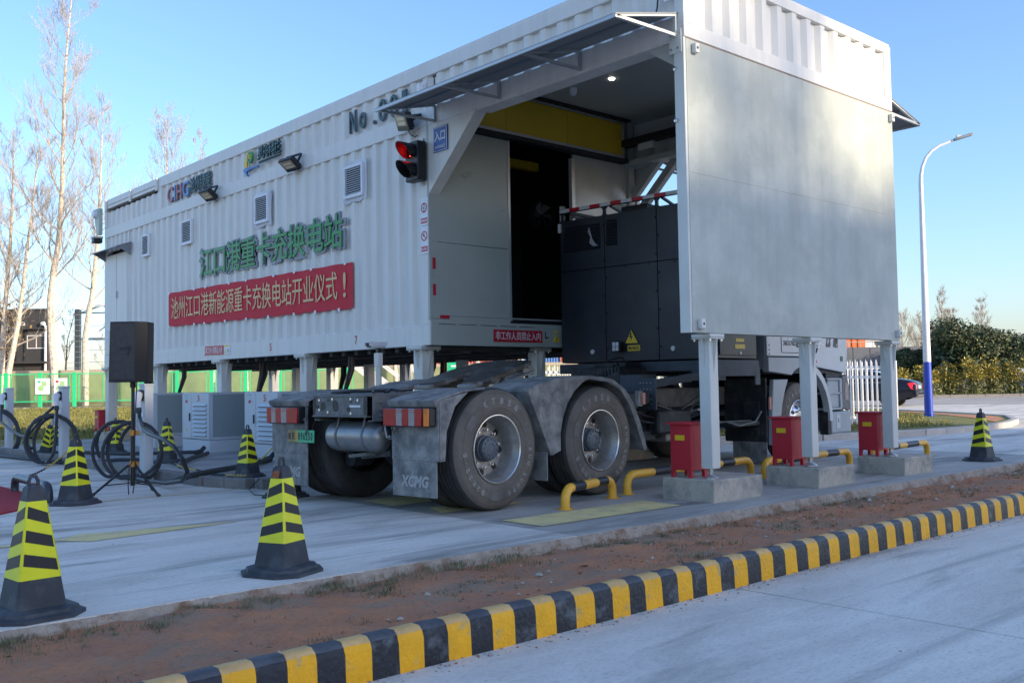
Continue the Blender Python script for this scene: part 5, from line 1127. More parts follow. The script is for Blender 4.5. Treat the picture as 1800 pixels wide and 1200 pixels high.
# weight plate
pts=[];
for (cx_,cz_,a0) in ((5.95,1.50,-90),(5.95,1.70,0),(5.42,1.70,90),(5.42,1.50,180)):
    for k in range(5): a=R(a0+k*22.5); pts.append((cx_+.03*math.cos(a),-.003,cz_+.03*math.sin(a)))
wp=T(MB().tube(pts+[pts[0]],.004,5,cap=False),'weight_plate_outline',CHASD); glyph('lettering','38370kg',FY,(5.66,-.004,1.585),.44,.085,.002,CHASD,wp,0,fit=True,world=False)
for i,ch in enumerate('风跑'): glyph('brush_character',ch,FY,(6.80+i*.24,-.004,1.66-.0*i),.17,.20,.002,BLACK,TK,.03,fit=True,world=False,shear=.3)
T(MB().box(7.18,7.26,-.006,0,1.37,1.44),'sticker',mat('sticker_green',(.03,.12,.08),.5)); T(MB().lathe([(0,-.006),(.02,-.006),(.02,0)],10,'y',(6.40,0,1.36)),'reflector_sticker',SIGR) 
for z in (1.5,1.56,1.45): T(MB().lathe([(0,-.004),(.010,-.004),(.011,0)],10,'y',(5.06,-.0,z)),'trim_bolt',CHASD)

# ================================================================== EQUIPMENT
# traffic cones: tapered square rubber cones with chevron bands
def make_cone(name='traffic_cone'):
    t=bpy.data.objects.new(name,None); C.objects.link(t)
    def oct_(w,z,ch=.18):
        c=w*ch*.6 if ch<.3 else w*ch; return [(-w+c,-w,z),(w-c,-w,z),(w,-w+c,z),(w,w-c,z),(w-c,w,z),(-w+c,w,z),(-w,w-c,z),(-w,-w+c,z)]
    def loft(rings):
        vs=[];fs=[]
        for r in rings: vs+=r
        n=8
        for i in range(len(rings)-1): fs+=[(i*n+k,i*n+(k+1)%n,(i+1)*n+(k+1)%n,(i+1)*n+k) for k in range(n)]
        fs+=[tuple(range(n-1,-1,-1)),tuple(range((len(rings)-1)*n,len(rings)*n))]; return MB().add(vs,fs)
    loft([oct_(.215,0,.45),oct_(.215,.018,.45),oct_(.19,.026,.45),oct_(.185,.042,.45),oct_(.15,.052,.4)]).build('base',CRB,t,world=False,angle=25)
    W=lambda z: .122-(z-.045)/(.64-.045)*(.122-.036)
    b=loft([oct_(W(.045),.045),oct_(W(.19),.19),oct_(W(.57),.57),oct_(W(.625),.625),oct_(.03,.638,.3)]).build('body',CRB,t,world=False,angle=25)
    MB().tube([(0,-.021,.63),(0,-.023,.66),(0,-.012,.685),(0,.012,.685),(0,.023,.66),(0,.021,.63)],.0095,8).build('loop_handle',CRB,t,world=False)
    # reflective sleeve, a little proud of the body, and dark chevron fields on each face
    z0,z1=.19,.565; e=.0015
    loft([oct_(W(z0)+e,z0),oct_(W(z1)+e,z1)]).build('reflective_sleeve',CYL,b,world=False,angle=25)
    for f in range(4):
        mb=MB()
        for k in range(3):
            for hs in (-1,1):
                # two parallelograms meeting near the corner ridge: slope changes per face
                za=.222+k*.113; th=.057; rise=.019
                def P(fr,z):
                    w=W(z)+e+.0012; h=w*(1-.108)-.0035; x=-h+2*h*fr; return (x,-w,z)
                if f%2==0: q=[P(0.,za+(0 if hs<0 else 0)),P(1.,za+rise*2),P(1.,za+rise*2+th),P(0.,za+th)]
                else: q=[P(0.,za+rise*2),P(1.,za),P(1.,za+th),P(0.,za+rise*2+th)]
            if True:
                q=[(x,y,min(z,z1-.004)) for x,y,z in q]
                mb.add(q,[(0,1,2,3)])
        a=f*PI/2; ca,sa=math.cos(a),math.sin(a); mb.v=[(x*ca-y*sa,x*sa+y*ca,z) for x,y,z in mb.v]
        tag(mb.build('chevron_field',CBK,b,world=False,smooth=False),kind='stuff')
    return t
def crz(x,y,off=0,par=0): return math.atan2(y,x)+PI-PI/4+PI/2+off+par*PI/2
cone=make_cone(); CG='black and yellow striped traffic cones'
cone.location=(1.44,5.22,0); cone.rotation_euler=(0,0,crz(1.46,5.20,-.42,0)); tag(cone,'largest traffic cone, nearest the camera at the lower left corner','traffic cone',CG)
c2=dup(cone,(2.86,5.31,0),crz(2.86,5.31,0.12),'near traffic cone with rust stain at its tip, left of the truck mudflaps')
# rust patches on the second cone

dup(cone,(3.16,10.05,0),crz(3.16,10.05,0.1),'traffic cone at the edge of the red carpet with a yellow chain from its top')
dup(cone,(5.15,10.36,.10),crz(5.15,10.36,-0.05),'traffic cone on the raised platform before the cabinet numbered five',.86*Vector((1,1,1)))
dup(cone,(13.25,5.47,0),crz(13.25,5.47,0.35),'lone traffic cone at the far right end of the concrete apron')
dup(cone,(5.72,16.2,.10),crz(5.72,16.2,0),'traffic cone behind the big hose coil, left of the speaker',.83*Vector((1,1,1)))
dup(cone,(5.42,13.35,.10),crz(5.42,13.35,0.3),'traffic cone seen through the hose coil, right of the speaker pole',.9*Vector((1,1,1)))
dup(cone,(4.87,8.96,0),crz(4.87,8.96,0),'traffic cone half hidden behind the left mudflap of the truck')
dup(cone,(5.9,19.6,.10),crz(5.9,19.6,0.2),'traffic cone behind the middle charging post',.9*Vector((1,1,1)))
tc=dup(cone,(4.98,17.3,.08),R(40),'traffic cone leaning over beside the leftmost charging posts',.8*Vector((1,1,1))); tc.rotation_euler=(R(14),R(-10),R(40))
RST=mat('rust_stain',(.30,.10,.04),.9,0,.3,40)
for (pts) in ([(-.02,.57),(.02,.565),(.03,.60),(.022,.612),(-.01,.61),(-.028,.60)],): 
    MB().add([(x,-.0575+(z-.57)*.155-.0018,z) for x,z in pts],[tuple(range(len(pts)))]).build('rust_patch',RST,c2,world=False,smooth=False)
# pipe guard rails
def guard(p,q,h,first,label,bands,grp='U-shaped pipe guards on the ground',mats=None,flange=True):
    p=Vector(p+(0,));q=Vector(q+(0,)); t=thing('pipe_guard',label,'guard rail',tuple((p+q)/2),0,grp); c=(p+q)/2; p=p-c;q=q-c; d=(q-p).normalized(); r=.042; k=.11
    A,B=mats or (PYEL,PBLK)
    def el(a,dr):
        return [a+Vector((0,0,z)) for z in (0,.05,h-k)]+[a+dr*(k-k*math.cos(x))+Vector((0,0,h-k+k*math.sin(x))) for x in (R(22),R(45),R(68),R(90))]
    MB().tube(el(p,d),r,16).build('elbow',A,t,world=False); MB().tube(el(q,-d),r,16).build('elbow',A,t,world=False)
    a=p+d*k+Vector((0,0,h)); b=q-d*k+Vector((0,0,h)); L_=(b-a).length; x=0;i=0
    for w,bl in bands:
        x1=min(L_,x+w*L_); MB().tube([a+d*x,a+d*(x1)],r+(.0004 if bl else 0),16,cap=False).build('band',B if bl else A,t,world=False); x=x1
    if flange:
        for a_ in (p,q): MB().lathe([(0,.004),(.075,.004),(.075,0)],20,'z',tuple(a_)).lathe([(.055,.004),(.055,.012),(.043,.012)],16,'z',tuple(a_)).build('foot_flange',A,t,world=False)
    return t
guard((6.05,6.10),(6.95,6.36),.18,0,'short yellow and black pipe guard beside the gap between the rear wheels',[(.02,0),(.30,1),(.36,0),(.28,1),(.04,0)])
guard((7.28,6.46),(9.60,6.60),.19,0,'long yellow and black pipe guard passing behind the nearest wall leg',[(.15,0),(.14,1),(.26,0),(.08,1),(.12,0),(.12,1),(.13,0)])
guard((9.50,6.35),(11.52,6.42),.19,0,'yellow and black pipe guard behind the middle wall leg',[(.12,0),(.30,1),(.30,0),(.16,1),(.12,0)])
guard((11.92,6.30),(13.75,6.45),.19,0,'yellow and black pipe guard behind the far right wall leg',[(.3,0),(.12,1),(.16,0),(.26,1),(.16,0)])
GP=mat('pipe_grey_dark',(.045,.055,.07),.4); 
guard((3.05,11.75),(3.0,10.35),.17,0,'dark pipe guard with a yellow end beside the red carpet',[(.45,0),(.28,1),(.27,0)],mats=(GP,mat('pipe_slate',(.12,.14,.19),.4)))
guard((3.0,13.4),(2.85,12.0),.17,0,'dark pipe guard at the left picture edge behind the carpet',[(.4,0),(.3,1),(.3,0)],mats=(GP,PBLK))
t=MB().tube([(3.0,10.75,.17),(3.0,10.45,.17)],.0435,16).build('yellow_collar',PYEL,None,smooth=True); bpy.data.objects.remove(t)
# chain helper: every link a small ring, joined in one mesh per chain
def chain(name,label,pts,sag,yel,loc=None):
    P=[Vector(p) for p in pts]; path=[]
    for a,b in zip(P,P[1:]):
        n=max(2,int((b-a).length/.03))
        for i in range(n): 
            t=i/n; p=a.lerp(b,t); p.z-=sag*4*t*(1-t) if a.z>.15 or b.z>.15 else 0; p.z=max(p.z,.012); path.append(p)
    path.append(P[-1]); mb=MB(); L_=len(path)
    for i in range(L_-1):
        a,b=path[i],path[i+1]; d=(b-a).normalized(); up=Vector((0,0,1)) if abs(d.z)<.9 else Vector((1,0,0)); s1=d.cross(up).normalized(); s2=s1.cross(d); w=s1 if i%2 else s2
        c=(a+b)/2; rr=.020; ring=[c+d*(rr*1.05*math.cos(x))+w*(.010*math.sin(x)) for x in [k*PI/4 for k in range(9)]]
        mb.tube(ring,.0035,4,cap=False,mi=0 if (yel[0]<=i/L_<=yel[1] or (len(yel)>2 and yel[2]<=i/L_<=yel[3])) else 1)
    return tag(mb.build(name,[mat('chain_yellow',(.62,.48,.12),.5),mat('chain_black',(.02,.02,.022),.5)],None),label,'chain','plastic chains between the cones')
chain('plastic_chain','yellow and black plastic chain sloping down left from the carpet cone',[(3.16,10.0,.62),(3.05,11.2,.22)],.05,(0,.62))
chain('plastic_chain','yellow and black plastic chain from the half hidden cone down to the platform cone',[(4.87,8.96,.66),(5.02,10.05,.24),(5.03,10.1,.2)],.04,(0,.6))
chain('plastic_chain','black and yellow plastic chain lying on the ground left of the platform cone',[(5.0,10.1,.14),(4.86,10.6,.13),(4.98,11.2,.13),(5.1,12.1,.13),(5.3,13.1,.13)],.0,(0,.1,.45,.75))
# black cords on the ground
tag(MB().tube([(4.9,10.2,.125),(5.05,11.4,.12),(5.3,12.6,.12),(5.6,14.,.12)],.006,5).build('power_cord',CABLE,None),'thin black cord lying on the platform behind the cones','cord')
tag(MB().tube([(5.3,10.4,.115),(5.0,9.8,.115),(4.86,9.75,.02),(4.7,9.3,.012),(4.85,8.9,.012)],.006,5).build('power_cord',CABLE,None),'thin black cord running off the platform past the striped cone base','cord')
# charging posts with coiled hoses
def coil(mb,c,rad,turns,seed,r=.019,ridge=True,tilt=.12,zmin=.02,squash=1.):
    rr=random.Random(seed); pts=[];rs=[]; N=int(turns*30*(1.6 if ridge else 1)); ph=R(90)
    for i in range(N+1):
        t=i/N; a=ph+t*turns*2*PI; w=rad*(1+.06*math.sin(a*.7+seed)+.05*math.sin(a*1.9+seed)); 
        lt=w*math.cos(a); pts.append((c[0]+tilt*(t-.5)+.03*math.sin(a*1.3)+lt*.62,c[1]-lt*.72,max(c[2]+w*squash*math.sin(a),zmin+r))); rs.append(r*(1+(.13 if i%2 else 0)) if ridge else r)
    mb.tube(pts,rs,7); return pts
def charger(x,y,label,seed,rad,turns,ridge):
    t=thing('charging_post',label,'charging post',(x,y,0),0,'white charging posts with black hoses')
    MB().box(-.055,.055,-.085,.085,0,1.17).build('post',CABI,t,world=False,bevel=.006)
    MB().box(-.065,.06,-.095,.095,1.17,1.2).build('post_cap',CABI,t,world=False,bevel=.004)
    MB().box(-.10,-.056,-.07,.07,.98,1.12).build('socket',BLACK,t,world=False,bevel=.02)
    g=MB().tube([(-.08,.0,1.06),(-.13,-.06,1.05),(-.155,-.12,1.0),(-.165,-.17,.93),(-.168,-.19,.88)],[.045,.052,.046,.034,.028],14).build('connector',GUNW,t,world=False)
    MB().tube([(-.167,-.185,.895),(-.17,-.20,.84)],.034,14).build('connector_collar',BLACK,g,world=False)
    MB().box(-.14,-.055,-.09,.09,.60,.74).box(-.16,-.14,-.09,-.05,.60,.78).box(-.16,-.14,.05,.09,.60,.78).build('hose_holder',CABI,t,world=False,bevel=.004)
    MB().box(-.145,-.139,-.03,.02,.60,.67).build('holder_slot',BLACK,t,world=False)
    MB().box(-.065,-.055,-.05,.03,.78,.84).build('switch_plate',SIGW,t,world=False,bevel=.004)
    return t
charger(4.62,12.02,'nearest charging post, with a big ribbed hose coil, behind the speaker stand',1,.4,3,True)
charger(4.78,15.75,'middle charging post with a black hose coil at the left',2,.4,3,True); charger(4.92,19.35,'leftmost charging post at the picture edge',3,.4,3,True)
def hose(label,name='charging_hose'): return lambda mb: tag(mb.build(name,HOSE if 'ribbed' in label else CABLE,None),label,'hose','black hoses of the charging posts')
mb=MB(); coil(mb,(4.48,12.02,.36),.36,2.2,1,.021); hose('thick ribbed hose coiled on the nearest charging post')(mb)
mb=MB(); coil(mb,(4.42,12.35,.37),.36,1.3,4,.021,True,.05); hose('second ribbed hose loop hanging left of the nearest charging post coil')(mb)
mb=MB(); mb.tube([(4.45,11.82,.86),(4.44,11.76,.76),(4.36,11.45,.66),(4.25,11.0,.62),(4.22,10.5,.57),(4.2,10.15,.50),(4.22,9.98,.38),(4.28,10.0,.24),(4.35,10.3,.12),(4.42,10.9,.05),(4.45,11.6,.03),(4.5,12.3,.03),(4.6,12.7,.06)],.024,9)
hose('smooth black hose looping far out to the right from the nearest connector')(mb)
mb=MB(); mb.tube([(4.5,10.9,.06),(4.6,10.7,.13),(5.0,10.9,.15),(5.6,11.3,.15),(6.1,11.9,.14),(6.45,12.3,.13)],[.033+.003*(i%2) for i in range(6)],9); mb.tube([(5.0,11.9,.03),(5.3,12.6,.14),(5.8,13.4,.14),(6.4,14.2,.14)],.03,9)
hose('thick ribbed hoses running across the platform to the cabinets','supply_hose')(mb)
mb=MB(); coil(mb,(4.62,15.75,.36),.40,2.6,2,.023); hose('ribbed hose coiled on the middle charging post')(mb)
mb=MB(); mb.tube([(4.61,15.55,.86),(4.60,15.5,.72),(4.54,15.35,.45),(4.5,15.3,.2),(4.5,15.6,.05),(4.6,16.3,.03)],.024,9).tube([(4.66,15.86,.88),(4.62,16.1,.78),(4.6,16.5,.60),(4.6,16.9,.46),(4.62,17.3,.30),(4.66,17.0,.2)],.024,9); hose('smooth black cables hanging from both sides of the middle charging post')(mb)
mb=MB(); coil(mb,(4.76,19.35,.38),.40,2.6,5,.023); hose('ribbed hose coiled on the leftmost charging post')(mb)
mb=MB(); mb.tube([(4.75,19.15,.86),(4.70,19.0,.76),(4.6,18.6,.60),(4.6,18.0,.48),(4.6,17.4,.40),(4.62,16.9,.38)],.024,9); hose('smooth black cable swinging right from the leftmost charging post')(mb)
mb=MB(); mb.tube([(4.6,19.6,.04),(4.5,18.4,.035),(4.6,17.2,.035),(4.7,16.4,.035),(4.8,15.2,.035),(4.95,14.0,.14),(5.3,13.6,.14)],.028,8).tube([(4.9,19.9,.04),(4.8,18.2,.04),(5.1,16.6,.14),(5.5,15.2,.14),(6.4,14.6,.14)],.028,8); hose('thick ribbed hoses lying on the ground between the charging posts','supply_hose')(mb)
# charging cabinets
def cabinet(y0,num,label):
    t=thing('charging_cabinet',label,'electrical cabinet',(6.68,y0,.10),0,'grey charging cabinets under the station')
    w=1.06; dp=1.0
    MB().box(.0,dp,0,w,.0,.20).build('plinth',CABI,t,world=False,bevel=.004)
    MB().box(.012,dp,0,w,.205,.965).build('body',CABI,t,world=False,bevel=.004); MB().box(.05,dp-.05,-.004,0,.25,.93).build('side_panel',CABS,t,world=False); MB().box(.03,dp-.03,w,w+.004,.25,.93).build('side_panel',CABS,t,world=False)
    d1=MB().box(-.012,.012,.02,.68,.215,.955).build('louvred_door',CABI,t,world=False,bevel=.004); d2=MB().box(-.012,.012,.69,w-.02,.215,.955).build('control_door',CABI,t,world=False,bevel=.004)
    sl=None
    for i in range(8):
        z=.27+i*.069
        if sl is None: sl=MB().add([(-.014,.10,0),(-.014,.60,0),(-.042,.60,-.004),(-.042,.10,-.004),(-.014,.60,.038),(-.014,.10,.038)],[(0,1,2,3),(3,2,4,5),(0,3,5),(1,4,2)]).build('louvre',CABI,d1,world=False,smooth=False); c=sl
        else: c=sl.copy(); C.objects.link(c); c.parent=d1
        c.location=(0,0,z)
        MB().box(-.0135,-.012,.10,.60,z-.016,z-.002).build('louvre_gap',CHASD,d1,world=False) 
    MB().box(-.03,-.012,.72,.745,.50,.63).build('handle',BLACK,d2,world=False,bevel=.004); MB().box(-.022,-.012,.84,.90,.80,.845).build('emergency_switch',SIGR,d2,world=False,bevel=.006)
    MB().box(-.014,-.012,.80,.96,.875,.885).build('display_strip',mat('strip_teal',(.2,.45,.42),.4),d2,world=False); MB().prism([(.90,.33),(.84,.33),(.87,.39)],-.0145,-.012,'x').build('warning_mark',SIGY,d2,world=False); MB().box(-.0142,-.012,.85,.91,.25,.29).build('data_plate',LEG,d2,world=False)
    for i in range(3): MB().box(-.0145,-.012,.82+i*.045,.845+i*.045,.915,.93).build('indicator',CABS,d2,world=False)
    if num: glyph('cabinet_number',num,FX,(-.0155,.40,.875),.07,.10,.002,SIGR,d1,.01,fit=True,world=False)
    return t
cabinet(12.47,'5','grey charging cabinet numbered 5 in red, nearest the truck'); cabinet(14.74,'3','grey charging cabinet numbered 3 in red, behind the hose loop'); cabinet(17.0,'1','grey charging cabinet half hidden behind the speaker and nearest charging post')
for y,lb in ((12.6,'short black hose end at the foot of the cabinet nearest the truck'),(14.9,'short black hose end at the foot of the cabinet behind the hose loop')): tag(MB().tube([(6.40,y-.25,.13),(6.52,y-.18,.14),(6.60,y-.12,.19)],.036,10).build('cable_end',CABLE,None),lb,'hose','hose ends at the cabinets')
# speaker on a tripod
st=thing('speaker_stand','black tripod stand with orange clamps under the speaker, left of the truck','speaker stand',(3.86,10.42,0),GR)
MB().tube([(0,0,.12),(0,0,1.22)],.018,12).build('pole',BLACK,st,world=False); MB().tube([(0,0,.10),(0,0,.68)],.024,12).build('lower_pole',BLACK,st,world=False)
for z in (.33,.66): MB().lathe([(.024,-.03),(.034,-.03),(.036,.03),(.024,.03)],14,'z',(0,0,z)).box(.03,.065,-.015,.015,z-.02,z+.02).build('clamp',mat('clamp_orange',(.50,.22,.03),.5),st,world=False)
for a in (200,330,80):
    c_,s_=math.cos(R(a)),math.sin(R(a)); 
    l=MB().tube([(.04*c_,.04*s_,.32),(.40*c_,.40*s_,.012)],.013,8).build('leg',BLACK,st,world=False)
    MB().tube([(.375*c_,.375*s_,.03),(.415*c_,.415*s_,.008)],.018,8).build('rubber_foot',RUB,l,world=False)
    MB().tube([(.0,.0,.13),(.27*c_,.27*s_,.115)],.007,6).build('brace',BLACK,st,world=False)
MB().tube([(.03,.03,1.2),(.035,-.03,.8),(.03,-.03,.45),(.05,-.04,.25),(.02,-.05,.02)],.006,6).tube([(.03,-.02,.40),(-.02,-.05,.30),(-.03,-.05,.10),(-.02,-.06,.01)],.006,6).build('cord',CABLE,st,world=False)
sp_=thing('loudspeaker','black loudspeaker box with angled side on the tripod stand','speaker',(3.86,10.42,1.20),GR)
po=[(-.205,-.10),(-.175,-.17),(.09,-.17),(.19,-.07),(.19,.10),(.07,.19),(-.10,.19),(-.205,.10)]
SPK=mat('speaker_grille',(.05,.05,.052),.75,0,.25,30,.3,300)
vs=[(x*1.02-.012,y,0) for x,y in po]+[(x,y,.64) for x,y in po]; n=8
body=MB().add(vs,[tuple(range(n-1,-1,-1)),tuple(range(n,2*n))]+[(i,(i+1)%n,(i+1)%n+n,i+n) for i in range(n)]).build('cabinet',BLACK,sp_,world=False,smooth=False,bevel=.008)
MB().add([(-.172,-.174,.03),(.082,-.174,.03),(.082,-.174,.62),(-.165,-.174,.62)],[(0,1,2,3)]).build('grille',SPK,body,world=False,smooth=False)
MB().prism([(-.07,.36),(.045,.375),(.02,.28),(.005,.285),(.02,.352),(-.07,.342)],-.181,-.175,'y').build('badge',BLACK,body,world=False)
MB().box(.12,.20,.0,.06,-.02,0).lathe([(.02,-.06),(.03,-.06),(.03,0)],14,'z',(0,0,0)).build('pole_socket',BLACK,body,world=False)

# ================================================================== BEYOND
def gbox(mb,s0,s1,d0,d1,z0,z1,mi=0):
    c=[G(s0,d0),G(s1,d0),G(s1,d1),G(s0,d1)]
    return mb.add([(p.x,p.y,z0) for p in c]+[(p.x,p.y,z1) for p in c],[(0,3,2,1),(4,5,6,7),(0,1,5,4),(1,2,6,5),(2,3,7,6),(3,0,4,7)],mi)
def gthing(name,label,cat,s,d,z=0,group=None):
    p=G(s,d,z); return thing(name,label,cat,tuple(p),GR,group)
def L(mb,name,mt,par,**k): return mb.build(name,mt,par,world=False,**k)
# green mesh fence
FEL=mat('fence_mesh_green',(.04,.40,.18),.6)
fence=gthing('mesh_fence','bright green framed mesh fence along the footpath at the left','fence',-30,72)
N=13; s0=-45.4
post=None
for i in range(17):
    s=s0+i*2.55+30
    if s>14.5+3.6: break
    if post is None: post=L(MB().box(-.13,.13,-.06,.06,0,2.62),'post',FGRN,fence); c=post
    else: c=post.copy(); C.objects.link(c); c.parent=fence
    c.location=(s,0,0)
    if i==0: pan=L(MB().box(.30,.36,-.03,.03,.45,2.5).box(2.16,2.22,-.03,.03,.45,2.5).box(.13,2.42,-.03,.03,2.46,2.54).box(.13,2.42,-.03,.03,.42,.5),'panel_frame',FGRN,fence,smooth=False); c=pan
    else: c=pan.copy(); C.objects.link(c); c.parent=fence
    c.location=(s,0,0)
    if i==0:
        mb=MB()
        for k in range(12): x=.44+k*.15; mb.add([(x-.006,0,.5),(x+.006,0,.5),(x+.006,0,2.46),(x-.006,0,2.46)],[(0,1,2,3)])
        for k in range(12): z=.6+k*.16; mb.add([(.36,0,z-.006),(2.16,0,z-.006),(2.16,0,z+.006),(.36,0,z+.006)],[(0,1,2,3)])
        wi=L(mb,'wire_mesh',FEL,fence,smooth=False); wi['kind']='stuff'; c=wi
    else: c=wi.copy(); C.objects.link(c); c.parent=fence
    c.location=(s,0,0)
bw=gthing('boundary_wall','long low pale green plastered wall behind the trees','wall',-20,76)
L(MB().box(-26,27,0,.25,0,2.62),'wall_face',FWALL,bw,smooth=False); L(MB().box(-26,27,-.05,.3,2.62,2.86),'coping',FCAP,bw,smooth=False)
for (s,w,lab,cm) in ((-34.95,1.06,'white notice board on the green fence left of the tall pale tree',FGRN),(-33.6,.95,'white notice board on the green fence right of the tall pale tree',mat('pic_blue',(.3,.5,.6),.6))):
    nb=gthing('notice_board',lab,'notice board',s,71.85,0,'notice boards on the green fence'); L(MB().box(-w/2,w/2,-.02,.02,1.0,2.18),'board',SIGW,nb); L(MB().lathe([(0,-.03),(.22,-.03),(.22,-.022)],16,'y',(-.1,0,1.45)).box(-.05,.3,-.028,-.022,1.6,1.95),'print_patch',mat('pic_green',(.35,.55,.25),.6),nb); L(MB().box(-.35,-.15,-.028,-.022,1.85,2.0),'print_mark',SIGR if 'right' in lab else cm,nb)
# dark rendered building at the left
db=gthing('dark_building','dark grey two storey building with flat roof behind the green fence','building',-49,95)
L(MB().box(-8,3.1,0,1.2,0,9.25),'wall',GREYB,db,smooth=False); L(MB().box(-8.05,3.2,-.1,1.3,9.25,9.4),'roof_edge',GREYB,db); L(MB().box(-8.0,3.15,-.5,0,7.35,7.5),'canopy',GREYB,db); L(MB().box(-8.0,3.4,-.6,0,4.0,4.2),'canopy',GREYB,db)
w=L(MB().box(1.3,3.0,-.04,.02,5.5,7.3),'window',mat('window_brownish',(.10,.08,.075),.3),db)
L(MB().box(1.26,3.04,-.08,-.04,6.70,6.78).box(1.26,3.04,-.08,-.04,5.46,5.54).box(2.15,2.21,-.08,-.04,5.5,6.75).box(1.26,1.32,-.08,-.04,5.5,6.75).box(2.98,3.04,-.08,-.04,5.5,6.75),'window_frame',SIGW,w)
for x0,x1 in ((-5.6,-4.2),(-3.2,-1.8)):
    w=L(MB().box(x0,x1,-.04,.02,5.5,7.3),'window',MATS['window_brownish'],db); L(MB().box(x0,x1,-.07,-.04,6.7,6.78),'window_frame',SIGW,w)
for x0,x1 in ((-.9,.2),(.9,1.0),): L(MB().box(x0,x1,-.05,.02,4.3,7.35),'recess',BLACK,db)
for x0,x1 in ((-7,-5),(-4.4,-2.2),(-1.2,.1),(1.0,2.8)): L(MB().box(x0,x1,-.05,.02,2.4,3.9),'ground_opening',mat('opening_brown',(.05,.04,.04),.8),db)
L(MB().tube([(3.15,-.2,2.0),(3.15,-.2,7.6),(2.9,-.25,8.0)],.12,8),'downpipe',SIGW,db)
for x in (.9,2.9): L(MB().lathe([(0,-.28),(.18,-.24),(.22,0),(.15,.15)],12,'y',(x,-.1,8.0-.1)),'wall_lamp',SIGW,db)
L(MB().box(3.1,3.25,0.1,1.0,2.0,8.9),'side_wall',mat('brown_side',(.06,.035,.04),.8),db)
# steel frame shed
sfm=mat('frame_steel',(.05,.07,.09),.6); sf=gthing('steel_frame_shed','open steel frame with dark column and pale truss roof left of the station','steel frame',-45,100)
L(MB().box(-.25,.25,-.25,.25,0,9.7),'column',sfm,sf)
for i in range(11): L(MB().box(-1.2,.5,-.3,-.26,3.6+i*.55,3.64+i*.55),'girt',TRIM,sf)
L(MB().bar((0,0,9.7),(7.5,0,10.9),.3,.25),'roof_beam',SIGW,sf); L(MB().bar((.2,0,9.3),(7.5,0,9.35),.15,.12).bar((.2,0,9.3),(2.6,0,10.1),.12,.1).bar((2.6,0,10.1),(3.4,0,9.3),.12,.1),'truss_bar',sfm,sf)
L(MB().bar((.3,0,6.6),(4.6,0,6.55),.15,.22),'cross_beam',mat('frame_blue',(.10,.18,.28),.6),sf); L(MB().bar((2.2,0,7.4),(4.6,0,9.2),.06,.10),'brace',sfm,sf)
for i in range(4): L(MB().bar((0,0,4.2+i*1.25),(5,0,4.25+i*1.25),.05,.05),'purlin',TRIM,sf)
L(MB().box(2.7,2.9,2,2.2,0,6.5).box(3.4,3.55,2,2.2,0,6.5),'rear_column',mat('frame_pale_green',(.30,.38,.34),.6),sf)
# bare trees
def tree(name,label,s,d,path,r0,seed,nb=26,bl=4.2,up=.75,group='bare pale trees beyond the green fence',b0=.22,mt=BARK,twig=1.,leafy=0,crown_low=None):
    r=random.Random(seed); base=G(s,d,0); t=thing(name,label,'tree',tuple(base),GR,group)
    P=[Vector((x,0,z)) for x,z in path]; H=P[-1].z-P[0].z
    fine=[]
    for a,b in zip(P,P[1:]):
        n=max(1,int((b-a).length/1.0)); 
        for i in range(n): fine.append(a.lerp(b,i/n))
    fine.append(P[-1]); 
    for i,p in enumerate(fine): p.x+=.03*math.sin(i*.5+seed); p.y+=.05*math.sin(i*.4+seed*2)
    rs=[max(.02,r0*(1-.93*((p.z-P[0].z)/H))**1.0) for p in fine]
    L(MB().tube(fine,rs,9),'trunk',mt,t)
    mb=MB(); m2=MB(); lf=MB()
    def branch(p,dr,l,rad,lev):
        n=5 if lev<2 else 3; pts=[p.copy()]; q=p.copy(); dd=dr.copy()
        for i in range(n):
            dd=(dd+Vector((r.gauss(0,.11),r.gauss(0,.11),r.gauss(.11,.08)))).normalized(); q=q+dd*(l/n); pts.append(q.copy())
        rr=[max(.0055*twig,rad*(1-.85*i/n)) for i in range(n+1)]; (mb if lev<2 else m2).tube(pts,rr,5 if lev==0 else 3,cap=False)
        if leafy and lev>=1:
            for k in range(1 if r.random()<.35 else 0):
                c=pts[-1]+Vector((r.gauss(0,.3),r.gauss(0,.3),r.gauss(0,.3))); w=.14; a_=Vector((r.gauss(0,1),r.gauss(0,1),r.gauss(0,1))).normalized()*w; b_=Vector((r.gauss(0,1),r.gauss(0,1),r.gauss(0,1))).normalized()*w; lf.add([c-a_,c-b_,c+a_,c+b_],[(0,1,2,3)])
        if lev<3:
            k=(9,5,2)[lev] if nb>18 else (6,4,2)[lev]
            for j in range(k):
                f=r.uniform(.25,1); i=min(n-1,int(f*n)); pp=pts[i].lerp(pts[i+1],f*n-i) if i<n else pts[-1]
                nd=(dd+Vector((r.gauss(0,.48),r.gauss(0,.48),r.gauss(.22,.28)))).normalized(); branch(pp,nd,l*r.uniform(.36,.66),rad*.42,lev+1)
    for j in range(nb):
        f=b0+(1-b0)*((j+r.random())/nb); z=P[0].z+H*f
        i=min(len(fine)-2,max(0,next((k for k in range(len(fine)-1) if fine[k+1].z>=z),len(fine)-2))); pp=fine[i].lerp(fine[i+1],.5)
        a=j*2.4+r.uniform(-.5,.5); l=bl*(1.15-.85*f)*r.uniform(.7,1.25); dr=Vector((math.cos(a),math.sin(a),up*r.uniform(.5,1.3))).normalized(); branch(pp,dr,l,rs[i]*.30+.008,0)
    L(mb,'limb',mt if mt is BARKD else BARK2,t); tag(L(m2,'twigs',mt if mt is BARKD else BARK2,t,smooth=False),kind='stuff')
    if leafy and lf.v: tag(L(lf,'dry_leaves',LEAFB,t,smooth=False),kind='stuff')
    return t
def rel(pts,s): return [(x-s,z) for x,z in pts]
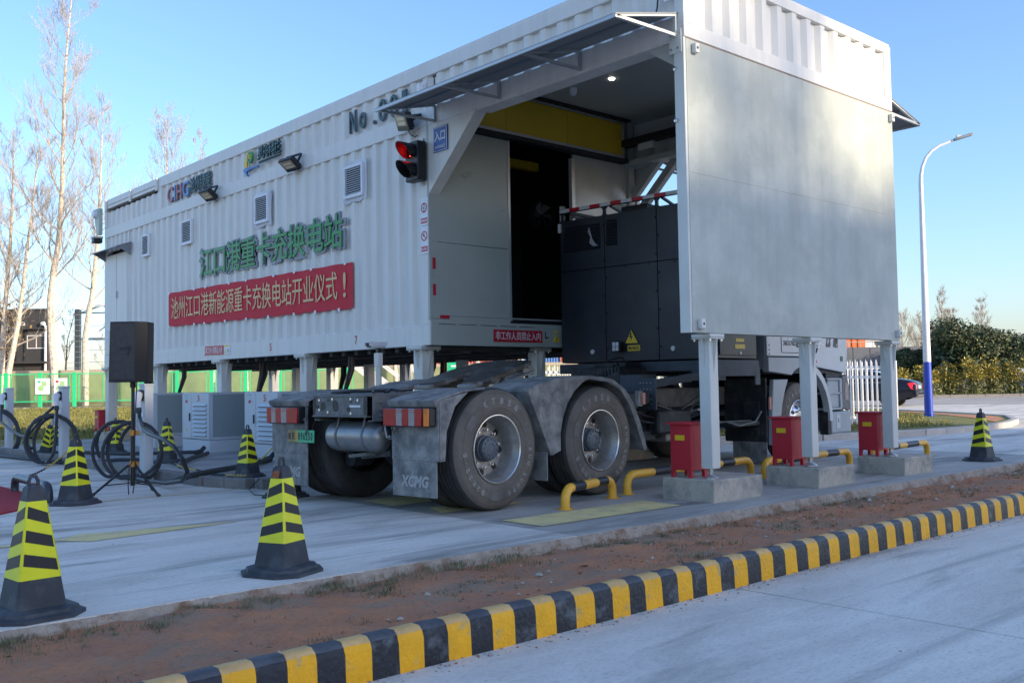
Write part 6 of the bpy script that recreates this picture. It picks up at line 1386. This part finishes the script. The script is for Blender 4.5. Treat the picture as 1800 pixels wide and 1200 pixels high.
tree('bare_tree','tallest pale bare tree rising past the top of the picture at the left',-35.04,74,rel([(-35.04,0),(-35.08,2.86),(-35.3,5.04),(-35.47,8.1),(-35.21,10.28),(-34.77,12.89),(-34.56,16.81),(-34.51,20.3),(-34.47,24.),(-34.25,27.7),(-33.95,31.2),(-33.8,34)],-35.04),.31,11,36,5.6,.9,b0=.27,twig=1.25)
tree('bare_tree','leaning bare tree with a few brown leaves before the dark building',-38.9,74,rel([(-38.9,0),(-38.57,2.91),(-37.96,6.4),(-37.52,9.44),(-37.17,12.49),(-36.83,15.1),(-36.61,18.15),(-36.39,21.2)],-38.9),.25,12,24,4.4,.7,twig=1.15)
tree('bare_tree','forked pale bare tree next to the left end of the station',-32.77,74,rel([(-32.77,0),(-32.77,5.0),(-32.38,7.61),(-32.2,8.26),(-31.94,10.66),(-31.76,13.71),(-31.63,18.07),(-31.42,22.87)],-32.77),.28,13,24,4.6,.9,b0=.33,twig=1.15)
tree('bare_tree','thin bare tree at the left picture edge',-39.8,75,[(0,0),(.5,9.5),(.9,16.9),(1.,22)],.26,14,22,4.2,.8,twig=1.15)
tree('bare_tree','bare tree whose upper crown shows above the station roof',-32.26,90,[(0,0),(.1,10),(0,18),(.05,26)],.34,15,26,6.0,1.3,b0=.45,twig=1.3)
tree('bare_tree','bare tree with a small crown tip above the roof, right of its neighbour',-29.7,92,[(0,0),(.1,10),(0,18),(.05,25.5)],.28,16,16,3.2,1.5,b0=.6,twig=1.3)
tree('bare_tree','short pale bare tree in front of the wall, seen between the station legs',-27.0,73.5,[(0,0),(.2,6),(.1,12)],.24,17,14,3,.8,b0=.5)
for k,(s,lab) in enumerate(((-22.9,'slender trunk seen under the station left of the stairs'),(-20.6,'slender trunk seen under the station through the green fence'),(-13.6,'slender trunk behind the stairs'),(-9.0,'slender trunk right of the stairs'),(-6.6,'slender trunk just left of the camera post, under the station'),(-2.6,'slender trunk behind the bay corner leg'),(.6,'slender trunk behind the coupling plate of the truck'))): 
    tree('bare_tree',lab,s,73.8+k%2,[(0,0),(.15*(-1)**k,4),(.3*(-1)**k,8),(.2,11)],.22,30+k,9,2.6,.8,b0=.35)
tree('dead_tree','small dark dead tree with bare snags behind the green fence',-35.5,77,[(0,0),(-.1,3),(.0,5.2),(.55,7.4)],.12,41,8,2.0,1.,None,b0=.4,mt=BARKD)
tree('leafy_tree','small tree with sparse brown leaves in front of the dark building',-40.3,76,[(0,0),(.2,3),(.6,7)],.12,42,14,3.2,.8,None,b0=.3,leafy=1)
tree('leafy_tree','low bare shrub tree beside the steel frame column',-33.4,80,[(0,0),(.0,3),(.2,6)],.10,43,12,2.6,.8,None,b0=.3,leafy=0)
# right: far bare trees and the conical one
for k,(s,d,h,lab) in enumerate(((45.2,112,8.6,'hazy bare tree above the grey wall, left of the lamp post'),(47.5,112,8.0,'hazy bare tree directly left of the lamp post'),(49.0,114,7.2,'hazy bare tree behind the lamp post'),(41.5,112,7.6,'hazy bare tree right of the orange building'))):
    tree('bare_tree',lab,s,d,[(0,0),(.1,h*.5),(0,h)],.16,60+k,20,3.0,1.2,'hazy bare trees beyond the grey wall',b0=.2,twig=1.1)
for k,(s,d,h,lab) in enumerate(((50.0,112,11.0,'tall conical bare tree right of the lamp post'),(51.4,113,9.0,'smaller conical bare tree at the edge of the evergreens'),(57.5,118,10.6,'conical bare treetop above the evergreens'))):
    tree('bare_tree',lab,s,d,[(0,0),(.05,h*.5),(0,h)],.16,70+k,44,2.0,.9,'conical bare trees',b0=.15,twig=1.0)
# evergreens
def leafcloud(mb,c,rx,ry,rz,n,size,r,shell=.55,mis=(0,)):
    for i in range(n):
        a=r.uniform(0,2*PI); u=r.uniform(-.9,1); q=math.sqrt(1-u*u); k=shell+(1-shell)*r.random()
        k*=1+.16*mn.noise(Vector((c[0]+3*q*math.cos(a),c[1]+3*q*math.sin(a),c[2]+3*u)))
        p=Vector((c[0]+rx*q*math.cos(a)*k,c[1]+ry*q*math.sin(a)*k,c[2]+rz*u*k)); s=size*r.uniform(.5,1.4)
        d1=Vector((r.gauss(0,1),r.gauss(0,1),r.gauss(0,.6))).normalized()*s; d2=Vector((r.gauss(0,1),r.gauss(0,1),r.gauss(0,1))); d2=(d2-d1*d2.dot(d1)/d1.length_squared).normalized()*s*.55
        mb.add([p-d1,p-d2,p+d1,p+d2],[(0,1,2,3)],r.choice(mis))
def evergreen(label,s,d,h,w,seed,n=9000):
    r=random.Random(seed); t=gthing('evergreen_tree',label,'tree',s,d,0,'dark evergreen trees behind the hedge')
    L(MB().tube([(0,0,0),(.1,0,h*.3),(0,0,h*.7)],[.18,.14,.05],8).tube([(.05,0,h*.3),(w*.3,.1,h*.6)],[.09,.03],6).tube([(.05,0,h*.35),(-w*.3,-.1,h*.65)],[.09,.03],6),'trunk',BARKD,t)
    mb=MB(); k=9
    for i in range(k):
        a=i*2.4; rr=w*.33*(i/k)**.5; z=h*(.45+.38*r.random())-.25*h*(rr/w); R_=w*r.uniform(.20,.30)
        leafcloud(mb,(rr*1.4*math.cos(a),rr*math.sin(a),z),R_*1.15,R_,R_*.95,n//k,.105,r,.5,(0,0,1))
    leafcloud(mb,(0,0,h*.42),w*.42,w*.4,h*.30,n//4,.2,r,.2,(0,))
    tag(L(mb,'crown',[LEAFD,LEAFD2],t,smooth=False),kind='stuff'); return t
for k,(s,d,h,w,lab) in enumerate(((34.3,74,6.2,4.6,'leftmost round evergreen tree right of the lamp post'),(37.0,75,5.9,4.2,'second evergreen tree from the lamp post'),(39.8,76,5.1,4.4,'third evergreen tree, near the right picture edge'),(42.6,75,5.8,4.6,'evergreen tree at the right picture edge'),(35.7,79,5.3,4.0,'evergreen tree set back between its first two neighbours'),(31.3,76,4.0,2.2,'small evergreen tree right behind the lamp post'))): evergreen(lab,s,d,h,w,80+k)
# hedge shrubs with yellow tips
hs=[(22.8,1.7),(24.3,2.2),(25.6,2.0),(26.9,2.5),(28.1,2.35),(29.3,2.0),(30.5,2.5),(31.7,2.1),(32.9,2.0),(34.1,2.9),(35.3,3.1),(36.5,2.8),(37.7,3.0),(39,2.9)]
for k,(s,h) in enumerate(hs):
    r=random.Random(200+k); names=['yellow tipped shrub at the left end of the hedge, behind the black car','yellow tipped hedge shrub above the black car boot','yellow tipped hedge shrub directly left of the lamp post','yellow tipped hedge shrub directly right of the lamp post','second hedge shrub right of the lamp post','third hedge shrub right of the lamp post','fourth hedge shrub right of the lamp post','fifth hedge shrub right of the lamp post','sixth hedge shrub right of the lamp post','tall hedge shrub left of the tallest one','tallest shrub of the hedge','hedge shrub right of the tallest one','hedge shrub near the right picture edge','last hedge shrub at the right picture edge']
    t=gthing('hedge_shrub',names[k],'shrub',s,57+r.uniform(-.3,.3),0.03,'hedge of yellow tipped shrubs beyond the road')
    mb=MB(); sm=MB()
    for i in range(9):
        a=r.uniform(0,2*PI); q=r.uniform(.1,.55); x,y=q*math.cos(a),q*math.sin(a); hh=h*r.uniform(.65,1.08); sm.tube([(x*.4,y*.4,0),(x*.8,y*.8,hh*.5),(x*1.2,y*1.2,hh)],[.03,.02,.008],4)
        for j in range(190):
            z=hh*r.uniform(.04,1.0); w=.42*(1-.6*(z/hh))+.06; p=Vector((x+r.gauss(0,w*.6),y+r.gauss(0,w*.6),z)); s_=r.uniform(.04,.12)
            d1=Vector((r.gauss(0,1),r.gauss(0,1),r.gauss(.3,.7))).normalized()*s_; d2=Vector((r.gauss(0,1),r.gauss(0,1),r.gauss(0,1))).normalized()*s_*.5
            mb.add([p-d1,p-d2,p+d1,p+d2],[(0,1,2,3)],1 if (z>hh*.5 and r.random()<.7) else 0)
    L(sm,'stem',BARKD,t); tag(L(mb,'foliage',[LEAFG,LEAFY],t,smooth=False),kind='stuff')
ww=gthing('low_white_wall','low pale wall glimpsed through the foot of the hedge','wall',36,60); L(MB().box(-5,8,0,.2,0,1.7),'face',mat('pale_blue_wall',(.5,.55,.6),.8),ww)
gw=gthing('grey_block_wall','tall grey wall behind the hedge and the lamp post','wall',33,82); GW=mat('grey_wall',(.13,.14,.17),.8,0,.15,.5)
for i in range(8): L(MB().box(-5.5+i*1.45,-4.1+i*1.45,0,.3,0,3.85),'wall_panel',GW,gw)
for i in range(9): L(MB().box(-5.4+i*1.0,-5.36+i*1.0,0,.05,3.85,4.3),'rail_post',TRIM,gw)
L(MB().box(-5.5,3.5,0,.04,4.28,4.32),'top_rail',TRIM,gw)
ob_=gthing('orange_building','small orange clad building seen right of the truck cab','building',35.6,100); L(MB().box(-3,1.0,0,6,0,5.5),'wall',ORB,ob_); 
for i in range(6): L(MB().box(-2.9+i*.62,-2.86+i*.62,-.06,0,0,5.5),'cladding_rib',mat('brick_rib',(.25,.08,.05),.8),ob_)
wb_=gthing('white_shed','white shed between the orange building and the wall leg','building',38.4,104); L(MB().box(-1.6,1.0,0,5,0,5.2),'wall',SIGW,wb_); L(MB().box(-1.8,1.2,-.2,5.2,5.2,5.35),'roof',TRIM,wb_)
# containers beyond the wall, seen below the station
for k,(s,w,h,c_,lab) in enumerate(((-9.5,3.6,3.9,(.35,.07,.06),'red brown shipping container seen under the station left of the camera post'),(-5.3,3.9,4.2,(.38,.08,.07),'red brown shipping container seen under the station right of the camera post'),(-1.2,3.4,4.9,(.45,.14,.10),'faded red container behind the bay corner leg'),(2.4,3.3,5.0,(.08,.18,.42),'blue shipping container behind the truck coupling plate'),(5.6,2.8,4.9,(.45,.15,.11),'faded orange container left of the battery box'),(8.6,3.0,5.3,(.10,.28,.60),'bright blue container next to the battery box'),(-18,6,4.0,(.62,.62,.62),'pale box trailer seen under the station behind the green fence'),(-25.5,5,3.8,(.35,.42,.55),'pale blue container behind the wall at the left'))):
    t=gthing('shipping_container',lab,'container',s,84+k%3,0,'containers stacked beyond the wall'); M_=mat('container_%s'%['red','red_b','faded_red','blue','orange','bright_blue','pale','pale_blue'][k],c_,.6,0,.1,.8)
    mb=MB(); n=14; pts=[]
    for i in range(n): b=-w/2+i*w/n; pts+=[(b,0),(b+w/n*.3,0),(b+w/n*.5,.06),(b+w/n*.8,.06)]
    pts.append((w/2,0)); kk=len(pts); mb.add([(x,y,0) for x,y in pts]+[(x,y,h) for x,y in pts],[(i,i+1,i+1+kk,i+kk) for i in range(kk-1)]); L(mb,'corrugated_side',M_,t,smooth=False); L(MB().box(-w/2,w/2,.07,2.4,0,h),'box',M_,t); L(MB().box(-w/2,w/2,-.02,.07,h-.15,h).box(-w/2,w/2,-.02,.07,h*.5-.08,h*.5+.08),'edge_rail',M_,t)
# stairs under/behind the station
sr=thing('access_stair','white steel stair with handrails behind the station','stairs',(13.2,19.2,0),GR)
for sgn in (0,1):
    L(MB().bar((-1.6,sgn*.8,2.3),(1.2,sgn*.8,.05),.05,.2),'stringer',SIGW,sr); L(MB().bar((-1.6,sgn*.8,3.2),(1.2,sgn*.8,1.0),.05,.05).bar((-1.6,sgn*.8,2.75),(1.2,sgn*.8,.55),.04,.04),'handrail',SIGW,sr)
    for i in range(4): L(MB().bar((-1.5+i*.88,sgn*.8,2.25-i*.70),(-1.5+i*.88,sgn*.8,3.15-i*.70),.05,.05),'baluster',SIGW,sr)
for i in range(9): L(MB().box(-1.45+i*.29,-1.2+i*.29,0,.8,2.1-i*.235,2.13-i*.235),'tread',TRIM,sr)
L(MB().box(-3.0,-1.5,0,.8,2.25,2.33),'landing',SIGW,sr)
es=gthing('green_direction_sign','green and white sign on a post behind the bay corner leg','sign',-2.35,40); L(MB().box(-.35,.35,-.02,.02,1.05,2.25),'panel',mat('sign_green',(.02,.45,.22),.5),es); L(MB().box(-.35,.35,-.03,-.02,2.25,2.5).box(-.2,.1,-.03,-.021,1.9,1.97).box(-.2,.2,-.03,-.021,1.35,1.42),'white_band',SIGW,es); L(MB().box(-.03,.03,0,.04,0,1.05),'post',TRIM,es)
# white picket fences
wf_=gthing('picket_fence','white steel picket fence beyond the truck cab and under the bay','fence',4.5,22.)
pk=None; x=-4.6
while x<3.92:
    if pk is None: pk=L(MB().add([(-.014,-.012,0),(.014,-.012,0),(.014,.012,0),(-.014,.012,0),(-.014,-.012,1.50),(.014,-.012,1.50),(.014,.012,1.50),(-.014,.012,1.50),(0,0,1.57)],[(0,3,2,1),(0,1,5,4),(1,2,6,5),(2,3,7,6),(3,0,4,7),(4,5,8),(5,6,8),(6,7,8),(7,4,8)]),'picket',WFEN,wf_,smooth=False); c=pk
    else: c=pk.copy(); C.objects.link(c); c.parent=wf_
    c.location=(x,0,0); x+=.118
for z in (1.38,1.16,.18): L(MB().box(-4.65,4.0,.012,.03,z-.03,z+.03),'rail',WFEN,wf_)
L(MB().box(3.92,4.02,-.05,.05,0,1.55),'end_post',WFEN,wf_,bevel=.01)
wf2=copy_tree(wf_); wf2.location=tuple(G(5.35,23.6)); wf2['label']='second white picket fence a step behind the first one'; wf_['group']=wf2['group']='white picket fences'
# lamp post
lp=gthing('street_lamp','tall white street lamp with blue foot on the grass island','street lamp',11.16,26.0)
LPL=lambda mb,n,mt,**k: L(mb,n,mt,lp,**k)
LPL(MB().tube([(0,0,.0),(0,0,1.55)],[.115,.10],18),'blue_foot',LAMPB); LPL(MB().lathe([(.11,.0),(.2,.0),(.2,.02),(.12,.03)],8,'z'),'base_flange',LAMPB,smooth=False)
for a in range(4): LPL(MB().prism([(.10,.02),(.19,.02),(.10,.2)],-.008,.008,'y').add([],[]),'base_rib',LAMPB).rotation_euler=(0,0,a*PI/2)
LPL(MB().tube([(0,0,1.55),(0,0,4),(0,0,6.35)],[.10,.078,.058],18),'pole',LAMPW)
LPL(MB().tube([(0,0,6.35),(.01,0,6.6),(.06,0,6.85),(.17,0,7.1),(.33,0,7.28),(.55,0,7.42),(.85,0,7.53),(1.0,0,7.58)],[.058,.052,.046,.042,.04,.036,.032,.03],12),'arm',LAMPW)
LPL(MB().add([(.93,-.10,7.53),(1.45,-.12,7.69),(1.47,.12,7.69),(.93,.10,7.53),(.93,-.08,7.60),(1.42,-.09,7.75),(1.42,.09,7.75),(.93,.08,7.60)],[(0,3,2,1),(4,5,6,7),(0,1,5,4),(1,2,6,5),(2,3,7,6),(3,0,4,7)]),'lamp_head',GREYC,bevel=.02); LPL(MB().box(1.02,1.14,-.04,.04,7.63,7.69),'photo_cell',TRIM)
# black sedan on the far road
car=gthing('sedan_car','glossy black sedan parked on the far road behind the white fence','car',14.25,40.5,0); car.rotation_euler=(0,0,GR-R(33))
K=lambda mb,n,mt,**k: L(mb,n,mt,car,**k)
# profile along x (rear at +x), z
prof=[(-2.55,.35),(-2.58,.62),(-2.45,.80),(-1.35,.98),(-.95,1.06),(-.25,1.40),(.25,1.47),(.9,1.43),(1.65,1.13),(2.2,1.08),(2.52,.98),(2.6,.80),(2.58,.45),(2.45,.28),(-2.4,.25)]
def sec(x):
    pass
rings=[]
import bisect
xs=[-2.58,-2.45,-2.0,-1.35,-.95,-.6,-.25,.25,.6,.9,1.3,1.65,2.0,2.3,2.5,2.6]
def topz(x): 
    pp=[(-2.6,.62),(-2.45,.80),(-1.35,.98),(-.95,1.06),(-.25,1.40),(.25,1.47),(.9,1.43),(1.65,1.13),(2.2,1.08),(2.52,.98),(2.6,.85)]
    for a,b in zip(pp,pp[1:]):
        if a[0]<=x<=b[0]: return a[1]+(b[1]-a[1])*(x-a[0])/(b[0]-a[0])
    return pp[-1][1]
mb=MB()
for x in xs:
    t_=topz(x); taper=1-.10*max(0,abs(x)-1.7)/.9; w=.93*taper; belt=min(t_,.95-.02*abs(x)); wt=w if t_<=belt+.02 else w*(1-.28*(t_-belt)/.5)
    zb=.24 if abs(x)<2.3 else .36
    rg=[(x,-w*.96,zb),(x,-w,.45),(x,-w*.995,.70),(x,-w*.96,belt),(x,-wt,max(belt+.001,t_-.05)),(x,-wt*.86,t_),(x,0,t_+.02),(x,wt*.86,t_),(x,wt,max(belt+.001,t_-.05)),(x,w*.96,belt),(x,w*.995,.70),(x,w,.45),(x,w*.96,zb)]
    mb.v+=rg
n=13
for i in range(len(xs)-1): mb.f+=[(i*n+k,i*n+k+1,(i+1)*n+k+1,(i+1)*n+k) for k in range(n-1)]
mb.f+=[tuple(range(n)),tuple(range(len(xs)*n-1,(len(xs)-1)*n-1,-1))]; mb.m=[0]*len(mb.f)
K(mb,'body',CARB,angle=45)
for sgn in (-1,1):
    y=sgn*.86
    K(MB().add([(-.78,y*.99,1.0),(.28,y*.99,1.0),(.28,y*.87,1.36),(-.25,y*.88,1.33)],[(0,1,2,3)]).add([(.34,y*.99,1.0),(1.35,y*.97,1.02),(.95,y*.86,1.33),(.34,y*.87,1.36)],[(0,1,2,3)]),'side_window',GLASS,smooth=False)
    K(MB().add([(1.60,y*.99,.90),(1.0,y*1.07,.955)],[]).box(-.9,1.6,y*1.02-.01,y*1.02+.01,.965,.985),'chrome_strip',CHROME)
    for x in (-1.65,1.58):
        w_=K(MB().lathe([(.335,-.1),(.345,-.08),(.345,.08),(.335,.1),(.22,.11),(.22,-.11),(.335,-.1)],28,'y',(x,sgn*.84,.335)),'wheel',RUB); K(MB().lathe([(0,-.02),(.06,-.03),(.2,-.01),(.225,-.03),(.225,.02)] if sgn<0 else [(0,.02),(.06,.03),(.2,.01),(.225,.03),(.225,-.02)],20,'y',(x,sgn*.93,.335)),'rim',CHROME)
        K(MB().lathe([(0,-.03),(.40,-.03),(.40,.0)] if sgn<0 else [(0,.03),(.40,.03),(.40,0)],24,'y',(x,sgn*.90,.36)),'arch_shadow',BLACK) if False else None
        for q in range(5): K(MB().bar((x,sgn*.955,.335),(x+.2*math.cos(q*1.257),sgn*.955,.335+.2*math.sin(q*1.257)),.02,.035,up=(0,1,0)),'spoke',TRIM)
    tl_=K(MB().add([(2.30,sgn*.895,.93),(2.52,sgn*.80,.95),(2.595,sgn*.60,.86),(2.60,sgn*.60,.70),(2.54,sgn*.84,.66),(2.42,sgn*.90,.72)],[(0,1,2,3,4,5)] if sgn<0 else [(5,4,3,2,1,0)]),'tail_lamp',CARTL,smooth=False); tl_.location=(.012,sgn*.012,0)
    K(MB().box(-.75,-.6,sgn*1.06-.08,sgn*1.06+.08,1.0,1.12),'door_mirror',CARB,bevel=.02)
K(MB().add([(.98,-.62,1.425),(1.62,-.72,1.16),(1.62,.72,1.16),(.98,.62,1.425)],[(0,1,2,3)]),'rear_window',GLASS,smooth=False).location=(.01,0,.03)
K(MB().box(2.57,2.615,-.26,.26,.72,.84),'number_plate',mat('plate_blue_white',(.45,.52,.62),.4)); K(MB().box(2.58,2.62,-.45,.45,.885,.905),'boot_trim',CHROME); K(MB().box(2.45,2.66,-.88,.88,.40,.60),'rear_bumper',CARB,bevel=.04); K(MB().box(2.56,2.665,-.7,.7,.42,.45),'bumper_trim',CHROME)
# rubble beside footpath
mb=MB(); r=random.Random(4)
for i in range(260):
    p=G(r.uniform(-43,-20),r.uniform(63.5,66)); s=r.uniform(.04,.16)
    mb.add([(p.x+s*dx*r.uniform(.5,1.3),p.y+s*dy*r.uniform(.5,1.3),.05+s*dz*r.uniform(.4,.9)) for dx,dy,dz in ((1,0,0),(-1,0,0),(0,1,0),(0,-1,0),(0,0,1),(0,0,-1))],[(0,2,4),(2,1,4),(1,3,4),(3,0,4),(2,0,5),(1,2,5),(3,1,5),(0,3,5)],r.choice((0,1)))
tag(mb.build('rubble',[FCAP,CONB],smooth=False),'loose rubble strip along the footpath by the green fence','rubble',None,'stuff')
# camera on a post in the hedge
hc=gthing('hedge_camera_post','small white camera on a post above the hedge','camera',31.05,56,0); L(MB().tube([(0,0,0),(0,0,2.7)],.05,8),'post',SIGW,hc); L(MB().box(-.2,.05,-.1,.1,2.75,3.0),'camera_head',SIGW,hc,bevel=.03)
# behind the camera: the warehouse and trees, unseen, added to shade the near ground
wh=thing('warehouse','long pale warehouse across the road behind the viewpoint','building',(5,-27,-.15))
WHM=mat('warehouse_render',(.62,.60,.56),.85,0,.08,.5)  # pale so the added block bounces light onto the near ground
L(MB().box(-3,28,-14,0,0,12.75),'wall',WHM,wh); L(MB().box(-3.3,28.3,-14.3,.3,12.75,13.05),'roof_parapet',TRIM,wh)
for i in range(7):
    w=L(MB().box(-40+(i+10)*4.1-.4,-38.2+(i+10)*4.1-.4,.0,.03,6.5,8.3),'window',GLASS,wh); L(MB().box(.54+i*4.1,2.46+i*4.1,.03,.06,6.42,6.5).box(.54+i*4.1,2.46+i*4.1,.03,.06,8.3,8.38),'frame',SIGW,w)
for i in range(2): L(MB().box(4+i*13,8+i*13,0,.04,0,4.2),'roller_door',CABS,wh)
for k,(x,h) in enumerate(((17.7,18.5),(14.2,15.4),(21.3,15.2),(24.6,15.6),(10.5,14.6))):
    tree('street_tree','street tree in front of the warehouse, number %d from the west'%(k+1) if False else ['street tree before the middle of the warehouse','street tree right of the middle of the warehouse','tallest street tree in front of the warehouse','easternmost street tree in front of the warehouse','westernmost street tree in front of the warehouse'][k],0,0,[(0,0),(.2,h*.5),(0,h)],.2,90+k,30,2.8,.8,'street trees in front of the warehouse',b0=.55,twig=2.4,leafy=0).location=(x,-24,-.15)
